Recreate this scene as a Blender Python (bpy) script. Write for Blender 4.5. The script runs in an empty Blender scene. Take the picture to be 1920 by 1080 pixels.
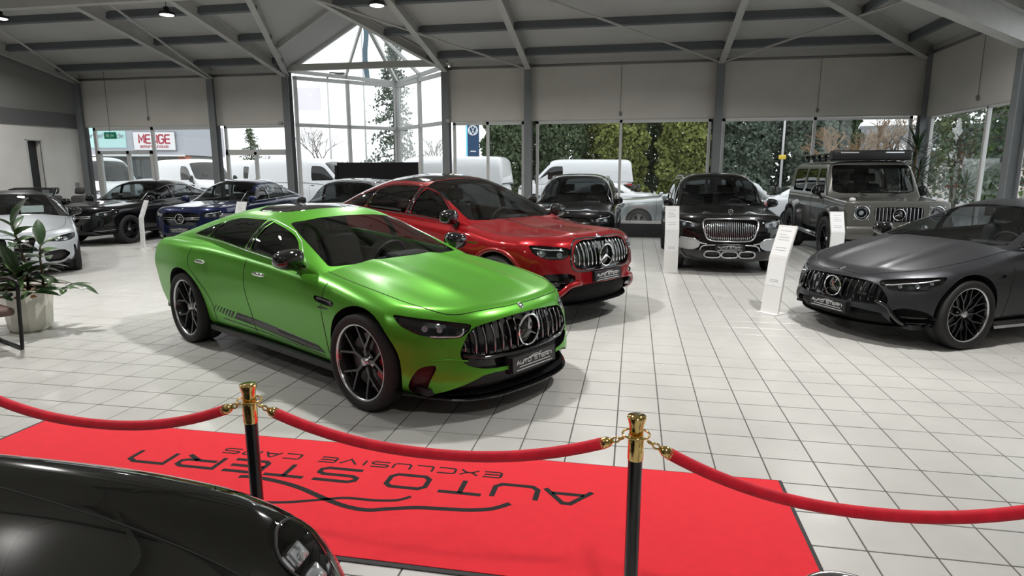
import bpy, bmesh, math, random
import numpy as np
from mathutils import Vector, Matrix
from mathutils.bvhtree import BVHTree
random.seed(7)
SC = bpy.context.scene
COL = SC.collection
R = math.radians
PI = math.pi
# ------------------------------------------------------------------ camera, sky, exposure
cam_d = bpy.data.cameras.new('camera'); cam = bpy.data.objects.new('camera', cam_d); COL.objects.link(cam)
cam_d.sensor_width = 36.0; cam_d.lens = 36.0 * 1180.0 / 1920.0
cam_d.clip_start = 0.05; cam_d.clip_end = 600
CAM_H = 1.757
PITCH = math.atan(220 / 1180.0); YAW = math.atan(231 / 1200.0)
cam.location = (0, 0, CAM_H); cam.rotation_euler = (PI / 2 - PITCH, 0, YAW)
SC.camera = cam
SC.view_settings.view_transform = 'Standard'; SC.view_settings.look = 'None'
SC.view_settings.exposure = 0.0; SC.view_settings.gamma = 1.0
SC.view_settings.use_curve_mapping = False
world = bpy.data.worlds.new('overcast_sky'); SC.world = world; world.use_nodes = True
wn = world.node_tree.nodes; wl = world.node_tree.links
bg = wn['Background']
tc = wn.new('ShaderNodeTexCoord'); mp = wn.new('ShaderNodeMapping'); nz = wn.new('ShaderNodeTexNoise'); rp = wn.new('ShaderNodeValToRGB')
mp.inputs['Scale'].default_value = (1.2, 1.2, 4.0)
nz.inputs['Scale'].default_value = 1.6; nz.inputs['Detail'].default_value = 5
rp.color_ramp.elements[0].color = (0.86, 0.88, 0.93, 1); rp.color_ramp.elements[0].position = 0.35
rp.color_ramp.elements[1].color = (1.0, 0.99, 0.97, 1); rp.color_ramp.elements[1].position = 0.7
wl.new(tc.outputs['Generated'], mp.inputs['Vector']); wl.new(mp.outputs['Vector'], nz.inputs['Vector'])
wl.new(nz.outputs['Fac'], rp.inputs['Fac']); wl.new(rp.outputs['Color'], bg.inputs['Color'])
bg.inputs['Strength'].default_value = 2.0

# ------------------------------------------------------------------ materials
MATS = {}
def mat(name, color=(.5, .5, .5), rough=.5, metal=0.0, coat=0.0, coat_rough=.03, emit=None, estr=0.0, spec=.5,
        noise=0.0, nscale=8.0, bump=0.0, bscale=60.0, trans=0.0, ior=1.45, sheen=0.0, alpha=None, flake=0.0):
    if name in MATS: return MATS[name]
    m = bpy.data.materials.new(name); m.use_nodes = True
    nt = m.node_tree; b = nt.nodes['Principled BSDF']
    c = (*color, 1)
    b.inputs['Base Color'].default_value = c
    b.inputs['Roughness'].default_value = rough
    b.inputs['Metallic'].default_value = metal
    b.inputs['Specular IOR Level'].default_value = spec
    b.inputs['Coat Weight'].default_value = coat
    b.inputs['Coat Roughness'].default_value = coat_rough
    b.inputs['Transmission Weight'].default_value = trans
    b.inputs['IOR'].default_value = ior
    b.inputs['Sheen Weight'].default_value = sheen
    if emit:
        b.inputs['Emission Color'].default_value = (*emit, 1); b.inputs['Emission Strength'].default_value = estr
    if noise > 0 or bump > 0 or flake > 0:
        t = nt.nodes.new('ShaderNodeTexCoord')
    if noise > 0:
        n = nt.nodes.new('ShaderNodeTexNoise'); n.inputs['Scale'].default_value = nscale; n.inputs['Detail'].default_value = 6
        r = nt.nodes.new('ShaderNodeValToRGB')
        r.color_ramp.elements[0].position = .3; r.color_ramp.elements[1].position = .7
        r.color_ramp.elements[0].color = tuple(max(0, x * (1 - noise)) for x in color) + (1,)
        r.color_ramp.elements[1].color = tuple(min(1, x * (1 + noise)) for x in color) + (1,)
        nt.links.new(t.outputs['Object'], n.inputs['Vector']); nt.links.new(n.outputs['Fac'], r.inputs['Fac'])
        nt.links.new(r.outputs['Color'], b.inputs['Base Color'])
    if bump > 0:
        n2 = nt.nodes.new('ShaderNodeTexNoise'); n2.inputs['Scale'].default_value = bscale; n2.inputs['Detail'].default_value = 4
        bp = nt.nodes.new('ShaderNodeBump'); bp.inputs['Strength'].default_value = bump; bp.inputs['Distance'].default_value = .01
        nt.links.new(t.outputs['Object'], n2.inputs['Vector']); nt.links.new(n2.outputs['Fac'], bp.inputs['Height'])
        nt.links.new(bp.outputs['Normal'], b.inputs['Normal'])
    if flake > 0:
        v = nt.nodes.new('ShaderNodeTexVoronoi'); v.inputs['Scale'].default_value = 900
        mx = nt.nodes.new('ShaderNodeMixRGB'); mx.blend_type = 'OVERLAY'; mx.inputs['Fac'].default_value = flake
        mx.inputs['Color1'].default_value = c
        nt.links.new(t.outputs['Object'], v.inputs['Vector']); nt.links.new(v.outputs['Color'], mx.inputs['Color2'])
        nt.links.new(mx.outputs['Color'], b.inputs['Base Color'])
    MATS[name] = m
    return m
def glass(name, tint=(.3, .32, .32), ior=1.5, refl=1.0, rough=0.0):
    """thin pane: tinted see-through plus a fresnel mirror"""
    if name in MATS: return MATS[name]
    m = bpy.data.materials.new(name); m.use_nodes = True; nt = m.node_tree
    for n in list(nt.nodes):
        if n.type == 'BSDF_PRINCIPLED': nt.nodes.remove(n)
    out = nt.nodes['Material Output']
    tr = nt.nodes.new('ShaderNodeBsdfTransparent'); tr.inputs['Color'].default_value = (*tint, 1)
    gl = nt.nodes.new('ShaderNodeBsdfGlossy'); gl.inputs['Color'].default_value = (refl, refl, refl, 1); gl.inputs['Roughness'].default_value = rough
    fr = nt.nodes.new('ShaderNodeFresnel'); fr.inputs['IOR'].default_value = ior
    gm = nt.nodes.new('ShaderNodeNewGeometry'); ma = nt.nodes.new('ShaderNodeMath'); ma.operation = 'MULTIPLY_ADD'
    ma.inputs[1].default_value = 1 / ior - ior; ma.inputs[2].default_value = ior      # same reflectance from both sides of the sheet
    nt.links.new(gm.outputs['Backfacing'], ma.inputs[0]); nt.links.new(ma.outputs[0], fr.inputs['IOR'])
    mx = nt.nodes.new('ShaderNodeMixShader')
    nt.links.new(fr.outputs['Fac'], mx.inputs['Fac']); nt.links.new(tr.outputs[0], mx.inputs[1]); nt.links.new(gl.outputs[0], mx.inputs[2])
    nt.links.new(mx.outputs[0], out.inputs['Surface'])
    MATS[name] = m
    return m
def paint(name, color, metal=.0, rough=.35, coat=1.0, coat_rough=.03, flake=0.0):
    return mat(name, color, rough=rough, metal=metal, coat=coat, coat_rough=coat_rough, flake=flake, spec=.12)
BLACK = mat('black_plastic', (.012, .012, .013), rough=.45)
GLOSS = mat('gloss_black', (.006, .006, .007), rough=.08, coat=1.0)
RUBBER = mat('tyre_rubber', (.016, .016, .017), rough=.7, bump=.1, bscale=120)
CHROME = mat('chrome', (.82, .83, .85), rough=.08, metal=1.0)
SATIN = mat('satin_metal', (.55, .56, .58), rough=.28, metal=1.0)
RIMBLK = mat('rim_black', (.012, .012, .014), rough=.25, coat=.6)
RIMEDGE = mat('rim_edge_silver', (.62, .63, .65), rough=.25, metal=1.0)
CALIPER = mat('caliper_red', (.35, .012, .015), rough=.35)
DISC = mat('brake_disc_steel', (.14, .14, .15), rough=.4, metal=.9)
LEATHER = mat('dark_leather', (.035, .035, .036), rough=.5)
CABIN = mat('cabin_dark', (.018, .018, .019), rough=.7)
WSGLASS = glass('windscreen_glass', (.58, .61, .61), 1.52)
SIDEGLASS = glass('side_window_glass', (.46, .49, .49), 1.52)
PRIVGLASS = glass('privacy_glass', (.12, .13, .13), 1.52)
LENS = glass('lamp_lens', (.75, .78, .8), 1.5)
LAMPIN = mat('lamp_bowl_dark', (.02, .02, .022), rough=.2, coat=.5)
LED = mat('lamp_led_white', (.75, .77, .8), rough=.12, metal=.6)
PLATEBLK = mat('plate_black', (.018, .018, .02), rough=.3)
PLATETXT = mat('plate_print_silver', (.6, .61, .62), rough=.4)
CARBON = mat('dark_trim', (.02, .02, .021), rough=.3, coat=.3)

# ------------------------------------------------------------------ object helpers
def obj(name, V, F, m, parent=None, smooth=False, loc=None, rot=None):
    me = bpy.data.meshes.new(name)
    me.from_pydata([tuple(map(float, v)) for v in V], [], [tuple(int(i) for i in f) for f in F])
    ms = m if isinstance(m, (list, tuple)) else [m]
    for x in ms: me.materials.append(x)
    if smooth:
        me.polygons.foreach_set('use_smooth', [True] * len(me.polygons))
    me.update()
    o = bpy.data.objects.new(name, me); COL.objects.link(o)
    if parent: o.parent = parent
    if loc is not None: o.location = loc
    if rot is not None: o.rotation_euler = rot
    return o
def inst(src, parent=None, loc=None, rot=None, scale=None, name=None):
    o = src.copy(); COL.objects.link(o)
    if name: o.name = name
    o.parent = parent
    if loc is not None: o.location = loc
    if rot is not None: o.rotation_euler = rot
    if scale is not None: o.scale = scale
    return o
def empty(name, loc=(0, 0, 0), rotz=0.0):
    o = bpy.data.objects.new(name, None); COL.objects.link(o)
    o.location = loc; o.rotation_euler = (0, 0, rotz); o.empty_display_size = .2
    return o
def tag(o, label=None, cat=None, group=None, kind=None):
    if label: o['label'] = label
    if cat: o['category'] = cat
    if group: o['group'] = group
    if kind: o['kind'] = kind
    return o
class MB:
    """collects simple solids into one mesh"""
    def __init__(s): s.V = []; s.F = []
    def add(s, V, F):
        n = len(s.V); s.V += [tuple(v) for v in V]; s.F += [tuple(i + n for i in f) for f in F]; return s
    def box(s, x0, x1, y0, y1, z0, z1):
        V = [(x0, y0, z0), (x1, y0, z0), (x1, y1, z0), (x0, y1, z0), (x0, y0, z1), (x1, y0, z1), (x1, y1, z1), (x0, y1, z1)]
        F = [(0, 3, 2, 1), (4, 5, 6, 7), (0, 1, 5, 4), (1, 2, 6, 5), (2, 3, 7, 6), (3, 0, 4, 7)]
        return s.add(V, F)
    def cbox(s, x0, x1, y0, y1, z0, z1, c):
        """box with chamfered edges (24 verts)"""
        bm = bmesh.new(); bmesh.ops.create_cube(bm, size=1)
        for v in bm.verts:
            v.co = ((x0 + x1) / 2 + v.co.x * (x1 - x0), (y0 + y1) / 2 + v.co.y * (y1 - y0), (z0 + z1) / 2 + v.co.z * (z1 - z0))
        bmesh.ops.bevel(bm, geom=list(bm.edges), offset=c, segments=2, affect='EDGES', profile=.5)
        bm.verts.index_update(); V = [tuple(v.co) for v in bm.verts]; F = [[v.index for v in f.verts] for f in bm.faces]; bm.free()
        return s.add(V, F)
    def beam(s, p, q, w, h, up=(0, 0, 1)):
        p = Vector(p); q = Vector(q); d = (q - p).normalized(); u = Vector(up)
        sd = d.cross(u)
        if sd.length < 1e-5: sd = d.cross(Vector((1, 0, 0)))
        sd.normalize(); u = sd.cross(d).normalized()
        V = []
        for a in (p, q):
            for sx, sz in ((-1, -1), (1, -1), (1, 1), (-1, 1)): V.append(a + sd * (w / 2 * sx) + u * (h / 2 * sz))
        return s.add(V, [(0, 1, 2, 3), (7, 6, 5, 4), (0, 4, 5, 1), (1, 5, 6, 2), (2, 6, 7, 3), (3, 7, 4, 0)])
    def ibeam(s, p, q, w, h, t=.014, up=(0, 0, 1)):
        p = Vector(p); q = Vector(q); d = (q - p).normalized(); u = Vector(up); sd = d.cross(u).normalized(); u = sd.cross(d).normalized()
        s.beam(p + u * (h / 2 - t / 2), q + u * (h / 2 - t / 2), w, t, u)
        s.beam(p - u * (h / 2 - t / 2), q - u * (h / 2 - t / 2), w, t, u)
        return s.beam(p, q, t, h - 2 * t, u)
    def tube(s, pts, r, n=8, closed=False, cap=True):
        pts = [Vector(p) for p in pts]; N = len(pts); V = []; prev = None
        rs = r if isinstance(r, (list, tuple)) else [r] * N
        for i, p in enumerate(pts):
            if closed: d = pts[(i + 1) % N] - pts[i - 1]
            else: d = pts[min(i + 1, N - 1)] - pts[max(i - 1, 0)]
            d.normalize()
            if prev is None:
                a = Vector((0, 0, 1)) if abs(d.z) < .9 else Vector((1, 0, 0))
                u = d.cross(a).normalized()
            else:
                u = (prev - d * prev.dot(d))
                if u.length < 1e-6: u = d.orthogonal()
                u.normalize()
            prev = u; w = d.cross(u)
            for k in range(n):
                t = 2 * PI * k / n; V.append(p + (u * math.cos(t) + w * math.sin(t)) * rs[i])
        F = []
        M = N if closed else N - 1
        for i in range(M):
            for k in range(n):
                a = i * n + k; b = i * n + (k + 1) % n; j = (i + 1) % N
                F.append((a, b, j * n + (k + 1) % n, j * n + k))
        if cap and not closed:
            F.append(tuple(reversed(range(n)))); F.append(tuple(range((N - 1) * n, N * n)))
        return s.add(V, F)
    def lathe(s, prof, n=24, axis='z', closed=False, o=(0, 0, 0)):
        """prof: (r, h) pairs"""
        V = []; F = []; m = len(prof)
        for k in range(n):
            t = 2 * PI * k / n
            for r, h in prof:
                a, b = r * math.cos(t), r * math.sin(t)
                p = {'z': (a, b, h), 'y': (a, h, b), 'x': (h, a, b)}[axis]
                V.append((p[0] + o[0], p[1] + o[1], p[2] + o[2]))
        L = m if closed else m - 1
        for k in range(n):
            for i in range(L):
                q = (k * m + i, ((k + 1) % n) * m + i, ((k + 1) % n) * m + (i + 1) % m, k * m + (i + 1) % m)
                F.append(q if axis != 'y' else q[::-1])
        return s.add(V, F)
    def prism(s, poly, h0, h1, axis='z'):
        n = len(poly); V = []
        for h in (h0, h1):
            for a, b in poly: V.append({'z': (a, b, h), 'y': (a, h, b), 'x': (h, a, b)}[axis])
        F = [tuple(reversed(range(n))), tuple(range(n, 2 * n))]
        for i in range(n): F.append((i, (i + 1) % n, n + (i + 1) % n, n + i))
        return s.add(V, F)
    def ellipsoid(s, c, r, nu=14, nv=9, pw=1.0):
        V = []; F = []
        f = lambda x: math.copysign(abs(x) ** pw, x)
        for j in range(nv + 1):
            a = -PI / 2 + PI * j / nv
            for i in range(nu):
                b = 2 * PI * i / nu
                V.append((c[0] + r[0] * f(math.cos(a)) * f(math.cos(b)), c[1] + r[1] * f(math.cos(a)) * f(math.sin(b)), c[2] + r[2] * f(math.sin(a))))
        for j in range(nv):
            for i in range(nu):
                F.append((j * nu + i, j * nu + (i + 1) % nu, (j + 1) * nu + (i + 1) % nu, (j + 1) * nu + i))
        return s.add(V, F)
    def build(s, name, m, parent=None, smooth=False, loc=None, rot=None):
        return obj(name, s.V, s.F, m, parent, smooth, loc, rot)
def curve(*pts):
    """monotone cubic interpolation through (x, y) points"""
    p = sorted(pts); x = np.array([a for a, _ in p], float); y = np.array([b for _, b in p], float)
    if len(p) == 1: return lambda t: np.full_like(np.asarray(t, float), y[0])
    h = np.diff(x); d = np.diff(y) / h; m = np.zeros(len(x))
    m[0] = d[0]; m[-1] = d[-1]
    for i in range(1, len(x) - 1):
        if d[i - 1] * d[i] > 0:
            w1 = 2 * h[i] + h[i - 1]; w2 = h[i] + 2 * h[i - 1]; m[i] = (w1 + w2) / (w1 / d[i - 1] + w2 / d[i])
    def f(t):
        t = np.asarray(t, float); tt = np.clip(t, x[0], x[-1]); i = np.clip(np.searchsorted(x, tt) - 1, 0, len(x) - 2)
        s = (tt - x[i]) / h[i]
        return ((1 + 2 * s) * (1 - s) ** 2 * y[i] + s * (1 - s) ** 2 * h[i] * m[i] + s * s * (3 - 2 * s) * y[i + 1] + s * s * (s - 1) * h[i] * m[i + 1])
    return f
def sstep(a, b, t):
    s = np.clip((np.asarray(t, float) - a) / (b - a), 0, 1); return s * s * (3 - 2 * s)
def chaikin(pts, it=2, q=.22, closed=True):
    p = [tuple(map(float, a)) for a in pts]
    for _ in range(it):
        o = []; n = len(p)
        rng = range(n) if closed else range(n - 1)
        if not closed: o.append(p[0])
        for i in rng:
            a, b = p[i], p[(i + 1) % n]
            o.append(tuple(u + (v - u) * q for u, v in zip(a, b))); o.append(tuple(u + (v - u) * (1 - q) for u, v in zip(a, b)))
        if not closed: o.append(p[-1])
        p = o
    return p
def catmull(pts, k=6, closed=False):
    p = [Vector(a) for a in pts]; n = len(p); o = []
    for i in range(n if closed else n - 1):
        if closed: a, b, c, d = p[i - 1], p[i], p[(i + 1) % n], p[(i + 2) % n]
        else: a, b, c, d = p[max(i - 1, 0)], p[i], p[i + 1], p[min(i + 2, n - 1)]
        for j in range(k):
            t = j / k
            o.append(.5 * ((2 * b) + (c - a) * t + (2 * a - 5 * b + 4 * c - d) * t * t + (3 * b - a - 3 * c + d) * t ** 3))
    if not closed: o.append(p[-1])
    return o
# ------------------------------------------------------------------ stroke lettering (wide squared capitals)
GL = {
 'A': [[(0, 0), (.42, 1), (.58, 1), (1, 0)], [(.16, .3), (.84, .3)]],
 'U': [[(0, 1), (0, .22), (.14, 0), (.86, 0), (1, .22), (1, 1)]],
 'T': [[(0, 1), (1, 1)], [(.5, 1), (.5, 0)]],
 'O': [[(.14, 0), (.86, 0), (1, .2), (1, .8), (.86, 1), (.14, 1), (0, .8), (0, .2), (.14, 0)]],
 'S': [[(1, 1), (.14, 1), (0, .85), (0, .65), (.14, .52), (.86, .52), (1, .4), (1, .15), (.86, 0), (0, 0)]],
 'E': [[(1, 1), (.12, 1), (0, .85), (0, .15), (.12, 0), (1, 0)], [(.02, .5), (.95, .5)]],
 'R': [[(0, 0), (0, 1), (.86, 1), (1, .85), (1, .55), (.86, .42), (.1, .42)], [(.6, .42), (1, 0)]],
 'N': [[(0, 0), (0, 1), (.8, 1), (1, .8), (1, 0)]],
 'X': [[(0, 1), (.35, .5), (.65, .5), (1, 1)], [(0, 0), (.35, .5)], [(.65, .5), (1, 0)]],
 'C': [[(1, 1), (.14, 1), (0, .85), (0, .15), (.14, 0), (1, 0)]],
 'L': [[(0, 1), (0, .15), (.12, 0), (1, 0)]],
 'I': [[(.5, 0), (.5, 1)]],
 'V': [[(0, 1), (.5, 0), (1, 1)]],
 'M': [[(0, 0), (0, 1), (.5, .35), (1, 1), (1, 0)]],
 'G': [[(1, .8), (.8, 1), (.2, 1), (0, .8), (0, .2), (.2, 0), (.8, 0), (1, .2), (1, .5), (.55, .5)]],
 'n': [[(0, 0), (0, 1), (1, 0), (1, 1)]],
 'B': [[(0, 0), (0, 1), (.8, 1), (1, .8), (.8, .52), (0, .52)], [(.8, .52), (1, .3), (.8, 0), (0, 0)]],
 'K': [[(0, 0), (0, 1)], [(1, 1), (.1, .5), (1, 0)]],
 'D': [[(0, 0), (0, 1), (.7, 1), (1, .7), (1, .3), (.7, 0), (0, 0)]],
 'F': [[(0, 0), (0, 1), (1, 1)], [(0, .5), (.8, .5)]],
 'H': [[(0, 0), (0, 1)], [(1, 0), (1, 1)], [(0, .5), (1, .5)]],
 'W': [[(0, 1), (.25, 0), (.5, .8), (.75, 0), (1, 1)]],
 'e': [[(0, .32), (.9, .32), (.9, .5), (.7, .62), (.2, .62), (0, .45), (0, .15), (.2, 0), (.85, 0)]],
 'u': [[(0, .62), (0, .15), (.2, 0), (.7, 0), (.9, .15)], [(.9, .62), (.9, 0)]],
 'r': [[(0, 0), (0, .62)], [(0, .4), (.3, .62), (.7, .62)]],
 'g': [[(.9, .62), (.2, .62), (0, .45), (0, .15), (.2, 0), (.9, 0)], [(.9, .62), (.9, -.2), (.7, -.35), (0, -.35)]],
 'd': [[(.9, 1), (.9, 0)], [(.9, .62), (.2, .62), (0, .45), (0, .15), (.2, 0), (.9, 0)]],
 'a': [[(.1, .62), (.7, .62), (.9, .45), (.9, 0), (.2, 0), (0, .15), (.2, .34), (.9, .34)]],
 't': [[(.3, .95), (.3, .1), (.45, 0), (.8, 0)], [(0, .62), (.8, .62)]],
 's': [[(.85, .62), (.1, .62), (0, .45), (.1, .33), (.8, .33), (.9, .18), (.8, 0), (0, 0)]],
 'J': [[(.8, 1), (.8, .2), (.6, 0), (.2, 0), (0, .2)]],
 'v': [[(0, .62), (.45, 0), (.9, .62)]],
 'k': [[(0, 0), (0, 1)], [(.8, .62), (.1, .3), (.8, 0)]],
}
def strokes(polys, w, h0, h1, mb, tf):
    """flat ribbons along polylines, extruded h0..h1; tf(x, y, h) -> xyz"""
    for pl in polys:
        P = [Vector((a, b)) for a, b in pl]; n = len(P); L = []; Rr = []
        closed = (P[0] - P[-1]).length < 1e-6
        for i in range(n):
            if closed:
                d0 = (P[i] - P[i - 1 if i > 0 else n - 2]); d1 = (P[(i + 1) if i < n - 1 else 1] - P[i])
            else:
                d0 = P[i] - P[i - 1] if i > 0 else P[1] - P[0]
                d1 = P[i + 1] - P[i] if i < n - 1 else P[-1] - P[-2]
            d0 = d0.normalized(); d1 = d1.normalized(); t = (d0 + d1)
            if t.length < 1e-4: t = d0
            t.normalize(); nn = Vector((-t.y, t.x)); c = max(.45, abs(nn.dot(Vector((-d0.y, d0.x)))))
            L.append(P[i] + nn * (w / 2 / c)); Rr.append(P[i] - nn * (w / 2 / c))
        V = []
        for i in range(n):
            for q in (L[i], Rr[i]):
                for h in (h0, h1): V.append(tf(q.x, q.y, h))
        F = []
        for i in range(n - 1):
            a = i * 4; b = a + 4
            F += [(a + 1, a + 3, b + 3, b + 1), (a, b, b + 2, a + 2), (a, a + 1, b + 1, b), (a + 2, b + 2, b + 3, a + 3)]
        F += [(0, 2, 3, 1), (4 * n - 4, 4 * n - 3, 4 * n - 1, 4 * n - 2)]
        mb.add(V, F)
def letters(text, cw, ch, gap, lw, h0, h1, mb, tf, x=0.0, space=.7):
    for c in text:
        if c == ' ': x += cw * space + gap; continue
        k = .3 if c in 'I' else 1.0
        for pl in GL[c]:
            strokes([[(x + (a - (.5 - k / 2 if k < 1 else 0)) * cw, b * ch) for a, b in pl]], lw, h0, h1, mb, tf)
        x += cw * k + gap
    return x
# ------------------------------------------------------------------ the hall
YW, XL, XR, YF = 17.2, -16.9, 6.75, -8.0        # inner faces of the walls
ZE, SL = 4.62, .21                               # eaves height of the ceiling, roof slope
def at(u, v, Y):
    """point of the place seen at photo position (u, v) at depth Y"""
    f = 1180.0
    fw = Vector((-math.sin(YAW) * math.cos(PITCH), math.cos(YAW) * math.cos(PITCH), -math.sin(PITCH))); rt = Vector((math.cos(YAW), math.sin(YAW), 0)); up = rt.cross(fw)
    d = fw * f + rt * (u - 960) - up * (v - 540); t = Y / d.y
    return Vector((d.x * t, Y, d.z * t + CAM_H))
def proj(p):
    f = 1180.0
    fw = Vector((-math.sin(YAW) * math.cos(PITCH), math.cos(YAW) * math.cos(PITCH), -math.sin(PITCH))); rt = Vector((math.cos(YAW), math.sin(YAW), 0)); up = rt.cross(fw)
    v = Vector(p) - Vector((0, 0, CAM_H)); w = v.dot(fw)
    if w < .05: return None
    return 960 + f * v.dot(rt) / w, 540 - f * v.dot(up) / w
STEEL = mat('steel_grey_paint', (.20, .215, .225), rough=.5, noise=.06, nscale=3)
STEELDK = mat('purlin_dark_grey', (.13, .145, .155), rough=.55)
STEELLT = mat('rafter_light_grey', (.50, .50, .48), rough=.5, noise=.05, nscale=4)
CEIL = mat('ceiling_panel', (.50, .50, .485), rough=.7, noise=.05, nscale=.7, bump=.05, bscale=3)
FRAME = mat('window_frame_white', (.60, .61, .60), rough=.4)
WALLW = mat('wall_white', (.74, .73, .70), rough=.8, noise=.04, nscale=2)
WALLDK = mat('wall_dark_band', (.13, .135, .135), rough=.7)
WALLGR = mat('wall_gable_grey', (.24, .24, .23), rough=.8)
SILL = mat('sill_plinth_dark', (.028, .03, .031), rough=.5)
BLIND = mat('blind_fabric', (.66, .645, .60), rough=.85, noise=.05, nscale=1.2, bump=.08, bscale=300)
WINGLASS = glass('window_pane_glass', (.93, .95, .95), 1.45)
def tile_mat():
    m = bpy.data.materials.new('floor_tile'); m.use_nodes = True; nt = m.node_tree; b = nt.nodes['Principled BSDF']
    g = nt.nodes.new('ShaderNodeNewGeometry'); n = nt.nodes.new('ShaderNodeTexNoise'); n.inputs['Scale'].default_value = 1.1; n.inputs['Detail'].default_value = 8; n.inputs['Roughness'].default_value = .65
    r = nt.nodes.new('ShaderNodeValToRGB'); r.color_ramp.elements[0].position = .3; r.color_ramp.elements[1].position = .72
    r.color_ramp.elements[0].color = (.46, .46, .44, 1); r.color_ramp.elements[1].color = (.56, .557, .535, 1)
    nt.links.new(g.outputs['Position'], n.inputs['Vector']); nt.links.new(n.outputs['Fac'], r.inputs['Fac']); nt.links.new(r.outputs['Color'], b.inputs['Base Color'])
    n2 = nt.nodes.new('ShaderNodeTexNoise'); n2.inputs['Scale'].default_value = 6; mr = nt.nodes.new('ShaderNodeMapRange')
    mr.inputs['To Min'].default_value = .22; mr.inputs['To Max'].default_value = .42
    nt.links.new(g.outputs['Position'], n2.inputs['Vector']); nt.links.new(n2.outputs['Fac'], mr.inputs['Value']); nt.links.new(mr.outputs['Result'], b.inputs['Roughness'])
    return m
TILE = tile_mat(); GROUT = mat('floor_grout', (.11, .108, .10), rough=.9, noise=.2, nscale=5)
fl = MB(); fl.box(XL - .3, XR + .3, YF - .3, YW + .3, -.2, -.004)
floor = tag(fl.build('floor', GROUT), kind='structure')
TX, TY, JG = .30, .313, .008
def tile_solid(mb, x, y):
    a, b = TX / 2 - JG / 2, TY / 2 - JG / 2; c = .002
    V = [(x - a, y - b, -.012), (x + a, y - b, -.012), (x + a, y + b, -.012), (x - a, y + b, -.012), (x - a, y - b, -c), (x + a, y - b, -c), (x + a, y + b, -c), (x - a, y + b, -c),
         (x - a + c, y - b + c, 0), (x + a - c, y - b + c, 0), (x + a - c, y + b - c, 0), (x - a + c, y + b - c, 0)]
    F = [(8, 9, 10, 11), (4, 5, 9, 8), (5, 6, 10, 9), (6, 7, 11, 10), (7, 4, 8, 11), (0, 1, 5, 4), (1, 2, 6, 5), (2, 3, 7, 6), (3, 0, 4, 7)]
    mb.add(V, F)
tiles = []
for i in range(int((XL - .2) / TX), int((XR + .2) / TX) + 1):
    for j in range(int((YF) / TY) - 12, int(YW / TY) + 2):
        x = -.0656 + TX * (i + .5); y = 2.948 + TY * (j - 9 + .5)
        if XL < x < XR and YF < y < YW: tiles.append((x, y))
def tile_rank(t):
    p = proj((t[0], t[1], 0))
    if p is None or not (-20 < p[0] < 1940 and 300 < p[1] < 1100): return 1e9
    if -4.08 < t[0] < .88 and 2.42 < t[1] < 3.57: return 1e8     # under the carpet
    return t[0] ** 2 + t[1] ** 2
tiles.sort(key=tile_rank)
mbt = MB(); tile_solid(mbt, 0, 0); t0 = mbt.build('floor_tile', TILE, floor); t0.location = (*tiles[0], 0)
for t in tiles[1:300]: inst(t0, floor, loc=(*t, 0), name='floor_tile')
rest = MB()
for t in tiles[300:]: tile_solid(rest, *t)
tag(rest.build('floor_tiles_beyond', TILE, floor), kind='stuff')

# ---- walls
COLX = [-16.73, -12.19, -9.80, -5.11, -2.84, 2.0, 6.71]
wb_ = MB(); wb_.box(XL - .3, -9.9, YW, YW + .2, 0, .36); wb_.box(-5.0, XR + .3, YW, YW + .2, 0, .36)
wb_.box(XL - .3, -9.9, YW + .02, YW + .2, 4.42, ZE + .25); wb_.box(-5.0, XR + .3, YW + .02, YW + .2, 4.42, ZE + .25)
wall_back = tag(wb_.build('wall_back', SILL), kind='structure')
hd = MB(); hd.box(XL, -9.9, YW - .03, YW + .02, 4.46, ZE + .06); hd.build('eaves_panel', CEIL, wall_back)
hd = MB(); hd.box(-5.0, XR, YW - .03, YW + .02, 4.46, ZE + .06); hd.build('eaves_panel', CEIL, wall_back)
for x in COLX:
    c = MB(); c.ibeam((x, YW - .12, 0), (x, YW - .12, 4.5), .20, .22, .014, up=(0, 1, 0)); c.build('column', STEEL, wall_back)
wl_ = MB(); wl_.box(XL - .25, XL, YF, 15.31, 0, 3.03); wl_.box(XL - .25, XL, 15.72, YW + .2, 0, 3.03); wl_.box(XL - .25, XL, 15.31, 15.72, 2.6, 3.03)
wall_left = tag(wl_.build('wall_left', WALLW), kind='structure')
b = MB(); b.box(XL - .2, XL + .04, YF, YW, 3.03, 3.45); b.build('wall_band', WALLDK, wall_left)
b = MB(); b.box(XL - .2, XL, YF, YW, 3.45, 7.6); b.build('gable_panel', WALLGR, wall_left)
b = MB(); b.box(XL - .24, XL - .16, 15.31, 15.72, 0, 2.6); b.build('passage_back', mat('passage_dark', (.03, .032, .034), rough=.4), wall_left)
b = MB(); b.box(XL - .02, XL + .015, 15.25, 15.31, 0, 2.62); b.box(XL - .02, XL + .015, 15.72, 15.76, 0, 2.62); b.box(XL - .02, XL + .015, 15.25, 15.76, 2.6, 2.64); b.build('passage_frame', FRAME, wall_left)
b = MB(); b.cbox(XL, XL + .04, 16.72, 16.84, 1.28, 1.40, .01); b.build('switch_box', mat('switch_grey', (.3, .3, .3)), wall_left)
wr_ = MB(); wr_.box(XR, XR + .2, YF, YW + .2, 0, .36); wr_.box(XR + .02, XR + .2, YF, YW + .2, 4.42, ZE + .25); wr_.box(XR, XR + .2, YF, 8.3, .36, 4.42)
wall_right = tag(wr_.build('wall_right', SILL), kind='structure')
b = MB(); b.box(XR - .03, XR + .02, YF, YW, 4.46, ZE + .06); b.build('eaves_panel', CEIL, wall_right)
b = MB(); b.box(XR - .01, XR, YF, 8.3, .36, 4.42); b.build('wall_panel', WALLW, wall_right)
for y in (13.0, 8.4):
    c = MB(); c.ibeam((XR - .12, y, 0), (XR - .12, y, 4.5), .20, .22, .014, up=(1, 0, 0)); c.build('column', STEEL, wall_right)
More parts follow.
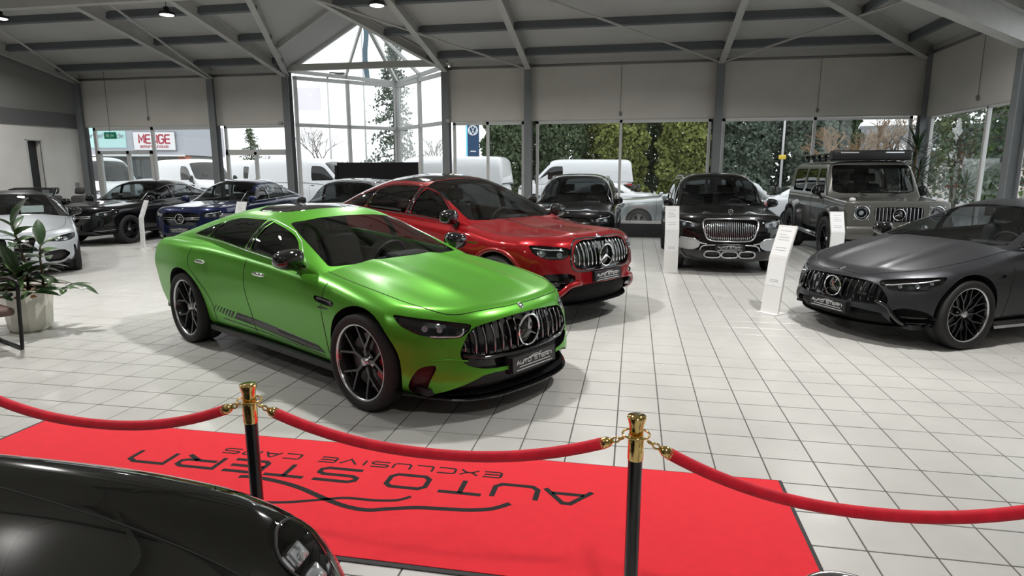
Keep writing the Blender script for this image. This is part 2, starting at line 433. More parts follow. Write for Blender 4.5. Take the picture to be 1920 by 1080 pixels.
wf = MB(); wf.box(XL, XR, YF - .2, YF, 0, 5.2); tag(wf.build('wall_front', WALLW), kind='structure')
# ---- windows: frames with their panes
wn_i = [0]
def window(p, q, z0, z1, xs, zs=(), d=.07, fw=.05, label=None, name='window', skip=()):
    """p, q: plan ends; xs: mullion positions 0..1; zs: transoms"""
    wn_i[0] += 1; p = Vector((*p, 0)); q = Vector((*q, 0)); L = (q - p).length; u = (q - p) / L; n = Vector((-u.y, u.x, 0))
    fr = MB(); up = (0, 0, 1)
    def bar(a, b, za, zb_, w, dd):
        A = p + u * a; B = p + u * b
        if abs(za - zb_) < 1e-6: fr.beam(A + Vector((0, 0, za)), B + Vector((0, 0, zb_)), dd, w)
        else: fr.beam(A + Vector((0, 0, za)), B + Vector((0, 0, zb_)), w, dd, up=n)
    X = [0] + [x * L for x in xs] + [L]; Z = [z0] + list(zs) + [z1]
    for i, x in enumerate(X): bar(min(max(x, fw / 2), L - fw / 2), min(max(x, fw / 2), L - fw / 2), z0, z1, fw * (1.0 if 0 < i < len(X) - 1 else 1.0), d)
    for z in Z: bar(0, L, min(max(z, z0 + fw / 2), z1 - fw / 2), min(max(z, z0 + fw / 2), z1 - fw / 2), fw, d)
    o = tag(fr.build('%s_%d' % (name, wn_i[0]), FRAME), kind='structure')
    for i in range(len(X) - 1):
        for j in range(len(Z) - 1):
            a = p + u * (X[i] + .02); b = p + u * (X[i + 1] - .02)
            g = MB(); m_ = (a + b) / 2; g.beam(a + Vector((0, 0, (Z[j] + Z[j + 1]) / 2)), b + Vector((0, 0, (Z[j] + Z[j + 1]) / 2)), .006, Z[j + 1] - Z[j] - .04); g.build('pane', WINGLASS, o)
    return o
ZW0, ZW1 = .36, 3.06
yw = YW + .08
window((-16.55, yw), (-12.38, yw), ZW0, ZW1, (.50,), (), fw=.09)
dl = window((-16.45, yw - .01), (-14.5, yw - .01), .36, 2.36, (.55,), (), fw=.10, d=.09, name='door')
window((-12.02, yw), (-9.98, yw), 2.30, ZW1, (), (), fw=.07)
window((-12.02, yw), (-9.98, yw), .05, 2.30, (.48,), (), fw=.085, d=.09, name='door')
window((-4.98, yw), (-2.98, yw), ZW0, ZW1, (.49,), (), fw=.075)
window((-2.66, yw), (1.87, yw), ZW0, ZW1, (.497,), (), fw=.07)
window((2.14, yw), (6.55, yw), ZW0, ZW1, (.50,), (), fw=.07)
window((XR + .08, 16.95), (XR + .08, 13.12), ZW0, ZW1, (.66,), (), fw=.08)
window((XR + .08, 12.85), (XR + .08, 8.5), ZW0, 4.42, (.5,), (), fw=.08)
# ---- V-shaped glass bay
CX, CY = -7.455, 19.55
BL, BR, BC = (-9.72, YW + .08), (-5.19, YW + .08), (CX, CY)
window(BL, BC, .1, 4.42, (.5,), (3.06,), fw=.10, d=.10)
window(BC, BR, .1, 4.42, (.5,), (3.06,), fw=.10, d=.10)
bp = MB(); bp.beam((CX, CY, 0), (CX, CY, 4.45), .16, .16); 
bb = tag(bp.build('trim_1', FRAME), kind='structure')
APX = Vector((CX, YW, 5.86)); cL, cR, cC = Vector((-9.8, YW, 4.55)), Vector((-5.11, YW, 4.55)), Vector((CX, CY + .05, 4.47))
tr = MB()
mL, mR = (cL + cC) / 2, (cR + cC) / 2
for a, b_, w in ((APX, cC, .10), (APX, mL, .06), (APX, mR, .06), (APX, cL, .09), (APX, cR, .09)): tr.beam(a, b_, w, .09)
tr.beam(cL, cC, .10, .10); tr.beam(cC, cR, .10, .10)
sk = tag(tr.build('window_skylight', FRAME), kind='structure'); sk.name = 'window_%d' % (wn_i[0] + 1)
for tri in ((APX, cL, mL), (APX, mL, cC), (APX, cC, mR), (APX, mR, cR)):
    k = sum(tri, Vector()) / 3; V = [k + (v - k) * .97 for v in tri]; n = (V[1] - V[0]).cross(V[2] - V[0]).normalized() * .004
    obj('pane', [v + n for v in V] + [v - n for v in V], [(0, 1, 2), (5, 4, 3), (0, 3, 4, 1), (1, 4, 5, 2), (2, 5, 3, 0)], WINGLASS, sk)
# ---- ceiling
RY = 4.6; RZ = ZE + SL * (YW - RY); RX = XR - (YW - RY)
dz = 5.90; DY = YW - (dz - ZE) / SL
def slab(pts, t=.12):
    V = [Vector(p) for p in pts]; n = len(V)
    return [v for v in V] + [v + Vector((0, 0, t)) for v in V], [tuple(range(n)), tuple(reversed(range(n, 2 * n)))] + [(i, n + i, n + (i + 1) % n, (i + 1) % n) for i in range(n)]
YE = YW + .3; ZEE = ZE - SL * .3
cm = MB()
cm.add(*slab([(XL - .3, YE, ZEE), (XL - .3, RY, RZ), (CX, RY, RZ), (CX, DY, dz), (-9.8, YW, ZE), (-9.8, YE, ZEE)]))
cm.add(*slab([(CX, RY, RZ), (RX, RY, RZ), (XR, YW, ZE), (XR, YE, ZEE), (-5.11, YE, ZEE), (-5.11, YW, ZE), (CX, DY, dz)]))
cm.add(*slab([(RX, RY, RZ), (XR + .3, YF, ZEE), (XR + .3, YE, ZEE), (XR, YW, ZE)]))
cm.add(*slab([(XL - .3, RY, RZ), (XL - .3, YF - .2, ZE), (XR + .3, YF - .2, ZE), (RX, RY, RZ)]))
cm.add(*slab([(-9.8, YW, ZE), (CX, DY, dz), (CX, YW + .1, dz), (-9.8, YW + .1, ZE)])); cm.add(*slab([(-5.11, YW, ZE), (-5.11, YW + .1, ZE), (CX, YW + .1, dz), (CX, DY, dz)]))
ceiling = tag(cm.build('ceiling', CEIL), kind='structure')
zr = lambda y: ZE + SL * (YW - y)
for x in COLX[:-1]:
    r_ = MB(); y1 = RY; dz_ = -.16
    r_.ibeam((x, YW - .12, zr(YW - .12) + dz_), (x, y1, zr(y1) + dz_), .15, .30, .014); r_.build('rafter', STEELLT, ceiling)
r_ = MB(); r_.ibeam((6.66, 17.1, ZE - .14), (RX, RY, RZ - .16), .16, .30, .014); r_.build('hip_rafter', STEELLT, ceiling)
r_ = MB(); r_.ibeam((6.70, 13.0, 4.06), (3.3, 10.1, 4.46), .22, .46, .016); r_.ibeam((3.3, 10.1, 4.46), (-.4, 7.0, 4.9), .22, .46, .016); r_.build('hip_rafter', STEELLT, ceiling)
for sg, xa in ((1, -9.8), (-1, -5.11)):
    r_ = MB(); r_.ibeam((xa, YW - .1, ZE - .12), (CX, DY, dz - .13), .14, .22, .012); r_.build('valley_rafter', STEELLT, ceiling)
r_ = MB(); r_.ibeam((CX, YW, dz - .10), (CX, DY, dz - .10), .10, .14, .012); r_.build('dormer_ridge', STEELLT, ceiling)
for k, yy in enumerate((15.6,)):
    for sg in (-1, 1):
        xe = CX + sg * 2.34 * (1 - 0); t = (YW - yy) / (YW - DY)
        r_ = MB(); r_.ibeam((CX + sg * .1, yy, dz - .09), (CX + sg * 2.34 * (1 - t) , yy, ZE + (dz - ZE) * t - .09), .08, .12, .012); r_.build('dormer_purlin', STEELLT, ceiling)
r_ = MB(); r_.beam((-9.8, YW - .05, 4.62), (-5.11, YW - .05, 4.62), .12, .17); r_.build('bay_beam', STEELLT, ceiling)
y = 16.42
while y > 5.0:
    half = (y - DY) / (YW - DY) if y > DY else 0       # cut out by the dormer
    spans = [(XL, CX - 2.34 * half), (CX + 2.34 * half, XR - (YW - y))] if half > 0 else [(XL, XR - (YW - y))]
    for a, b_ in spans:
        r_ = MB(); r_.beam((a, y, zr(y) - .085), (b_, y, zr(y) - .085), .10, .17, up=(0, SL, 1)); r_.build('purlin', STEELDK, ceiling)
    y -= 1.46
for k in range(1, 6):
    x = XR - k * 1.46 + .7
    r_ = MB(); r_.beam((x, YF + (XR - x), ZE + SL * (XR - x) - .085), (x, YW - (XR - x), ZE + SL * (XR - x) - .085), .10, .17); r_.build('purlin', STEELDK, ceiling)
# bracing rods in the roof plane
for a, b_ in (((-16.6, 17.0), (-14.2, 11.0)), ((-12.1, 17.0), (-11.1, 11.5)), ((-2.95, 16.95), (-7.0, 12.5)), ((1.9, 16.9), (-2.9, 12.4)), ((2.1, 16.9), (6.3, 12.9))):
    r_ = MB(); r_.tube([(a[0], a[1], zr(a[1]) - .28), (b_[0], b_[1], zr(b_[1]) - .28)], .026, 8); r_.build('brace_rod', STEELLT, ceiling)
r_ = MB(); r_.beam((-15.6, 12.0, 5.22), (-8.6, 12.0, 5.22), .16, .16); r_.build('collar_beam', STEELLT, ceiling)
# ---- roller blinds
def blind(p, q, z0, z1, label, chain=.5, cz=3.2):
    o = empty('roller_blind', ((p[0] + q[0]) / 2, (p[1] + q[1]) / 2, z0)); tag(o, label, 'blind', 'closed roller blinds above the windows')
    P_, Q_ = Vector((*p, 0)) - o.location, Vector((*q, 0)) - o.location; P_.z = Q_.z = 0
    f = MB(); f.beam(P_ + Vector((0, 0, (z1 - z0) / 2)), Q_ + Vector((0, 0, (z1 - z0) / 2)), .012, z1 - z0); f.build('blind_fabric', BLIND, o)
    f = MB(); f.beam(P_ + Vector((0, 0, .012)), Q_ + Vector((0, 0, .012)), .03, .03); f.build('bottom_bar', mat('blind_bar', (.5, .5, .48)), o)
    f = MB(); f.tube([P_ + Vector((0, 0, z1 - z0)), Q_ + Vector((0, 0, z1 - z0))], .035, 10); f.build('roller', mat('roller_grey', (.22, .22, .21)), o, True)
    if chain is not None:
        u = (Q_ - P_); n = Vector((-u.y, u.x, 0)).normalized(); n = n if (n.y < 0 or abs(n.y) < 1e-3 and n.x < 0) else -n
        c = P_.lerp(Q_, chain) + n * .03
        f = MB(); f.tube([c + Vector((0, 0, z1 - z0)), c + Vector((0, 0, cz - z0))], .006, 6); f.build('pull_chain', mat('chain_grey', (.2, .2, .19)), o)
        f = MB(); f.ellipsoid(tuple(c + Vector((0, 0, cz - z0))), (.035, .035, .06)); f.build('chain_weight', MATS['chain_grey'], o, True)
yb = YW - .02
blind((-16.73, yb), (-12.20, yb), 3.06, 4.47, 'grey roller blind above the glass with the green exit sign', .5, 3.3)
blind((-12.18, yb), (-9.82, yb), 3.06, 4.47, 'narrow grey roller blind left of the glass bay', None)
blind((-5.08, yb), (-2.85, yb), 3.06, 4.47, 'narrow grey roller blind right of the glass bay', None)
blind((-2.83, yb), (1.99, yb), 3.06, 4.47, 'wide grey roller blind above the black car with roof rails', .498, 3.22)
blind((2.01, yb), (6.70, yb), 3.06, 4.47, 'wide grey roller blind above the boxy off-road car', .5, 3.22)
blind((XR - .02, 17.1), (XR - .02, 13.02), 3.0, 4.47, 'grey roller blind on the right side wall', .6, 3.2)
# ---- high-bay lamps
LAMPM = mat('lamp_black', (.012, .012, .013), rough=.4); LAMPE = mat('lamp_diffuser', (.9, .9, .88), emit=(1, .97, .92), estr=9)
LP = MB(); LP.lathe([(0, .0), (.165, .0), (.175, .02), (.17, .05), (.12, .07), (.07, .09), (.06, .16), (.02, .18), (0, .18)], 28, 'z')
LD = MB(); LD.lathe([(0, -.004), (.14, -.004), (.145, 0)], 24, 'z'); LC = MB(); LC.tube([(0, 0, .16), (0, 0, .24)], .006, 6)
lampsrc = {}
LAMP_W = 110.0
def high_bay(x, y, z, label, w=1.0):
    zt_ = min(zr(y), ZE + SL * (XR - x), ZE + SL * (y - YF)) - .02
    o = empty('high_bay_lamp', (x, y, z)); tag(o, label, 'lamp', 'black high-bay lamps under the roof')
    for n, mb, m in (('housing', LP, LAMPM), ('diffuser', LD, LAMPE)):
        if n in lampsrc: inst(lampsrc[n], o, loc=(0, 0, 0), name=n)
        else: lampsrc[n] = mb.build(n, m, o, n == 'housing')
    c_ = MB(); c_.tube([(0, 0, .16), (0, 0, zt_ - z)], .006, 6); c_.build('cable', LAMPM, o)
    d = bpy.data.lights.new('high_bay_light', 'AREA'); d.shape = 'DISK'; d.size = .30; d.energy = LAMP_W * w; d.color = (1, .975, .94); d.spread = R(150)
    l = bpy.data.objects.new('high_bay_light', d); COL.objects.link(l); l.parent = o; l.location = (0, 0, -.012)
for i, (x, y, z, lb) in enumerate((( -14.62, 13.0, 5.23, 'black high-bay lamp at the far left under the roof'), (-10.23, 13.0, 5.12, 'black high-bay lamp hanging left of the glass bay'), (-5.33, 13.0, 5.09, 'black high-bay lamp hanging in front of the glass gable'))): high_bay(x, y, z, lb)
for x, y, w, lb in ((-.4, 12.8, 1, 'black high-bay lamp above the black car with roof rails'), (3.4, 11.4, 1, 'black high-bay lamp above the off-road car'), (-11.6, 6.6, 1.5, 'black high-bay lamp above the silver blue coupe'), (-7.0, 6.4, 1.5, 'black high-bay lamp left of the green coupe'), (-2.3, 6.3, 1.6, 'black high-bay lamp above the green coupe'), (2.5, 6.2, 1.6, 'black high-bay lamp left of the dark grey sedan'),
                 (-4.6, -.6, .5, 'black high-bay lamp above the left end of the carpet'), (.9, -.6, .6, 'black high-bay lamp above the right end of the carpet')):
    high_bay(x, y, 5.05, lb, w)
# ------------------------------------------------------------------ car shells
def body_mesh(P, step=.055):
    xf, xr, W, Hh, r = P['xf'], P['xr'], 0.9, P.get('Hh', .75), P.get('r', .07)
    L = xf - xr
    def samp(a, b, st):
        e = [0, .2 * r, .45 * r, .72 * r, r]
        n = max(2, int(round((b - a - 2 * r) / st)))
        mid = list(np.linspace(a + r, b - r, n + 1))
        return [a + q for q in e[:-1]] + mid + [b - q for q in e[-2::-1]]
    X = samp(xr, xf, step); Y = samp(-W, W, step * .95); Z = samp(0, Hh, step)
    pts = {}; V = []; F = []
    def vid(p):
        k = (round(p[0], 5), round(p[1], 5), round(p[2], 5))
        if k not in pts: pts[k] = len(V); V.append(p)
        return pts[k]
    def patch(A, B, f, flip=False):
        g = [[vid(f(a, b)) for b in B] for a in A]
        for i in range(len(A) - 1):
            for j in range(len(B) - 1):
                q = (g[i][j], g[i + 1][j], g[i + 1][j + 1], g[i][j + 1]); F.append(q[::-1] if flip else q)
    patch(X, Y, lambda x, y: (x, y, Hh))
    patch(X, Z, lambda x, z: (x, -W, z))
    patch(X, Z, lambda x, z: (x, W, z), True)
    patch(Y, Z, lambda y, z: (xf, y, z))
    patch(Y, Z, lambda y, z: (xr, y, z), True)
    p = np.array(V)
    lo = np.array([xr + r, -W + r, r]); hi = np.array([xf - r, W - r, Hh - r])
    q = np.clip(p, lo, hi); d = p - q; n = np.linalg.norm(d, axis=1, keepdims=True)
    p = q + d / n * r
    x0 = p[:, 0]; b = p[:, 1] / W; c = p[:, 2] / Hh; ab = np.abs(b)
    nf, nr = P.get('nl', .85), P.get('tl', .8)
    x = x0 - sstep(xf - nf, xf, x0) * (P['noseplan'](ab) + P['nosez'](c)) + (1 - sstep(xr, xr + nr, x0)) * (P['tailplan'](ab) + P['tailz'](c))
    hw = P['hw'](x); y = b * hw * (1 + (P['sec'](c) - 1) * np.minimum(1, ab * 1.2))
    zb, zt = P['zb'](x), P['zt'](x)
    z = zb + c * (zt - zb) + P['crown'](x) * (1 - ab ** P.get('cpow', 2.2)) * sstep(.55, 1, c)
    if 'top' in P: z = z + P['top'](x, b) * sstep(.6, 1, c)
    if 'dy' in P: y = y + np.sign(b) * P['dy'](x, z) * np.clip((ab - .5) * 2, 0, 1)
    return np.stack([x, y, z], 1), F
def house_mesh(G, step=.05, ns=44):
    xs = np.linspace(G['x0'], G['x1'], int(abs(G['x1'] - G['x0']) / step) + 1)
    n = G.get('n', 3.2); V = []; F = []
    th = np.linspace(0, PI, ns + 1)
    for x in xs:
        zb = float(G['zb'](x)); zt = max(float(G['zt'](x)), zb + .004); w = float(G['w'](x)); h = zt - zb
        lean = G['lean']; hr = G['hr']
        nn = n(x) if callable(n) else n
        for t in th:
            c, s = math.cos(t), math.sin(t)
            yy = math.copysign(abs(c) ** (2 / nn), c); zz = abs(s) ** (2 / nn)
            z = zb + h * zz
            k = 1 - lean * min(1.2, (h * zz) / hr) ** 1.25
            V.append((x, yy * w * k, z - G.get('cr', .03) * min(1, h / .3) * (yy * yy) * zz))
    m = ns + 1
    for i in range(len(xs) - 1):
        for j in range(ns): F.append((i * m + j, i * m + j + 1, (i + 1) * m + j + 1, (i + 1) * m + j))
    F = [f[::-1] for f in F] if xs[0] < xs[-1] else F
    return np.array(V), F
class Shell:
    def __init__(s, V, F):
        s.bvh = BVHTree.FromPolygons([tuple(v) for v in V], [tuple(f) for f in F])
        bm = bmesh.new(); vs = [bm.verts.new(tuple(v)) for v in V]
        for f in F:
            q = [];
            for i in f:
                if vs[i] not in q: q.append(vs[i])
            if len(q) > 2:
                try: bm.faces.new(q)
                except ValueError: pass
        bmesh.ops.remove_doubles(bm, verts=list(bm.verts), dist=1e-5)
        bmesh.ops.recalc_face_normals(bm, faces=list(bm.faces))
        bm.normal_update(); s.bm = bm
        up = sum((f.normal.z * f.calc_area() for f in bm.faces if f.calc_center_median().z > .3))
        if up < 0:
            bmesh.ops.reverse_faces(bm, faces=list(bm.faces)); bm.normal_update()
    def cut(s, pts, view, filt=None, rem=True, nmin=.02):
        bm = s.bm; view = Vector(view).normalized()
        e1 = Vector((0, 0, 1)).cross(view)
        if e1.length < 1e-4: e1 = Vector((0, 1, 0))
        e1.normalize(); e2 = view.cross(e1)
        P2 = [(Vector(p).dot(e1), Vector(p).dot(e2)) for p in pts]
        N = len(P2)
        ax = [p[0] for p in P2]; ay = [p[1] for p in P2]
        bx0, bx1, by0, by1 = min(ax) - .02, max(ax) + .02, min(ay) - .02, max(ay) + .02
        def box2(f):
            us = [v.co.dot(e1) for v in f.verts]; ws = [v.co.dot(e2) for v in f.verts]; return min(us), max(us), min(ws), max(ws)
        cand = set()
        vx, vy, vz = view; a1, a2, a3 = e1; b1, b2, b3 = e2; mg = .16
        for f in bm.faces:
            n = f.normal
            if n[0] * vx + n[1] * vy + n[2] * vz < nmin: continue
            q = f.loops[0].vert.co; u = q[0] * a1 + q[1] * a2 + q[2] * a3
            if u < bx0 - mg or u > bx1 + mg: continue
            w = q[0] * b1 + q[1] * b2 + q[2] * b3
            if w < by0 - mg or w > by1 + mg: continue
            if filt and not filt(f.calc_center_median()): continue
            a = box2(f)
            if a[1] < bx0 or a[0] > bx1 or a[3] < by0 or a[2] > by1: continue
            cand.add(f)
        for i in range(N):
            p, q = P2[i], P2[(i + 1) % N]
            dx, dy = q[0] - p[0], q[1] - p[1]
            if dx * dx + dy * dy < 1e-10: continue
            x0, x1, y0, y1 = min(p[0], q[0]) - .001, max(p[0], q[0]) + .001, min(p[1], q[1]) - .001, max(p[1], q[1]) + .001
            fs = []
            for f in cand:
                a = box2(f)
                if a[1] < x0 or a[0] > x1 or a[3] < y0 or a[2] > y1: continue
                fs.append(f)
            if not fs: continue
            es = {e for f in fs for e in f.edges}; vs = {v for f in fs for v in f.verts}
            no = (e1 * -dy + e2 * dx).normalized(); co = e1 * p[0] + e2 * p[1]
            r = bmesh.ops.bisect_plane(bm, geom=list(vs) + list(es) + fs, dist=2e-5, plane_co=co, plane_no=no)
            cand = {f for f in cand if f.is_valid} | {g for g in r['geom'] if isinstance(g, bmesh.types.BMFace) and g.is_valid}
        def inside(u, w):
            r = False; j = N - 1
            for i in range(N):
                if (P2[i][1] > w) != (P2[j][1] > w) and u < (P2[j][0] - P2[i][0]) * (w - P2[i][1]) / (P2[j][1] - P2[i][1]) + P2[i][0]: r = not r
                j = i
            return r
        ins = []
        for f in cand:
            c = f.calc_center_median()
            if inside(c.dot(e1), c.dot(e2)): ins.append(f)
        vm = {}; V = []; F = []; NV = []
        for f in ins:
            q = []
            for v in f.verts:
                if v not in vm: vm[v] = len(V); V.append(v.co.copy()); NV.append(v.normal.copy())
                q.append(vm[v])
            F.append(q)
        if rem and ins: bmesh.ops.delete(bm, geom=ins, context='FACES')
        return V, F, view
    def hit(s, o, d):
        h = s.bvh.ray_cast(Vector(o), Vector(d)); return h[0], h[1]
    def front(s, y, z, x=4.0):
        h = s.bvh.ray_cast(Vector((x, y, z)), Vector((-1, 0, 0)))[0]; return h.x if h else None
    def side(s, x, z, sg):
        h = s.bvh.ray_cast(Vector((x, sg * 3, z)), Vector((0, -sg, 0)))[0]; return h.y if h else None
    def topz(s, x, y):
        h = s.bvh.ray_cast(Vector((x, y, 4)), Vector((0, 0, -1)))[0]; return h.z if h else None
    def build(s, name, m, parent):
        bm = s.bm; me = bpy.data.meshes.new(name)
        for f in bm.faces: f.smooth = True
        bm.to_mesh(me); bm.free(); s.bm = None
        for x in (m if isinstance(m, (list, tuple)) else [m]): me.materials.append(x)
        o = bpy.data.objects.new(name, me); COL.objects.link(o); o.parent = parent
        return o
def bound_edges(F):
    c = {}
    for f in F:
        for i in range(len(f)):
            a, b = f[i], f[(i + 1) % len(f)]; k = (min(a, b), max(a, b)); c.setdefault(k, []).append((a, b))
    return [v[0] for v in c.values() if len(v) == 1]
def recess(pt, depth, vec=None):
    """cut patch pushed inwards, with the walls of the recess"""
    V, F, view = pt; d = Vector(vec).normalized() if vec else view; n = len(V)
    V2 = list(V) + [v - d * depth for v in V]; F2 = [[i + n for i in f] for f in F]
    F2 += [(b, a, a + n, b + n) for a, b in bound_edges(F)]
    return V2, F2
def pane(pt, inset=.003, thick=.012):
    V, F, view = pt; n = len(V)
    V2 = [v - view * inset for v in V] + [v - view * (inset + thick) for v in V]
    return V2, [list(f) for f in F] + [(b, a, a + n, b + n) for a, b in bound_edges(F)]
def mirror_pts(pts): return [(p[0], -p[1], p[2]) for p in pts][::-1]
def cut_part(sh, name, pts, view, m, parent, inset=.003, thick=.012, depth=None, filt=None, vec=None, smooth=True):
    pt = sh.cut(pts, view, filt)
    if not pt[1]: return None, pt
    V, F = recess(pt, depth, vec) if depth else pane(pt, inset, thick)
    return obj(name, V, F, m, parent, smooth and not depth), pt

# ------------------------------------------------------------------ wheels
WCACHE = {}
def wheel(parent, x, yc, r, width, rim, style, caliper=CALIPER, edge=RIMEDGE, spoke=RIMBLK, simple=False, yaw=0.0, zc=None):
    """yc: signed centre of the tyre; outer face looks away from the car"""
    key = (round(r, 3), width, rim, style, spoke.name, edge.name, caliper.name if caliper else '', simple)
    hw = width / 2
    if key not in WCACHE:
        ms = {}
        t = MB()
        t.lathe([(rim * .97, -hw * .8), (rim, -hw * .86), (rim + (r - rim) * .35, -hw * .99), (r * .965, -hw * .93), (r * .99, -hw * .8), (r, -hw * .5),
                 (r, -hw * .17), (r - .008, -hw * .15), (r - .008, hw * .15), (r, hw * .17), (r, hw * .5), (r * .99, hw * .8), (r * .965, hw * .93), (rim + (r - rim) * .35, hw * .99), (rim, hw * .86), (rim * .97, hw * .8)], 48, 'y', closed=False)
        ms['wheel'] = (t, RUBBER, True)
        b = MB(); b.lathe([(rim * .99, hw * .80), (rim * .93, hw * .6), (rim * .90, 0), (rim * .9, -hw * .8)], 40, 'y')
        b.lathe([(.0, -hw * .25), (rim * .9, -hw * .3)], 32, 'y')
        ms['barrel'] = (b, spoke, True)
        e = MB(); e.lathe([(rim * .945, hw * .76), (rim * .955, hw * .83), (rim * .985, hw * .86), (rim * 1.01, hw * .84), (rim * 1.01, hw * .7)], 48, 'y')
        ms['rim_edge'] = (e, edge, True)
        s = MB(); y0 = hw * .50; y1 = hw * .72
        def bar(r0, a0, r1, a1, w0, w1, ya, yb, th=.03):
            p = Vector((r0 * math.cos(a0), ya, r0 * math.sin(a0))); q = Vector((r1 * math.cos(a1), yb, r1 * math.sin(a1)))
            d = (q - p).normalized(); sd = d.cross(Vector((0, 1, 0))).normalized(); V = []
            for c, w, yy in ((p, w0, ya), (q, w1, yb)):
                V += [c + sd * w * .5 - Vector((0, th, 0)), c - sd * w * .5 - Vector((0, th, 0)), c - sd * w * .28, c + sd * w * .28]
            s.add(V, [(0, 1, 2, 3), (7, 6, 5, 4), (0, 4, 5, 1), (1, 5, 6, 2), (2, 6, 7, 3), (3, 7, 4, 0)])
        re = rim * .955
        if style == 'Y5':
            for k in range(5):
                a = 2 * PI * k / 5 + PI / 2 + .15
                bar(.045, a, rim * .42, a, .05, .042, y0, y0 + .008)
                for sg in (-1, 1): bar(rim * .40, a + sg * .02, re, a + sg * .33, .034, .026, y0 + .008, y1)
        elif style == 'mesh':
            for k in range(10):
                a = 2 * PI * k / 10
                bar(.04, a, rim * .5, a, .028, .022, y0, y0 + .01)
                for sg in (-1, 1): bar(rim * .48, a, re, a + sg * .2, .022, .018, y0 + .01, y1)
        elif style == 'multi':
            for k in range(16):
                a = 2 * PI * k / 16; bar(.05, a, re, a, .03, .022, y0, y1)
        elif style == 'five':
            for k in range(5):
                a = 2 * PI * k / 5 + PI / 2
                for sg in (-1, 1): bar(.05, a + sg * .25, re, a + sg * .16, .045, .04, y0, y1)
        elif style == 'disc':
            s.lathe([(.0, y0 + .02), (rim * .5, y0 + .025), (rim * .93, y1)], 32, 'y')
            for k in range(8):
                a = 2 * PI * k / 8; bar(rim * .55, a, re, a, .06, .05, y0 + .03, y1 + .004)
        ms['spokes'] = (s, spoke, False)
        h = MB(); h.lathe([(.0, y0 + .016), (.028, y0 + .016), (.034, y0 + .010), (.036, y0 - .02), (.07, y0 - .03)], 20, 'y'); ms['hub_cap'] = (h, SATIN, True)
        d = MB(); d.lathe([(.07, 0), (rim * .72, 0), (rim * .72, -.03), (.07, -.03)], 32, 'y', o=(0, hw * .12, 0)); ms['brake_disc'] = (d, DISC, False)
        if caliper:
            c = MB()
            A = [R(a) for a in range(150, 216, 9)]
            prof = [(rim * .80 * math.cos(a), rim * .80 * math.sin(a)) for a in A] + [(rim * .48 * math.cos(a), rim * .48 * math.sin(a)) for a in A[::-1]]
            c.prism(prof, hw * .02, hw * .36, 'y'); ms['brake_caliper'] = (c, caliper, False)
        WCACHE[key] = {n: (mb, m, sm) for n, (mb, m, sm) in ms.items()}
        WCACHE[key]['_me'] = {}
    ent = WCACHE[key]; me = ent['_me']
    def mk(n, par):
        if n in me: o = inst(me[n], par, loc=(0, 0, 0), rot=(0, 0, 0), name=n)
        else:
            mb, m, sm = ent[n]; o = mb.build(n, m, par, sm); me[n] = o
        return o
    w = mk('wheel', parent)
    w.location = (x, yc, r if zc is None else zc); w.rotation_euler = (0, 0, yaw + (0 if yc > 0 else PI))
    for n in ('barrel', 'rim_edge', 'spokes', 'hub_cap', 'brake_disc', 'brake_caliper'):
        if n in ent and not (simple and n in ('brake_disc', 'brake_caliper', 'barrel')): mk(n, w)
    return w
# ------------------------------------------------------------------ small car parts
def star(parent, loc, r, m=CHROME, nrm=(1, 0, 0), name='star_emblem', backing=True):
    o = MB()
    o.tube([(0, r * math.cos(t), r * math.sin(t)) for t in np.linspace(0, 2 * PI, 33)[:-1]], r * .075, 8, closed=True)
    for k in range(3):
        a = PI / 2 + 2 * PI * k / 3; d = Vector((0, math.cos(a), math.sin(a))); s = Vector((0, -math.sin(a), math.cos(a)))
        V = [d * r * .98, s * r * .15 - d * r * .06, -s * r * .15 - d * r * .06, Vector((r * .13, 0, 0)) + d * r * .03, Vector((-r * .1, 0, 0))]
        o.add(V, [(0, 1, 3), (0, 3, 2), (0, 4, 1), (0, 2, 4), (1, 4, 2), (1, 2, 3)])
    e = o.build(name, m, parent)
    n = Vector(nrm).normalized(); e.location = loc
    e.rotation_euler = Vector((1, 0, 0)).rotation_difference(n).to_euler()
    if backing:
        b = MB(); b.lathe([(0, -r * .05), (r * .97, -r * .05), (r * .97, -r * .16)], 28, 'x')
        b.build('emblem_backing', GLOSS, e, True)
    return e
SWOOSH = [[(-.36, .02), (-.30, .1), (-.2, .15), (-.1, .22), (.0, .28), (.06, .28), (.13, .2), (.2, .17), (.3, .17), (.38, .2)],
          [(-.14, .12), (-.05, .2), (.05, .2), (.10, .22), (.16, .28), (.2, .3)]]
def plate(parent, loc, w=.52, h=.115, tilt=0.0, detail=True, nrm=(1, 0, 0)):
    b = MB(); b.box(-.006, .006, -w / 2, w / 2, -h / 2, h / 2)
    p = b.build('number_plate', PLATEBLK, parent); p.location = loc
    p.rotation_euler = Vector((1, 0, 0)).rotation_difference(Vector(nrm).normalized()).to_euler()
    fr = MB(); fr.tube([(.006, -w / 2, -h / 2), (.006, w / 2, -h / 2), (.006, w / 2, h / 2), (.006, -w / 2, h / 2)], .004, 6, closed=True)
    fr.build('plate_frame', BLACK, p)
    t = MB(); tf = lambda x, y, z: (z, x, y)
    cw, g = .034, .010; tw = 9 * cw + 8 * g + .7 * cw + g
    letters('AUTO STERN', cw, .026, g, .006, .006, .0085, t, lambda x, y, z: (z, x, y), x=-tw / 2 - .004)
    for pl in SWOOSH:
        strokes([[(a * .42, .002 + b * .15) for a, b in pl]], .005, .006, .0085, t, tf)
    strokes([[(-.18, -.02), (.19, -.02)], [(-.215, -.043), (.215, -.043)]], .006, .006, .0085, t, tf)
    for v in range(len(t.V)):
        x, y, z = t.V[v]; t.V[v] = (x, y, z - .003)
    t.build('plate_lettering', PLATETXT, p)
    return p
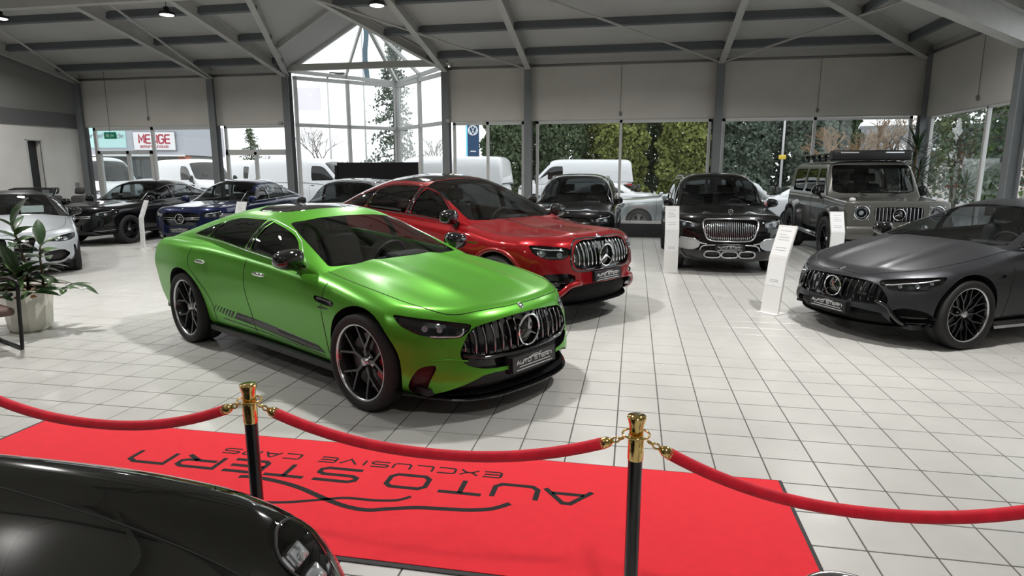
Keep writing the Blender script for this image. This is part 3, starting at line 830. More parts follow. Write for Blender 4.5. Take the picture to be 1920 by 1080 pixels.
def mirrors(parent, x, y, z, m, size=(.10, .12, .085), arm=True, base=None):
    for sg in (-1, 1):
        o = MB(); sx, sy, sz = size
        o.ellipsoid((0, 0, 0), (sx, sy, sz), 18, 12, .75)
        for i, v in enumerate(o.V):
            X, Yy, Z = v
            if X < -sx * .45: X = -sx * .45
            Z2 = Z * (1 - .18 * (Yy * sg / sy)) ; o.V[i] = (X, Yy, Z2)
        w = o.build('door_mirror', m, parent, True); w.location = (x, sg * y, z)
        g = MB(); g.ellipsoid((-sx * .46, 0, 0), (.004, sy * .8, sz * .72), 16, 8, .7); g.build('mirror_glass', CHROME, w, True)
        if arm:
            a = MB(); a.tube([(0, -sg * sy * .5, -sz * .6), (.01, -sg * sy * 1.0, -sz * 1.3), (.0, -sg * sy * 1.7, -sz * 1.7)], [.03, .026, .034], 8)
            a.build('mirror_arm', BLACK, w, True)
def seat_mesh():
    b = MB()
    b.cbox(-.26, .27, -.25, .25, .0, .16, .06)
    n0 = len(b.V); b.cbox(-.07, .08, -.24, .24, .05, .66, .06)
    for i in range(n0, len(b.V)):
        x, y, z = b.V[i]; b.V[i] = (x - .26 - z * .28, y * (1 - .25 * max(0, z - .3)), z)
    n1 = len(b.V); b.cbox(-.05, .06, -.13, .13, .70, .88, .045)
    for i in range(n1, len(b.V)):
        x, y, z = b.V[i]; b.V[i] = (x - .26 - z * .27, y, z)
    return b
SEAT = {}
def interior(parent, xd, zd, wd, zseat, xseat, m=LEATHER, rear=True, wheel_y=.36, tub=True, xr=-1.3, zfl=.3):
    """dashboard, wheel and seats; xd: x of the dash face"""
    d = MB(); d.cbox(xd - .02, xd + .55, -wd, wd, zd - .35, zd - .03, .05)
    d.build('dashboard', LEATHER, parent, True)
    h = MB(); h.cbox(xd - .05, xd + .15, wheel_y - .2, wheel_y + .2, zd - .1, zd + .03, .03); h.build('instrument_hood', LEATHER, parent, True)
    s = MB(); s.tube([(0, .185 * math.cos(t), .185 * math.sin(t)) for t in np.linspace(0, 2 * PI, 29)[:-1]], .017, 8, closed=True)
    s.beam((0, -.17, 0), (0, .17, 0), .03, .03); s.beam((0, 0, 0), (0, 0, -.17), .03, .03); s.ellipsoid((-.01, 0, 0), (.03, .065, .055))
    sw = s.build('steering_wheel', LEATHER, parent, True); sw.location = (xd - .22, wheel_y, zd - .06); sw.rotation_euler = (0, R(22), 0)
    for row in ((xseat,) + ((xseat - .85,) if rear else ())):
        for sg in (-1, 1):
            if m.name not in SEAT:
                SEAT[m.name] = seat_mesh().build('seat', m, parent, True); o = SEAT[m.name]
            else: o = inst(SEAT[m.name], parent, name='seat')
            o.location = (row, sg * .37, zseat); o.rotation_euler = (0, 0, 0)
    if tub:
        t = MB(); t.box(xr, xd + .5, -wd - .02, wd + .02, zfl - .02, zfl)
        t.box(xr - .02, xr, -wd - .02, wd + .02, zfl, zd - .1)
        t.box(xr, xd + .3, wd + .02, wd + .04, zfl, zd - .05); t.box(xr, xd + .3, -wd - .04, -wd - .02, zfl, zd - .05)
        t.build('cabin_floor', CABIN, parent)
def seam(sh, pts, m, parent, name='panel_gap', r=.0035, proj='side', sg=1, view=None, sub=6):
    """dark shut line lying in the surface"""
    P = catmull(pts, sub) if len(pts) > 2 else [Vector(pts[0]).lerp(Vector(pts[1]), t) for t in np.linspace(0, 1, 14)]
    out = []
    for p in P:
        if proj == 'side': h = sh.bvh.ray_cast(Vector((p[0], sg * 3, p[2])), Vector((0, -sg, 0)))[0]
        elif proj == 'top': h = sh.bvh.ray_cast(Vector((p[0], p[1], 4)), Vector((0, 0, -1)))[0]
        else: h = sh.bvh.ray_cast(Vector((4, p[1], p[2])), Vector((-1, 0, 0)))[0]
        if h: out.append(h)
    if len(out) > 2: return MB().tube(out, r, 5).build(name, m, parent)
def near_seam(sh, pts, m, parent, name='panel_gap', r=.0035, sub=6):
    """the same for a line given roughly in 3D: snapped to the nearest surface point"""
    out = []
    for p in catmull(pts, sub):
        h = sh.bvh.find_nearest(p)[0]
        if h: out.append(h)
    return MB().tube(out, r, 5).build(name, m, parent, True)
def on(sh, p):
    h = sh.bvh.find_nearest(Vector(p)); return h[0], h[1]
def circle_pts(x, z, r, y, n=40):
    return [(x + r * math.cos(t), y, z + r * math.sin(t)) for t in np.linspace(0, 2 * PI, n + 1)[:-1]]
def arches(sh, parent, axles, ra, zc, hw, depth=.42, m=BLACK, lip=None, liprad=.012):
    for ax in axles:
        for sg in (-1, 1):
            pt = sh.cut(circle_pts(ax, zc, ra, sg), (0, sg, 0), filt=lambda c: c.y * sg > .35, nmin=-.2)
            if not pt[1]: continue
            V, F = recess(pt, depth)
            # flatten the inner wall of the well
            n = len(pt[0])
            V = [v if i < n else Vector((v.x, sg * (hw - depth), v.z)) for i, v in enumerate(V)]
            obj('wheel_well', V, F, m, parent)
            if lip:
                P = [];
                for t in np.linspace(-.12, PI + .12, 30):
                    y = sh.side(ax + (ra + liprad * .3) * math.cos(t), zc + (ra + liprad * .3) * math.sin(t), sg)
                    if y is not None: P.append((ax + (ra + liprad * .2) * math.cos(t), y - sg * liprad * .35, zc + (ra + liprad * .2) * math.sin(t)))
                if len(P) > 3: MB().tube(P, liprad, 8).build('arch_lip', lip, parent, True)
def slats(sh, parent, ys, zlo, zhi, m, r=.009, off=-.03, xpush=None, name='grille_slat', flat=2.2, bow=.0):
    """vertical grille bars that follow the nose"""
    for y in ys:
        a, b = zlo(y), zhi(y)
        if b - a < .03: continue
        P = []
        for t in np.linspace(0, 1, 7):
            z = a + (b - a) * t; x = sh.front(y, z)
            if x is None: continue
            P.append((x + off + bow * math.sin(PI * t), y, z))
        if len(P) > 2:
            MB().tube(P, r, 6).build(name, m, parent, True)
def cut_cabin(sh, x0, x1, w, znm=.6):
    """open the top of the lower body under the cabin"""
    fs = [f for f in sh.bm.faces if f.normal.z > znm and x0 < f.calc_center_median().x < x1 and abs(f.calc_center_median().y) < w(f.calc_center_median().x)]
    bmesh.ops.delete(sh.bm, geom=fs, context='FACES')
def mk_windows(bot, top, xf, xr, pillars, gl, ins=.012):
    """side glass between pillars (x at mid height, half width, lean) from sill and roof-rail curves"""
    out = []; ends = [(xf, 0, 0)] + list(pillars) + [(xr, 0, 0)]
    for i in range(len(ends) - 1):
        (xa, ha, la), (xb, hb, lb) = ends[i], ends[i + 1]
        ta = xa - ha + (la / 2 if i else 0); tb = xb + hb + (lb / 2 if i < len(ends) - 2 else 0)
        ba = xa - ha - (la / 2 if i else 0); bb = xb + hb - (lb / 2 if i < len(ends) - 2 else 0)
        p = [(x, float(top(x)) - ins) for x in np.linspace(ta, tb, 8)] + [(x, float(bot(x)) + ins) for x in np.linspace(bb, ba, 8)]
        out.append(('side_window', p, gl[min(i, len(gl) - 1)]))
    for xp, h, l in pillars:
        q = .004
        xt, xbm = xp + l / 2, xp - l / 2
        out.append(('window_pillar', [(xt + h - q, float(top(xt)) - ins), (xt - h + q, float(top(xt)) - ins), (xbm - h + q, float(bot(xbm)) + ins), (xbm + h - q, float(bot(xbm)) + ins)], None))
    return out
def mk_dlo(bot, top, xf, xr):
    return [(x, float(top(x))) for x in np.linspace(xf, xr, 14)] + [(x, float(bot(x))) for x in np.linspace(xr, xf, 12)]
def make_car(S):
    root = empty(S['name'], (S['pos'][0], S['pos'][1], S['pos'][2] if len(S['pos']) > 2 else 0), R(S['head']))
    tag(root, S['label'], 'car', S.get('group'))
    P, G = S['P'], S['G']
    sb = Shell(*body_mesh(P, S.get('step', .055)))
    sh = Shell(*house_mesh(G, S.get('hstep', .05), S.get('hns', 44)))
    if 'before' in S: S['before'](sb, sh, root)
    hwm = float(P['hw'](S['axles'][0]))
    if S.get('arch', True):
        arches(sb, root, S['axles'], S['ra'], S['wr'] + S.get('az', .01), hwm, .40, BLACK, S.get('lip'), S.get('liprad', .012))
    # side glass
    for nm, poly, gm in S.get('windows', []):
        for sg in (-1, 1):
            pts = [(x, sg, z) for x, z in chaikin(poly, 1, .2)]
            if nm == 'window_pillar':
                pts = [(x, sg, z) for x, z in poly]
                cut_part(sh, nm, pts, (0, sg, 0), GLOSS, root, -.001, .02, filt=lambda c: c.y * sg > .2)
            else:
                cut_part(sh, nm, pts, (0, sg, 0), gm, root, .006, .01, filt=lambda c: c.y * sg > .2)
    if 'screen' in S:
        hp = S['screen']; full = [(S['sx'], y, z) for y, z in hp] + [(S['sx'], -y, z) for y, z in hp[::-1]]
        pts = chaikin(full, 2, .12)
        cut_part(sh, 'windscreen', pts, (1, 0, .0), S.get('wsglass', WSGLASS), root, .004, .01, filt=lambda c: c.x > S['sx'])
    if 'rear' in S:
        hp = S['rear']; full = [(S['rx'], y, z) for y, z in hp] + [(S['rx'], -y, z) for y, z in hp[::-1]]
        cut_part(sh, 'rear_window', chaikin(full, 2, .12), S.get('rearview', (-1, 0, 0)), S.get('rearglass', PRIVGLASS), root, .004, .01, filt=lambda c: c.x < S['rx'])
    if 'sunroof' in S:
        hp = S['sunroof']; pts = chaikin([(x, y, 2) for x, y in hp] + [(x, -y, 2) for x, y in hp[::-1]], 2, .15)
        cut_part(sh, 'glass_roof', pts, (0, 0, 1), GLOSS, root, .002, .01)
    for sg in (-1, 1):
        if 'dlo' in S:   # bright or black moulding round the side glass
            P3 = []
            for x, z in S['dlo']:
                y = sh.side(x, z, sg)
                if y is not None: P3.append((x, y, z))
            MB().tube(P3, S.get('dlor', .008), 6, closed=True).build('window_moulding', S.get('dlom', GLOSS), root, True)
    if 'after' in S: S['after'](sb, sh, root)
    cut_cabin(sb, G['x1'] + .25 if G['x1'] < G['x0'] else G['x0'] + .25, max(G['x0'], G['x1']) - S.get('cowl', .22), lambda x: float(G['w'](x)) - .05)
    sb.build('body', S['paint'], root)
    sh.build('cabin_shell', S.get('roof', S['paint']), root)
    for i, ax in enumerate(S['axles']):
        for sg in (-1, 1):
            wheel(root, ax, sg * (S['track'][i] - S['ww'] / 2), S['wr'], S['ww'], S['rim'], S['style'], S.get('caliper', CALIPER), S.get('redge', RIMEDGE), S.get('spoke', RIMBLK), S.get('simple', False), yaw=S.get('steer', 0) if i == 0 else 0)
    I = S.get('interior')
    if I: interior(root, **I)
    # underside
    u = MB(); z_ = S.get('under', float(P['zb'](0)) - .02); ra_ = S['ra'] + .02; a0, a1 = S['axles'][0], S['axles'][1]
    u.box(a1 + ra_, a0 - ra_, -hwm + .06, hwm - .06, z_, z_ + .05); u.box(a1 - ra_, a1 + ra_, -hwm + .34, hwm - .34, z_, z_ + .05); u.box(a0 - ra_, a0 + ra_, -hwm + .34, hwm - .34, z_, z_ + .05)
    u.box(a0 + ra_, P['xf'] - .30, -hwm + .16, hwm - .16, z_, z_ + .05); u.box(P['xr'] + .30, a1 - ra_, -hwm + .16, hwm - .16, z_ + .04, z_ + .09); u.build('underbody', BLACK, root)
    return root
def lamp(sb, root, pts, view, depth=.06, leds=(), m=LAMPIN, name='headlamp', vec=None, drl=None, filt=None):
    """both headlamps: dark bowl, clear lens, light units"""
    for sg in (-1, 1):
        pp = [(p[0], abs(p[1]) * sg, p[2]) for p in pts]
        vw = (view[0], abs(view[1]) * sg, view[2])
        pt = sb.cut(chaikin(pp, 2, .15), vw, filt=(lambda c: c.y * sg > .1))
        if not pt[1]: continue
        V, F = recess(pt, depth)
        hl = obj(name, V, F, m, root)
        V, F = pane(pt, .002, .004); obj('lamp_lens', V, F, LENS, hl, True)
        for q, r in leds:
            p = Vector((q[0], abs(q[1]) * sg, q[2])); h = sb.bvh.find_nearest(p)
            c = h[0] - Vector(vw).normalized() * depth * .75
            o = MB(); o.lathe([(0, .0), (r * .55, .008), (r * .8, .02), (r, .03), (r, .0)], 18, 'x')
            e = o.build('light_unit', LED, hl, True); e.location = c
            e.rotation_euler = Vector((1, 0, 0)).rotation_difference(Vector(vw).normalized()).to_euler()
        if drl:
            L = []
            for q in catmull([(p[0], abs(p[1]) * sg, p[2]) for p in drl], 5):
                h = sb.bvh.find_nearest(q); L.append(h[0] - Vector(vw).normalized() * .008)
            MB().tube(L, .007, 6).build('daytime_light', LED, hl, True)
def handle(sb, root, x, z, m=CHROME, sg=1, L=.11):
    y = sb.side(x, z, sg)
    if y is None: return
    o = MB(); o.ellipsoid((0, 0, 0), (L, .022, .020), 14, 8, .85)
    e = o.build('door_handle', m, root, True); e.location = (x, y + sg * .008, z)
def skirt(sb, root, x0, x1, z, m=GLOSS, h=.06, out=.0, edge=None):
    for sg in (-1, 1):
        V = []; F = []; xs = np.linspace(x0, x1, 14)
        for x in xs:
            y = sb.side(float(x), z + h * .9, sg) or sg * .85
            V += [(x, y - sg * .01, z + h), (x, y + sg * (.012 + out), z + h * .6), (x, y + sg * (.02 + out), z), (x, y - sg * .25, z - .01)]
        for i in range(len(xs) - 1):
            for j in range(3): F.append((i * 4 + j, i * 4 + j + 1, i * 4 + j + 5, i * 4 + j + 4))
        obj('side_skirt', V, F, m, root)
# ------------------------------------------------------------------ the green four-door coupe
GREEN = paint('satin_green_paint', (.10, .37, .03), metal=.5, rough=.34, coat=.35, coat_rough=.22, flake=.08)
def green_after(sb, sh, root):
    # hood shut lines
    hood = [(.78, -.76, 1), (1.1, -.79, 1), (1.4, -.79, 1), (1.72, -.765, 1), (1.95, -.70, 1), (2.09, -.57, 1), (2.16, -.3, 1), (2.18, 0, 1)]
    hood = hood + [(x, -y, 1) for x, y, _ in hood[-2::-1]]
    seam(sb, hood, BLACK, root, 'bonnet_gap', .0035, 'top')
    for sg in (-1, 1):
        seam(sb, [(.98, 0, .90), (.97, 0, .75), (.98, 0, .5), (1.0, 0, .30)], BLACK, root, 'door_gap', .0032, 'side', sg)
        seam(sb, [(-.28, 0, .97), (-.28, 0, .7), (-.25, 0, .45), (-.2, 0, .28)], BLACK, root, 'door_gap', .0032, 'side', sg)
        seam(sb, [(-1.30, 0, 1.0), (-1.32, 0, .85), (-1.12, 0, .66), (-.98, 0, .5), (-.95, 0, .30)], BLACK, root, 'door_gap', .0032, 'side', sg)
        handle(sb, root, -.02, .865, CHROME, sg); handle(sb, root, -1.08, .885, CHROME, sg)
        # wing vent
        cut_part(sb, 'wing_vent', [(x, sg, z) for x, z in chaikin([(.86, .80), (1.13, .785), (1.15, .755), (1.10, .735), (.90, .75), (.85, .775)], 2)], (0, sg, 0), CARBON, root, depth=.02, filt=lambda c: c.y * sg > .3)
        for i in range(2):
            y = sb.side(1.0, .77, sg); MB().tube([(.9, y - sg * .004, .768 + i * .012), (1.1, y - sg * .004, .757 + i * .012)], .004, 6).build('vent_blade', SATIN if i else GLOSS, root)
        # side stripe decal
        st = [(.93, .325), (.84, .378), (-.52, .447), (-.60, .378), (.55, .322)]
        cut_part(sb, 'side_stripe', [(x, sg, z) for x, z in st], (0, sg, 0), mat('stripe_grey', (.035, .04, .038), rough=.35), root, -.0005, .004, filt=lambda c: c.y * sg > .3)
        for i in range(7):
            x0 = -.625 - i * .055; w = .038 - i * .004
            cut_part(sb, 'stripe_bar', [(x0, sg, .378 + .006 * i), (x0 + .065, sg, .449 + .003 * i), (x0 + .065 - w, sg, .451 + .003 * i), (x0 - w, sg, .38 + .006 * i)], (0, sg, 0), MATS['stripe_grey'], root, -.0005, .004, filt=lambda c: c.y * sg > .3)
        cut_part(sb, 'stripe_pinline', [(x, sg, z) for x, z in [(.93, .305), (-.80, .352), (-.80, .342), (.90, .295)]], (0, sg, 0), MATS['stripe_grey'], root, -.0005, .004, filt=lambda c: c.y * sg > .3)
        # badge under the vent
        t = MB(); y = sb.side(1.0, .715, sg)
        for i in range(5): t.box(.93 + i * .032, .953 + i * .032, min(y, y + sg * .004), max(y, y + sg * .004), .708, .722)
        t.build('wing_badge', CARBON, root)
    skirt(sb, root, 1.02, -1.05, .175, GLOSS, .045, -.006)
def green_before(sb, sh, root):
    nose = lambda z, hi=0: None
    # grille opening
    g = [(2.3, -.50, .672), (2.3, -.25, .696), (2.3, 0, .704), (2.3, .25, .696), (2.3, .50, .672), (2.3, .57, .61), (2.3, .63, .50), (2.3, .60, .41), (2.3, .45, .36), (2.3, 0, .35), (2.3, -.45, .36), (2.3, -.60, .41), (2.3, -.63, .50), (2.3, -.565, .62)]
    cut_part(sb, 'grille_opening', chaikin(g, 2, .2), (1, 0, 0), GLOSS, root, depth=.07, filt=lambda c: c.x > 1.5)
    ytop = curve((0, .69), (.25, .683), (.50, .66), (.56, .60), (.6, .52)); ybot = curve((0, .44), (.45, .452), (.57, .49), (.6, .52))
    ys = [s * (.115 + .077 * i) for i in range(7) for s in (-1, 1)]
    slats(sb, root, ys, lambda y: float(ybot(abs(y))), lambda y: float(ytop(abs(y))), mat('slat_dark_chrome', (.3, .3, .31), rough=.18, metal=1.0), .0085, -.028, bow=.014)
    MB().tube([(sb.front(y, z) - .012, y, z) for y, z in [(-.60, .48), (-.45, .44), (-.2, .425), (0, .42), (.2, .425), (.45, .44), (.60, .48)]], .016, 8).build('grille_lower_bar', GLOSS, root, True)
    star(root, (sb.front(0, .573) + .004, 0, .573), .118, CHROME)
    h = on(sb, (2.22, 0, .775)); o = MB(); o.lathe([(0, .006), (.024, .005), (.03, .0), (.03, -.01)], 20, 'z'); e = o.build('bonnet_badge', CHROME, root, True); e.location = h[0]; e.rotation_euler = Vector((0, 0, 1)).rotation_difference(h[1]).to_euler()
    plate(root, (sb.front(0, .355) + .012, 0, .352), nrm=(1, 0, .04))
    pb = MB(); pb.box(-.05, .0, -.27, .27, -.065, .06); pb.build('plate_carrier', BLACK, root).location = (sb.front(0, .355) + .004, 0, .352)
    # lower intake and side intakes
    lo = [(2.3, -.46, .335), (2.3, 0, .32), (2.3, .46, .335), (2.3, .62, .27), (2.3, .80, .185), (2.3, .5, .172), (2.3, 0, .17), (2.3, -.5, .172), (2.3, -.80, .185), (2.3, -.62, .27)]
    cut_part(sb, 'lower_intake', chaikin(lo, 1, .15), (1, 0, 0), BLACK, root, depth=.10, filt=lambda c: c.x > 1.4)
    for sg in (-1, 1):
        si = [(2.05, sg * .73, .43), (1.96, sg * .83, .41), (1.93, sg * .88, .32), (1.92, sg * .895, .25), (1.95, sg * .865, .20), (2.0, sg * .80, .19), (2.02, sg * .79, .30)]
        cut_part(sb, 'side_intake', chaikin(si, 2, .2), (1, sg * .7, 0), mat('intake_red_reflection', (.05, .006, .008), rough=.4), root, depth=.06, filt=lambda c: c.y * sg > .3)  # dark intake, with a red reflection put into its colour
        # wing crease of the side intake
        near_seam(sb, [(2.05, sg * .80, .455), (2.12, sg * .70, .46), (2.2, sg * .58, .44)], GREEN, root, 'bumper_crease', .006)
    # splitter
    V = []; F = []; ys = np.linspace(-.9, .9, 25)
    for y in ys:
        x = None
        for zz in (.2, .22, .25): 
            x = x or sb.front(float(y), zz)
        x = x or 1.85
        up = .055 * max(0, (abs(y) - .55) / .35) ** 2
        V += [(x - .10, y, .145 + up), (x + .012, y, .145 + up), (x + .018, y, .153 + up), (x + .012, y, .16 + up), (x - .10, y, .17 + up)]
    for i in range(len(ys) - 1):
        for j in range(4): F.append((i * 5 + j, i * 5 + j + 1, i * 5 + j + 6, i * 5 + j + 5))
    obj('front_splitter', V, F, GLOSS, root)
    lamp(sb, root, [(1.79, .92, .775), (1.97, .86, .758), (2.12, .73, .735), (2.24, .575, .70), (2.24, .60, .655), (2.2, .645, .612), (2.1, .78, .615), (1.98, .86, .645), (1.86, .915, .705)], (1, .95, .15), .06,
         leds=[((2.02, .83, .69), .022), ((2.10, .75, .68), .02)], drl=[(2.21, .60, .69), (2.2, .63, .635), (2.13, .735, .628), (2.05, .80, .632)])
def green_top(x, b):
    ab = np.abs(b)
    w = sstep(.6, 1.0, x) * (1 - sstep(1.7, 2.15, x))
    return w * (.022 * np.exp(-((ab - .36) / .10) ** 2) - .006 * np.exp(-((ab - .62) / .08) ** 2))
def green_dy(x, z):
    d = .018 * np.exp(-((x + 1.6) / .55) ** 2 - ((z - .78) / .16) ** 2)          # rear haunch
    d = d + .012 * np.exp(-((x - 1.5) / .45) ** 2 - ((z - .68) / .14) ** 2)
    d = d - .022 * np.exp(-((x - .0) / .85) ** 2 - ((z - .47) / .13) ** 2)          # door hollow
    return d
GSPEC = dict(name='coupe_car', label='satin green four-door coupe with dark side stripe, nearest car on the tiles', pos=(-2.735, 5.708), head=-29.5, paint=GREEN,
    P=dict(xf=2.33, xr=-2.66, r=.075, Hh=.72,
        hw=curve((-2.66, .86), (-2.2, .94), (-1.475, .975), (-.8, .945), (0, .93), (.9, .945), (1.475, .968), (1.9, .935), (2.33, .87)),
        zt=curve((-2.66, .96), (-2.3, 1.02), (-1.8, 1.06), (-1.2, 1.065), (-.6, 1.04), (0, 1.005), (.6, .96), (1.0, .925), (1.475, .865), (1.85, .80), (2.1, .755), (2.33, .70)),
        zb=curve((-2.66, .30), (-2.2, .24), (-1.5, .22), (0, .22), (1.5, .20), (2.0, .17), (2.33, .165)),
        crown=curve((-2.66, .02), (-1, .04), (.6, .06), (1.2, .055), (1.8, .05), (2.15, .045), (2.33, .03)), cpow=2.4,
        sec=curve((0, .90), (.12, .945), (.3, .975), (.5, .99), (.68, 1.0), (.82, .985), (.93, .955), (1, .92)),
        noseplan=curve((0, 0), (.3, .015), (.5, .05), (.7, .13), (.85, .25), (1, .46)),
        nosez=curve((0, .0), (.25, .0), (.5, .03), (.7, .05), (.85, .08), (1, .14)),
        tailplan=curve((0, 0), (.5, .04), (.8, .14), (1, .34)), tailz=curve((0, .2), (.4, .05), (.8, .0), (1, .05)),
        top=green_top, dy=green_dy),
    G=dict(x0=1.02, x1=-2.62, n=lambda x: float(np.interp(x, [-2.6, -1.6, -.6, 0, 1], [2.6, 2.8, 3.2, 4, 4])), lean=.25, hr=.45, cr=.03,
        zb=curve((-2.62, .97), (-1.8, 1.02), (-1.2, 1.03), (0, .97), (1.02, .90)),
        zt=curve((-2.62, .975), (-2.45, 1.03), (-2.0, 1.175), (-1.6, 1.295), (-1.2, 1.378), (-.8, 1.425), (-.44, 1.432), (-.2, 1.40), (.0, 1.34), (.4, 1.17), (.7, 1.035), (.88, .955), (1.02, .90)),
        w=curve((-2.62, .70), (-2.2, .765), (-1.6, .82), (-.8, .862), (0, .875), (.5, .87), (.8, .845), (1.02, .80))),
    axles=(1.45, -1.505), ra=.41, az=.015, wr=.365, ww=.285, rim=.292, style='Y5', track=(.982, .985), step=.05, hstep=.045,
    windows=mk_windows(curve((.66, .962), (.3, .99), (-.3, 1.04), (-.95, 1.09), (-1.56, 1.105)), curve((.66, .972), (.42, 1.09), (.16, 1.215), (-.1, 1.285), (-.35, 1.32), (-.8, 1.315), (-1.15, 1.25), (-1.56, 1.125)), .63, -1.54, [(-.30, .04, .05), (-1.12, .018, .12)], [SIDEGLASS] * 3),
    dlo=mk_dlo(curve((.66, .962), (.3, .99), (-.3, 1.04), (-.95, 1.09), (-1.56, 1.105)), curve((.66, .972), (.42, 1.09), (.16, 1.215), (-.1, 1.285), (-.35, 1.32), (-.8, 1.315), (-1.15, 1.25), (-1.56, 1.125)), .63, -1.56), dlom=SATIN, dlor=.004,
    screen=[(.0, .975), (.40, .985), (.72, .985), (.70, 1.03), (.625, 1.2), (.575, 1.295), (.3, 1.328), (.0, 1.336)], sx=-.1,
    rear=[(.0, 1.06), (.45, 1.06), (.56, 1.1), (.45, 1.30), (.2, 1.335), (.0, 1.34)], rx=-1.1, sunroof=[(-.2, .48), (-.85, .50)],
    before=green_before, after=green_after, interior=dict(xd=.42, zd=.96, wd=.68, zseat=.42, xseat=-.25, xr=-1.9))
def finish_green():
    root = make_car(GSPEC)
    mirrors(root, .53, .945, 1.045, GLOSS, (.10, .13, .085))
    return root
finish_green()
# ------------------------------------------------------------------ templates for the other cars
def tpl(W, wb, fo, ro, zf, zax, zcw, zbm, zbr, ztl, zb=.24, zbf=.2, xc=None, roof=None, wbelt=.90, lean=.2, hr=.5, n=3.4, nA=4.2, crown=.06, r=.08, Hh=.8,
        nose=None, nosez=None, tail=None, tailz=None, sec=None, top=None, dy=None, cr=.03, zbr2=.3, crf=.04):
    a = wb / 2; xf = a + fo; xr = -(a + ro); h = W / 2
    xc = a - .55 if xc is None else xc
    P = dict(xf=xf, xr=xr, r=r, Hh=Hh,
        hw=curve((xr, h * .89), (-a - .35, h * .98), (-a, h), (-.35 * a, h * .972), (.4 * a, h * .972), (a, h), (a + fo * .5, h * .97), (xf, h * .90)),
        zt=curve((xr, ztl), (xr + .25, ztl + .02), (-a, zbr), (0, zbm), (xc, zcw), (a, zax), (xf - .22, zf + .02), (xf, zf - .03)),
        zb=curve((xr, zbr2), (-a, zb), (a, zb), (xf, zbf)),
        crown=curve((xr, .02), (xc, crown), (a, crown), (xf - .1, crf), (xf, crf * .6)), cpow=2.6,
        sec=sec or curve((0, .90), (.12, .95), (.3, .98), (.5, .995), (.68, 1.0), (.82, .99), (.93, .965), (1, .93)),
        noseplan=nose or curve((0, 0), (.3, .012), (.5, .04), (.7, .10), (.85, .20), (1, .38)),
        nosez=nosez or curve((0, .05), (.25, .0), (.5, .015), (.75, .04), (.9, .09), (1, .16)),
        tailplan=tail or curve((0, 0), (.5, .03), (.8, .10), (1, .26)), tailz=tailz or curve((0, .15), (.4, .03), (.8, .0), (1, .08)))
    if top: P['top'] = top
    if dy: P['dy'] = dy
    x0, x1 = roof[0][0], roof[-1][0]
    ztf = P['zt']
    G = dict(x0=x0, x1=x1, n=lambda x: float(np.interp(x, [x1, x1 + .9, xc - .7, xc - .4], [n, n, n, nA])), lean=lean, hr=hr, cr=cr,
        zb=lambda x: ztf(x) - .03, zt=curve(*roof),
        w=curve((x1, h * wbelt * .9), (x1 + .7, h * wbelt * .97), (0, h * wbelt), (xc - .3, h * wbelt), (x0, h * wbelt * .92)))
    return P, G
def hexgrille(sb, root, z0, z1, w0, w1, wm=None, zm=None, m=GLOSS, depth=.06, nm='grille_opening', ch=2, q=.2):
    wm = wm or max(w0, w1) * 1.04; zm = zm if zm is not None else z0 + (z1 - z0) * .45
    pts = [(2.3, -w1, z1), (2.3, 0, z1 + .012), (2.3, w1, z1), (2.3, wm, zm), (2.3, w0, z0), (2.3, 0, z0 - .01), (2.3, -w0, z0), (2.3, -wm, zm)]
    return cut_part(sb, nm, chaikin(pts, ch, q), (1, 0, 0), m, root, depth=depth, filt=lambda c: c.x > 1.2)
def opening(sb, root, pts, m=BLACK, depth=.06, name='air_intake', view=(1, 0, 0), both=True, ch=1):
    for sg in ((-1, 1) if both else (1,)):
        pp = [((sb.front(y * sg, z) or sb.front(y * sg * .93, z) or 2.0), y * sg, z) for y, z in pts]
        cut_part(sb, name, chaikin(pp, ch, .18), (view[0], view[1] * sg, view[2]), m, root, depth=depth, filt=(lambda c: c.x > 1.0 and c.y * sg > -.02) if both else (lambda c: c.x > 1.0))
def front_bar(sb, root, pts, r, m, name, off=0.0):
    P = []
    if len(pts) > 4: pts = [(q.x, q.y) for q in catmull([(y, z, 0) for y, z in pts], 3)]
    for y, z in pts:
        x = sb.front(y, z)
        if x is not None: P.append((x + off, y, z))
    if len(P) > 1: MB().tube(P, r, 8).build(name, m, root, True)
def badge(sb, root, x, z, r=.026):
    h = on(sb, (x, 0, z)); o = MB(); o.lathe([(0, .006), (r * .8, .005), (r, .0), (r, -.01)], 20, 'z'); e = o.build('bonnet_badge', CHROME, root, True); e.location = h[0]; e.rotation_euler = Vector((0, 0, 1)).rotation_difference(h[1]).to_euler()
def doors(sb, root, xs, z0, z1, x_h=(), zh=.9, m=CHROME):
    for sg in (-1, 1):
        for x in xs: seam(sb, [(x, 0, z1), (x - .01, 0, (z0 + z1) / 2), (x + .02, 0, z0)], BLACK, root, 'door_gap', .004, 'side', sg)
        for x in x_h: handle(sb, root, x, zh, m, sg, .10)
def rails(sh, root, x0, x1, y, m, zoff=.03, r=.014):
    for sg in (-1, 1):
        P = []
        for t in np.linspace(0, 1, 10):
            x = x0 + (x1 - x0) * t; z = sh.topz(x, sg * y)
            if z: P.append((x, sg * y, z + zoff * min(1, 5 * t, 5 * (1 - t)) - .004))
        MB().tube(P, r, 8).build('roof_rail', m, root, True)
def bonnet_seam(sb, root, x0, x1, y0, y1):
    L = [(x0, -y0, 1), ((x0 * .6 + x1 * .4), -y0, 1), ((x0 * .25 + x1 * .75), -(y0 * .5 + y1 * .5), 1), (x1 - .03, -y1 * .6, 1), (x1, 0, 1)]
    seam(sb, L + [(x, -y, 1) for x, y, _ in L[-2::-1]], BLACK, root, 'bonnet_gap', .004, 'top')
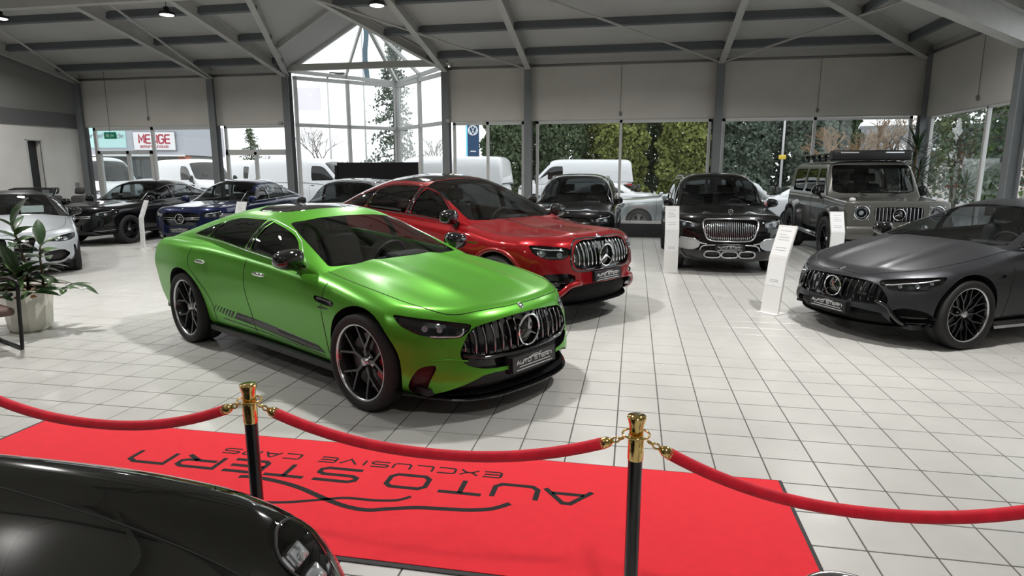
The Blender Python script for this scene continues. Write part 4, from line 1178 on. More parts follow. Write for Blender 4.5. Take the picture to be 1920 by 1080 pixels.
# ------------------------------------------------------------------ red coupe SUV
RED = paint('metallic_red_paint', (.26, .006, .010), metal=.35, rough=.3, coat=1.0, flake=.06)
CFLARE = mat('red_flare_paint', (.24, .006, .010), rough=.3, metal=.35, coat=1.0)
def red_before(sb, sh, root):
    hexgrille(sb, root, .665, .985, .50, .44, .545, .80)
    zl = curve((0, .69), (.4, .70), (.5, .74), (.53, .80)); zh = curve((0, .975), (.4, .968), (.49, .90), (.53, .80))
    slats(sb, root, [s * (.10 + .068 * i) for i in range(7) for s in (-1, 1)], lambda y: float(zl(abs(y))), lambda y: float(zh(abs(y))), CHROME, .0095, -.02, bow=.012)
    front_bar(sb, root, [(-.56, .80), (-.45, .99), (0, 1.0), (.45, .99), (.56, .80), (.5, .66), (0, .65), (-.5, .66), (-.56, .80)], .012, GLOSS, 'grille_frame')
    star(root, (sb.front(0, .80) + .012, 0, .80), .125, CHROME)
    badge(sb, root, 2.2, 1.05)
    plate(root, (sb.front(0, .575) + .012, 0, .575), nrm=(1, 0, .06)); pb = MB(); pb.box(-.05, .0, -.27, .27, -.065, .06); pb.build('plate_carrier', BLACK, root).location = (sb.front(0, .575) + .004, 0, .575)
    opening(sb, root, [(.50, .60), (.62, .645), (.86, .635), (.945, .54), (.92, .37), (.74, .33), (.60, .42)], GLOSS, .08, 'side_intake', (1, .35, 0))
    for i in range(2): 
        for sg in (-1, 1): front_bar(sb, root, [(sg * .60, .46 + i * .07), (sg * .75, .47 + i * .07), (sg * .90, .48 + i * .07)], .010, GLOSS, 'intake_blade', -.02)
    opening(sb, root, [(-.52, .50), (.52, .50), (.66, .44), (.86, .26), (.5, .235), (-.5, .235), (-.86, .26), (-.66, .44)], mat('intake_black', (.004, .004, .0045), rough=.6, spec=.2), .10, 'lower_intake', both=False)
    for sg in (-1, 1): front_bar(sb, root, [(sg * .44, .52), (sg * .58, .50), (sg * .68, .42), (sg * .78, .33), (sg * .86, .27)], .036, RED, 'bumper_fin', -.012)
    front_bar(sb, root, [(-.5, .52), (0, .515), (.5, .52)], .016, RED, 'bumper_blade', 0)
    front_bar(sb, root, [(-.84, .25), (-.5, .225), (0, .22), (.5, .225), (.84, .25)], .022, GLOSS, 'front_splitter', .01)
    lamp(sb, root, [(1.93, .93, .955), (2.1, .86, .955), (2.25, .66, .93), (2.28, .585, .905), (2.28, .59, .86), (2.25, .68, .80), (2.14, .83, .80), (2.0, .92, .86)], (1, .8, .1), .07,
         leds=[((2.08, .87, .875), .035), ((2.22, .70, .86), .03)], drl=[(1.98, .92, .94), (2.12, .83, .935), (2.24, .66, .91)])
def red_after(sb, sh, root):
    bonnet_seam(sb, root, .75, 2.2, .83, .62)
    doors(sb, root, [.93, -.22], .4, 1.12, (-.02, -1.1), 1.0, RED)
    for sg in (-1, 1):
        t = MB(); y = sb.side(1.05, .93, sg)
        for i in range(6): t.box(.98 + i * .035, 1.005 + i * .035, min(y, y + sg * .005), max(y, y + sg * .005), .915, .94)
        t.build('wing_badge', CHROME, root)
    skirt(sb, root, 1.0, -1.0, .25, GLOSS, .08, .03)
_P, _G = tpl(2.0, 2.935, .87, 1.13, .985, 1.02, 1.10, 1.16, 1.22, 1.10, zb=.30, zbf=.22, xc=.88, wbelt=.915, lean=.24, hr=.56, Hh=.85,
    roof=[(1.08, 1.06), (.95, 1.12), (.7, 1.26), (.3, 1.49), (.0, 1.63), (-.3, 1.695), (-.7, 1.72), (-1.1, 1.69), (-1.6, 1.56), (-2.0, 1.41), (-2.4, 1.24), (-2.5, 1.15)],
    dy=lambda x, z: .02 * np.exp(-((z - .83) / .05) ** 2) * (np.abs(x) < 1.2) - .02 * np.exp(-(x / .9) ** 2 - ((z - .62) / .16) ** 2),
    top=lambda x, b: sstep(.7, 1.1, x) * (1 - sstep(1.9, 2.25, x)) * .022 * np.exp(-((np.abs(b) - .40) / .1) ** 2))
_bot = curve((.74, 1.12), (0, 1.175), (-1, 1.22), (-1.9, 1.27)); _top = curve((.74, 1.14), (.4, 1.335), (.1, 1.48), (-.3, 1.56), (-.7, 1.575), (-1.1, 1.54), (-1.5, 1.43), (-1.9, 1.285))
RSPEC = dict(name='coupe_suv_car', label='glossy red coupe sport utility car with black glass roof and chrome slat grille', pos=(-2.223, 8.577), head=-33.2, paint=RED, roof=RED, P=_P, G=_G,
    axles=(1.467, -1.467), ra=.455, az=.01, wr=.405, ww=.30, rim=.29, style='Y5', track=(1.0, 1.005), lip=CFLARE, liprad=.03,
    windows=mk_windows(_bot, _top, .70, -1.88, [(-.24, .045, .06), (-1.22, .03, .16)], [PRIVGLASS] * 3), dlo=mk_dlo(_bot, _top, .74, -1.9), dlom=GLOSS, dlor=.009,
    screen=[(0, 1.14), (.78, 1.16), (.77, 1.22), (.66, 1.50), (.61, 1.60), (.3, 1.645), (0, 1.655)], sx=-.2,
    rear=[(0, 1.28), (.55, 1.30), (.5, 1.5), (.4, 1.58), (0, 1.60)], rx=-1.3, sunroof=[(-.12, .585), (-1.25, .57)],
    before=red_before, after=red_after, interior=dict(xd=.42, zd=1.13, wd=.72, zseat=.62, xseat=-.3, xr=-1.7, zfl=.42))
_r = make_car(RSPEC); mirrors(_r, .70, 1.02, 1.205, GLOSS, (.10, .12, .09))
# ------------------------------------------------------------------ dark grey sedan on the right
GREY = paint('satin_graphite_paint', (.045, .046, .052), metal=.6, rough=.38, coat=.25, coat_rough=.3, flake=.05)
def grey_before(sb, sh, root):
    hexgrille(sb, root, .42, .645, .60, .47, .60, .495)
    zl = curve((0, .44), (.5, .45), (.58, .485)); zh = curve((0, .64), (.42, .635), (.52, .565), (.58, .495))
    slats(sb, root, [s * (.12 + .078 * i) for i in range(6) for s in (-1, 1)], lambda y: float(zl(abs(y))), lambda y: float(zh(abs(y))), GLOSS, .011, -.012, bow=.012)
    b = MB(); b.box(0, .012, -.055, .055, -.01, .01); b.build('grille_badge', CHROME, root).location = (sb.front(.36, .52) - .005, .36, .515)
    star(root, (sb.front(0, .535) + .006, 0, .535), .108, CHROME)
    badge(sb, root, 2.13, .75, .03)
    plate(root, (sb.front(0, .345) + .012, 0, .345), nrm=(1, 0, .03)); pb = MB(); pb.box(-.05, .0, -.27, .27, -.065, .06); pb.build('plate_carrier', BLACK, root).location = (sb.front(0, .345) + .003, 0, .345)
    opening(sb, root, [(-.55, .36), (.55, .36), (.62, .28), (.72, .19), (-.72, .19), (-.62, .28)], mat('intake_black', (.004, .004, .0045), rough=.6, spec=.2), .06, 'lower_intake', both=False)
    opening(sb, root, [(.64, .385), (.72, .42), (.84, .40), (.895, .32), (.88, .225), (.80, .185), (.69, .20), (.63, .27)], MATS['intake_black'], .08, 'side_intake', (1, .6, 0))
    for i in range(2):
        for sg in (-1, 1): front_bar(sb, root, [(sg * .66, .26 + i * .06), (sg * .76, .265 + i * .06), (sg * .86, .27 + i * .06)], .009, GLOSS, 'intake_blade', -.03)
    for sg in (-1, 1): front_bar(sb, root, [(sg * .50, .46), (sg * .60, .42), (sg * .66, .32), (sg * .72, .24), (sg * .84, .18)], .020, GLOSS, 'bumper_fin', .0)
    front_bar(sb, root, [(-.80, .185), (-.5, .165), (0, .16), (.5, .165), (.80, .185)], .016, GLOSS, 'front_splitter', .01)
    lamp(sb, root, [(1.72, .905, .745), (1.95, .85, .735), (2.10, .70, .71), (2.20, .56, .675), (2.2, .57, .63), (2.12, .70, .565), (1.98, .83, .57), (1.82, .90, .645)], (1, .9, .15), .06,
         leds=[((2.0, .82, .665), .02), ((2.11, .70, .655), .02), ((1.88, .88, .70), .018)], drl=[(1.80, .89, .728), (1.97, .83, .715), (2.10, .695, .69), (2.18, .58, .655)])
def grey_after(sb, sh, root):
    bonnet_seam(sb, root, .75, 2.13, .80, .60)
    doors(sb, root, [.90, -.20], .28, .93, (-.02, -1.0), .84, GREY)
    for sg in (-1, 1):
        cut_part(sb, 'wing_vent', [(x, sg, z) for x, z in chaikin([(.98, .735), (1.20, .745), (1.18, .70), (1.02, .70)], 1)], (0, sg, 0), CARBON, root, depth=.015, filt=lambda c: c.y * sg > .3)
        t = MB(); y = sb.side(1.08, .68, sg); t.box(1.0, 1.16, min(y, y + sg * .004), max(y, y + sg * .004), .672, .682); t.build('wing_badge', CHROME, root)
    skirt(sb, root, 1.0, -1.0, .17, SATIN, .05, .02)
_P, _G = tpl(1.90, 2.875, .84, 1.12, .675, .835, .94, .985, 1.02, .98, zb=.22, zbf=.18, xc=.83, wbelt=.90, lean=.26, hr=.44, Hh=.74, crown=.075, crf=.06,
    roof=[(1.02, .90), (.88, .965), (.6, 1.10), (.25, 1.275), (-.05, 1.385), (-.4, 1.435), (-.8, 1.43), (-1.2, 1.345), (-1.6, 1.18), (-1.85, 1.06), (-1.95, .99)],
    nosez=curve((0, .03), (.25, 0), (.5, .02), (.7, .05), (.88, .10), (1, .18)), nose=curve((0, 0), (.3, .02), (.5, .06), (.7, .15), (.85, .27), (1, .46)),
    dy=lambda x, z: .012 * np.exp(-((z - .80) / .05) ** 2) - .02 * np.exp(-(x / .85) ** 2 - ((z - .45) / .13) ** 2),
    top=lambda x, b: sstep(.7, 1.1, x) * (1 - sstep(1.85, 2.2, x)) * .02 * np.exp(-((np.abs(b) - .42) / .08) ** 2))
_bot = curve((.70, .965), (0, 1.0), (-1, 1.04), (-1.5, 1.06)); _top = curve((.70, .98), (.4, 1.12), (.1, 1.24), (-.3, 1.315), (-.7, 1.315), (-1.1, 1.245), (-1.5, 1.08))
_spec = dict(name='sedan_car', label='satin dark grey sedan with black slat grille beside the nearest white info stand', pos=(4.113, 8.307), head=208.1, paint=GREY, roof=GREY, P=_P, G=_G,
    axles=(1.4375, -1.4375), ra=.395, az=.012, wr=.352, ww=.27, rim=.275, style='mesh', track=(.955, .955), caliper=None,
    windows=mk_windows(_bot, _top, .67, -1.48, [(-.20, .04, .05), (-1.05, .03, .15)], [SIDEGLASS] * 3), dlo=mk_dlo(_bot, _top, .70, -1.5), dlom=GLOSS, dlor=.007,
    screen=[(0, .965), (.73, .99), (.71, 1.03), (.60, 1.25), (.56, 1.325), (.3, 1.362), (0, 1.372)], sx=-.3,
    rear=[(0, 1.04), (.55, 1.06), (.5, 1.2), (.42, 1.31), (0, 1.34)], rx=-1.0, sunroof=[(-.3, .5), (-.95, .48)],
    before=grey_before, after=grey_after, interior=dict(xd=.38, zd=.97, wd=.68, zseat=.44, xseat=-.3, xr=-1.5))
_r = make_car(_spec); mirrors(_r, .56, .96, 1.03, GLOSS, (.10, .115, .08))
# ------------------------------------------------------------------ the row of cars along the window wall
BLK = paint('black_paint', (.0045, .0045, .005), rough=.3, coat=1.0)
BLUE = paint('dark_blue_paint', (.005, .010, .05), metal=.4, rough=.3, coat=1.0)
def merc_suv(name, label, pos, head, pt, wr=.37, H=1.77, W=1.95, wb=2.995, fo=.86, ro=1.07, zf=.97, coupe=False, grille='blade', belt=1.12, group=None, rail=True, maybach=False, style='five', rim=.265, redge=RIMEDGE, cal=None, wsg=WSGLASS, sc=.955):
    a = wb / 2; xc = a - .60; k = H - 1.77
    xr = -(a + ro)
    if coupe:
        roof = [(xc + .18, zf + .10), (xc + .06, belt - .01), (xc - .3, belt + .19 + k * .4), (xc - .75, H - .13), (xc - 1.05, H - .035), (xc - 1.45, H), (xc - 1.85, H - .02), (xr + 1.15, H - .13), (xr + .6, H - .32), (xr + .22, belt + .10), (xr + .1, belt)]
        tx = [(xc - .10, belt + .02), (xc - .40, belt + .21), (xc - .75, H - .265), (xc - 1.1, H - .175), (xc - 1.6, H - .15), (xc - 2.0, H - .185), (xr + .95, belt + .18), (xr + .55, belt + .12)]
        bx = [(xc - .10, belt), (0, belt + .03), (xr + .55, belt + .10)]; xe = xr + .58; pil = [(-.25, .04, .05), (xr + 1.35, .025, .14)]
        rz = [(0, belt + .12), (.5, belt + .13), (.45, H - .3), (.38, H - .2), (0, H - .18)]; rx = xr + 1.4
    else:
        roof = [(xc + .18, zf + .10), (xc + .06, belt - .01), (xc - .28, belt + .20 + k * .4), (xc - .68, H - .12), (xc - .95, H - .03), (xc - 1.4, H), (xr + 1.2, H - .015), (xr + .65, H - .06), (xr + .42, H - .12), (xr + .25, H - .35), (xr + .12, belt + .02)]
        tx = [(xc - .10, belt + .02), (xc - .38, belt + .21), (xc - .70, H - .255), (xc - 1.0, H - .17), (xc - 1.6, H - .14), (xr + 1.0, H - .17), (xr + .62, H - .235), (xr + .45, H - .32)]
        bx = [(xc - .10, belt), (0, belt + .02), (xr + .45, belt + .06)]; xe = xr + .48; pil = [(-.22, .045, .05), (xr + 1.25, .035, .08)]
        rz = [(0, belt + .12), (.6, belt + .13), (.55, H - .22), (.45, H - .14), (0, H - .12)]; rx = xr + .7
    P, G = tpl(W, wb, fo, ro, zf, zf + .06, belt - .03, belt, belt + .04, belt - .02, zb=.29, zbf=.22, xc=xc, wbelt=.915, lean=.165 if not coupe else .2, hr=H - belt, Hh=.85, roof=roof, n=4.6,
        dy=lambda x, z: -.02 * np.exp(-(x / .9) ** 2 - ((z - .6) / .16) ** 2),
        top=lambda x, b: sstep(xc, xc + .3, x) * (1 - sstep(a + .3, a + .7, x)) * .02 * np.exp(-((np.abs(b) - .40) / .1) ** 2))
    bot, top = curve(*bx), curve(*tx)
    def before(sb, sh, root):
        xn = a + fo
        if maybach:
            hexgrille(sb, root, zf - .40, zf - .02, .36, .46, .475, zf - .14, GLOSS, .03)
            zl = curve((0, zf - .395), (.3, zf - .385), (.42, zf - .28), (.455, zf - .14)); zh = curve((0, zf - .025), (.40, zf - .03), (.455, zf - .1))
            hexgrille(sb, root, zf - .385, zf - .035, .35, .44, .455, zf - .15, GLOSS, .001) if False else None
            b = MB(); b.box(-.06, -.05, -.45, .45, zf - .385, zf - .04); b.build('grille_back', GLOSS, root).location = (sb.front(0, zf - .2), 0, 0)
            slats(sb, root, [s * (.0 + .033 * i) for i in range(14) for s in (-1, 1) if i or s > 0], lambda y: float(zl(abs(y))), lambda y: float(zh(abs(y))), CHROME, .0075, -.012, bow=.008)
            front_bar(sb, root, [(-.475, zf - .13), (-.45, zf - .03), (-.3, zf - .01), (0, zf - .005), (.3, zf - .01), (.45, zf - .03), (.475, zf - .13), (.43, zf - .29), (.34, zf - .39), (0, zf - .405), (-.34, zf - .39), (-.43, zf - .29), (-.475, zf - .13)], .016, CHROME, 'grille_frame', .004)
            o = MB(); o.tube([(0, .038 * math.cos(t), .075 + .038 * math.sin(t)) for t in np.linspace(0, 2 * PI, 21)[:-1]], .005, 6, closed=True)
            for q in range(3):
                t = PI / 2 + 2 * PI * q / 3; o.tube([(0, 0, .075), (0, .036 * math.cos(t), .075 + .036 * math.sin(t))], [.006, .003], 6)
            o.tube([(0, 0, -.01), (0, 0, .04)], .006, 6)
            o.build('bonnet_star', CHROME, root, True).location = on(sb, (xn - .18, 0, zf + .06))[0]
            opening(sb, root, [(.50, zf - .42), (.62, zf - .36), (.84, zf - .36), (.93, zf - .43), (.90, zf - .56), (.66, zf - .58), (.54, zf - .53)], mat('chrome_mesh', (.5, .51, .52), rough=.3, metal=1, bump=1.0, bscale=90), .02, 'side_intake', (1, .3, 0))
            for sg in (-1, 1): front_bar(sb, root, [(sg * .40, zf - .46), (sg * .52, zf - .44), (sg * .62, zf - .365), (sg * .85, zf - .36)], .014, CHROME, 'intake_trim', .004)
            front_bar(sb, root, [(-.52, zf - .58), (-.46, zf - .49), (-.2, zf - .47), (0, zf - .465), (.2, zf - .47), (.46, zf - .49), (.52, zf - .58)], .012, SATIN, 'lower_trim', .008)
            lo = MB()
            for sg, y0, y1 in ((1, -.43, -.17), (1, -.13, .13), (1, .17, .43)):
                opening(sb, root, [(y0, zf - .66), (y0 + .03, zf - .60), (y1 - .03, zf - .60), (y1, zf - .66), (y1 - .05, zf - .69), (y0 + .05, zf - .69)], BLACK, .04, 'lower_intake', both=False)
                front_bar(sb, root, [(y0 - .01, zf - .66), (y0 + .03, zf - .592), (y1 - .03, zf - .592), (y1 + .01, zf - .66), (y1 - .04, zf - .70), (y0 + .04, zf - .70), (y0 - .01, zf - .66)], .015, SATIN, 'lower_trim', .004)
            plate(root, (sb.front(0, zf - .50) + .016, 0, zf - .52), nrm=(1, 0, .05))
        else:
            hexgrille(sb, root, zf - .36, zf - .06, .40, .46, .50, zf - .18)
            if grille == 'blade':
                for dz in (-.02, .02): front_bar(sb, root, [(-.48, zf - .19 + dz), (-.2, zf - .20 + dz), (.2, zf - .20 + dz), (.48, zf - .19 + dz)], .009, SATIN, 'grille_blade', -.01)
            else:
                zl = curve((0, zf - .35), (.46, zf - .28)); zh = curve((0, zf - .07), (.46, zf - .09))
                slats(sb, root, [s * (.10 + .07 * i) for i in range(6) for s in (-1, 1)], lambda y: float(zl(abs(y))), lambda y: float(zh(abs(y))), SATIN, .008, -.015)
            star(root, (sb.front(0, zf - .20) + .01, 0, zf - .20), .11, CHROME)
            badge(sb, root, xn - .16, zf + .05)
            plate(root, (sb.front(0, zf - .45) + .014, 0, zf - .46), nrm=(1, 0, .05))
            opening(sb, root, [(.52, zf - .44), (.64, zf - .40), (.86, zf - .40), (.92, zf - .47), (.88, zf - .60), (.66, zf - .62), (.56, zf - .56)], BLACK, .06, 'side_intake', (1, .35, 0))
            for sg in (-1, 1): front_bar(sb, root, [(sg * .54, zf - .52), (sg * .68, zf - .53), (sg * .88, zf - .50)], .009, CHROME, 'intake_blade', -.004)
            opening(sb, root, [(-.46, zf - .56), (.46, zf - .56), (.55, zf - .64), (.46, zf - .70), (-.46, zf - .70), (-.55, zf - .64)], BLACK, .05, 'lower_intake', both=False)
            front_bar(sb, root, [(-.6, zf - .70), (-.3, zf - .72), (.3, zf - .72), (.6, zf - .70)], .014, CHROME, 'lower_trim', .004)
        lamp(sb, root, [(xn - .42, W * .465, zf - .01), (xn - .25, W * .44, zf - .01), (xn - .10, W * .34, zf - .035), (xn - .06, W * .28, zf - .07), (xn - .06, W * .28, zf - .13), (xn - .1, W * .345, zf - .18), (xn - .22, W * .43, zf - .18), (xn - .36, W * .465, zf - .1)], (1, .75, .1), .07,
             leds=[((xn - .2, W * .43, zf - .09), .035), ((xn - .1, W * .34, zf - .10), .034)], drl=[(xn - .36, W * .46, zf - .02), (xn - .24, W * .435, zf - .025), (xn - .10, W * .345, zf - .05)])
    def after(sb, sh, root):
        bonnet_seam(sb, root, xc, a + fo - .14, W * .42, W * .33)
        doors(sb, root, [a - .53, -.20], .4, belt - .04, (-.0, -1.02), belt - .14, CHROME if maybach else pt)
        skirt(sb, root, a - .45, -a + .45, .26, BLACK, .07, .03)
        if rail: rails(sh, root, xc - .95, xr + .55, W * .33, SATIN, .04)
        if maybach:
            for sg in (-1, 1): front_bar(sb, root, [], .01, CHROME, 'x')
    S = dict(name=name, label=label, group=group, pos=pos, head=head, paint=pt, P=P, G=G, axles=(a, -a), ra=wr + .045, az=.01, wr=wr, ww=.28, rim=rim, style=style, track=(W / 2 - .005, W / 2 - .005), caliper=cal, redge=redge,
        windows=mk_windows(bot, top, xc - .12, xe, pil, [SIDEGLASS, SIDEGLASS if coupe else PRIVGLASS, SIDEGLASS if coupe else PRIVGLASS]), dlo=mk_dlo(bot, top, xc - .12, xe), dlom=CHROME if maybach else SATIN, dlor=.007, step=.065, hstep=.06, hns=36,
        screen=[(0, belt + .0), (W * .395, belt + .025), (W * .39, belt + .06), (W * .335, H - .22), (W * .31, H - .115), (.3, H - .072), (0, H - .065)], sx=xc - 1.0, wsglass=wsg,
        rearglass=SIDEGLASS if coupe else PRIVGLASS, rear=rz, rx=rx, before=before, after=after, interior=dict(xd=xc - .42, zd=belt + .01, wd=W * .37, zseat=belt - .50, xseat=xc - 1.15, xr=xr + .6, zfl=.45))
    r = make_car(S); mirrors(r, xc - .14, W / 2 - .0, belt + .07, pt, (.09, .105, .085)); r.scale = (sc, sc, sc)
    return r
merc_suv('luxury_suv_car', 'black luxury sport utility car with tall chrome vertical-bar grille and upright bonnet star', (1.60, 13.45), -89.5, BLK, wr=.40, H=1.84, W=2.03, wb=3.135, fo=.93, ro=1.14, zf=1.02, belt=1.16, maybach=True, sc=.94, rim=.29, style='multi', redge=RIMBLK)
merc_suv('suv_car', 'black sport utility car with roof rails standing behind the red coupe', (-1.27, 14.62), -90.6, BLK, wr=.38, H=1.77, W=1.97, zf=.95, belt=1.11, group='black sport utility cars in the back row')
merc_suv('suv_car', 'black sport utility car with silver twin-blade grille in front of the left doors', (-12.95, 14.75), -90, BLK, wr=.37, H=1.62, W=1.90, wb=2.873, fo=.85, ro=1.02, zf=.90, belt=1.04, coupe=True, rail=False, rim=.26, redge=RIMBLK)
merc_suv('suv_car', 'dark blue sport utility car with chrome star grille behind the green coupe', (-10.1, 14.7), -88.5, BLUE, wr=.37, H=1.62, W=1.90, wb=2.873, fo=.85, ro=1.02, zf=.92, belt=1.05, coupe=True, rail=False, rim=.26, redge=RIMBLK)
merc_suv('suv_car', 'black sport utility car with roof rails in front of the glass bay', (-6.70, 14.25), -88, BLK, wr=.37, H=1.66, W=1.90, wb=2.873, fo=.85, ro=.95, zf=.92, belt=1.06, group='black sport utility cars in the back row')
# ------------------------------------------------------------------ boxy off-roader
GGREY = paint('olive_grey_paint', (.115, .115, .105), metal=.3, rough=.35, coat=.8, coat_rough=.08)
def build_offroader():
    a = 1.445; xf, xr = a + .78, -(a + .95); W = 1.78
    P = dict(xf=xf, xr=xr, r=.05, Hh=.85, nl=.5, tl=.4,
        hw=curve((xr, W / 2), (0, W / 2), (.85, W / 2), (xf, W / 2 - .02)), zt=curve((xr, 1.26), (0, 1.26), (.75, 1.26), (.9, 1.25), (1.3, 1.23), (xf, 1.20)),
        zb=curve((xr, .52), (xf, .56)), crown=curve((xr, .0), (.8, .02), (xf, .015)), cpow=4,
        sec=curve((0, .96), (.2, .99), (.5, 1.0), (.85, 1.0), (1, .985)), noseplan=curve((0, 0), (.8, .0), (1, .05)), nosez=curve((0, .0), (1, .04)), tailplan=curve((0, 0), (1, .04)), tailz=curve((0, 0), (1, .02)),
        dy=lambda x, z: .018 * np.exp(-((z - 1.02) / .025) ** 2))
    G = dict(x0=.92, x1=xr + .03, n=9, lean=.10, hr=.72, cr=.03, zb=curve((xr, 1.23), (.92, 1.21)), zt=curve((xr + .03, 1.24), (xr + .06, 1.7), (xr + .10, 1.93), (xr + .3, 1.965), (0, 1.97), (.42, 1.96), (.52, 1.90), (.72, 1.55), (.86, 1.27), (.92, 1.22)),
        w=curve((xr, .865), (.92, .86)))
    root = empty('offroad_car', (4.70, 14.72, 0), R(-90)); tag(root, 'olive grey boxy off-road car with black roof light bar and wide wheel flares', 'car')
    sb = Shell(*body_mesh(P, .07)); sh = Shell(*house_mesh(G, .06, 40))
    # nose
    xn = xf
    opening(sb, root, [(-.38, 1.11), (.38, 1.11), (.41, 1.02), (.38, .84), (-.38, .84), (-.41, 1.02)], GLOSS, .07, 'grille_opening', both=False)
    slats(sb, root, [s * (.07 + .062 * i) for i in range(6) for s in (-1, 1)], lambda y: .85, lambda y: 1.10, SATIN, .009, -.015)
    star(root, (sb.front(0, .975) + .01, 0, .975), .10)
    for sg in (-1, 1):
        pts = [(xn, sg * .62 + .125 * math.cos(t), 1.0 + .125 * math.sin(t)) for t in np.linspace(0, 2 * PI, 25)[:-1]]
        pt = sb.cut(pts, (1, 0, 0), filt=lambda c: c.x > 1.5); V, F = recess(pt, .06); hl = obj('headlamp', V, F, LAMPIN, root)
        V, F = pane(pt, -.004, .01); obj('lamp_lens', V, F, LENS, hl, True)
        x = sb.front(sg * .62, 1.0)
        MB().tube([(x + .0, sg * .62 + .128 * math.cos(t), 1.0 + .128 * math.sin(t)) for t in np.linspace(0, 2 * PI, 29)[:-1]], .012, 8, closed=True).build('lamp_ring', CHROME, hl, True)
        MB().tube([(x - .02, sg * .62 + .095 * math.cos(t), 1.0 + .095 * math.sin(t)) for t in np.linspace(0, 2 * PI, 25)[:-1]], .008, 6, closed=True).build('daytime_light', LED, hl, True)
        o = MB(); o.ellipsoid((0, 0, 0), (.03, .045, .045)); e = o.build('light_unit', LED, hl, True); e.location = (x - .035, sg * .62, 1.0)
        # indicator on the wing
        z = sb.topz(xf - .22, sg * .72); o = MB(); o.ellipsoid((0, 0, 0), (.09, .05, .045), 14, 8, .8); e = o.build('wing_indicator', mat('indicator_white', (.6, .6, .58), rough=.15, coat=.5), root, True); e.location = (xf - .25, sg * .73, z + .01)
        o = MB()
        for t in np.linspace(0, 2 * PI, 5)[:-1] + .78: o.ellipsoid((0, .165 * math.cos(t), .165 * math.sin(t)), (.012, .014, .014), 8, 6)
        e = o.build('lamp_bolt', CHROME, root, True); e.location = (x, sg * .62, 1.0)
    # bumper
    b = MB(); b.cbox(xf - .25, xf + .13, -.92, .92, .52, .76, .05); b.build('front_bumper', GGREY, root, True)
    b = MB(); b.cbox(xf - .1, xf + .14, -.5, .5, .44, .56, .03); b.build('bumper_intake', BLACK, root, True)
    b = MB(); b.tube([(xf + .14, -.42, .58), (xf + .20, -.42, .72), (xf + .20, .42, .72), (xf + .14, .42, .58)], .03, 10); b.build('bull_bar', BLACK, root, True)
    for sg in (-1, 1):
        o = MB(); o.lathe([(0, .03), (.05, .03), (.06, 0), (.04, -.05)], 18, 'x'); e = o.build('spot_lamp', CHROME, root, True); e.location = (xf + .22, sg * .33, .76)
    plate(root, (xf + .145, 0, .64))
    # arches, flares
    arches(sb, root, (a, -a), .50, .50, W / 2, .40, BLACK, None)
    for ax in (a, -a):
        for sg in (-1, 1):
            V = []; F = []; N = 17
            for i, t in enumerate(np.linspace(-.1, PI + .1, N)):
                c, s_ = math.cos(t), math.sin(t); q = 1 / max(abs(c), abs(s_)) ** .35
                for rr, yy in ((.50, W / 2 - .02), (.485, W / 2 + .15), (.515, W / 2 + .155), (.56, W / 2 + .10), (.60, W / 2 - .005)):
                    V.append((ax + rr * q * c, sg * yy, .50 + rr * q * s_))
            for i in range(N - 1):
                for j in range(4): F.append((i * 5 + j, i * 5 + j + 1, i * 5 + j + 6, i * 5 + j + 5))
            obj('wheel_flare', V, F, CARBON, root, True)
            wheel(root, ax, sg * (W / 2 + .0), .445, .32, .275, 'Y5', None, RIMBLK, RIMBLK, True)
    # glass
    bz, tz = 1.30, 1.80
    def q(x, z): return (x, z)
    for x0, x1, gm in ((.60, -.02, SIDEGLASS), (-.14, -.92, PRIVGLASS), (-1.06, -1.98, PRIVGLASS)):
        for sg in (-1, 1):
            top = tz; pts = [(x0, sg, bz), (x0 - (.20 if x0 > .5 else 0), sg, top), (x1, sg, top), (x1, sg, bz)]
            cut_part(sh, 'side_window', chaikin(pts, 2, .06), (0, sg, 0), gm, root, .008, .01, filt=lambda c: c.y * sg > .2)
    pts = [(.6, -.76, 1.31), (.6, .76, 1.31), (.6, .735, 1.78), (.6, .70, 1.87), (.6, -.70, 1.87), (.6, -.735, 1.78)]
    cut_part(sh, 'windscreen', chaikin(pts, 2, .1), (1, 0, 0), WSGLASS, root, .006, .01, filt=lambda c: c.x > .3)
    cut_part(sh, 'rear_window', [(xr, -.6, 1.35), (xr, .6, 1.35), (xr, .58, 1.8), (xr, -.58, 1.8)], (-1, 0, 0), PRIVGLASS, root, .006, .01, filt=lambda c: c.x < xr + .3)
    for sg in (-1, 1):   # wipers
        MB().tube([(.90, sg * .1 + .05, 1.25), (.84, sg * .35 + .1, 1.31), (.82, sg * .42 + .15, 1.33)], .01, 6).build('wiper', BLACK, root)
        MB().box(-2.2, .95, sg * .888 - .012, sg * .888 + .012, 1.0, 1.045).build('rubbing_strip', SATIN, root)
        seam(sb, [(.72, 0, 1.24), (.72, 0, .9), (.72, 0, .6)], BLACK, root, 'door_gap', .006, 'side', sg)
        seam(sb, [(-.2, 0, 1.24), (-.2, 0, .9), (-.2, 0, .6)], BLACK, root, 'door_gap', .006, 'side', sg)
        b = MB(); b.tube([(.95, sg * .97, .46), (-.95, sg * .97, .46)], .045, 10); b.build('running_board', SATIN, root, True)
    # roof rack and light bar
    b = MB(); b.cbox(.30, .56, -.74, .74, 1.965, 2.165, .03); lb = b.build('light_bar', BLACK, root, True)
    for sg in (-1, 1): MB().box(.558, .564, sg * .42 - .17, sg * .42 + .17, 2.11, 2.13).build('light_strip', LED, lb)
    b = MB()
    for y in (-.66, -.22, .22, .66): b.box(-1.95, .34, y - .02, y + .02, 2.0, 2.03)
    for x in np.linspace(-1.95, .2, 7): b.box(x - .025, x + .025, -.68, .68, 2.03, 2.05)
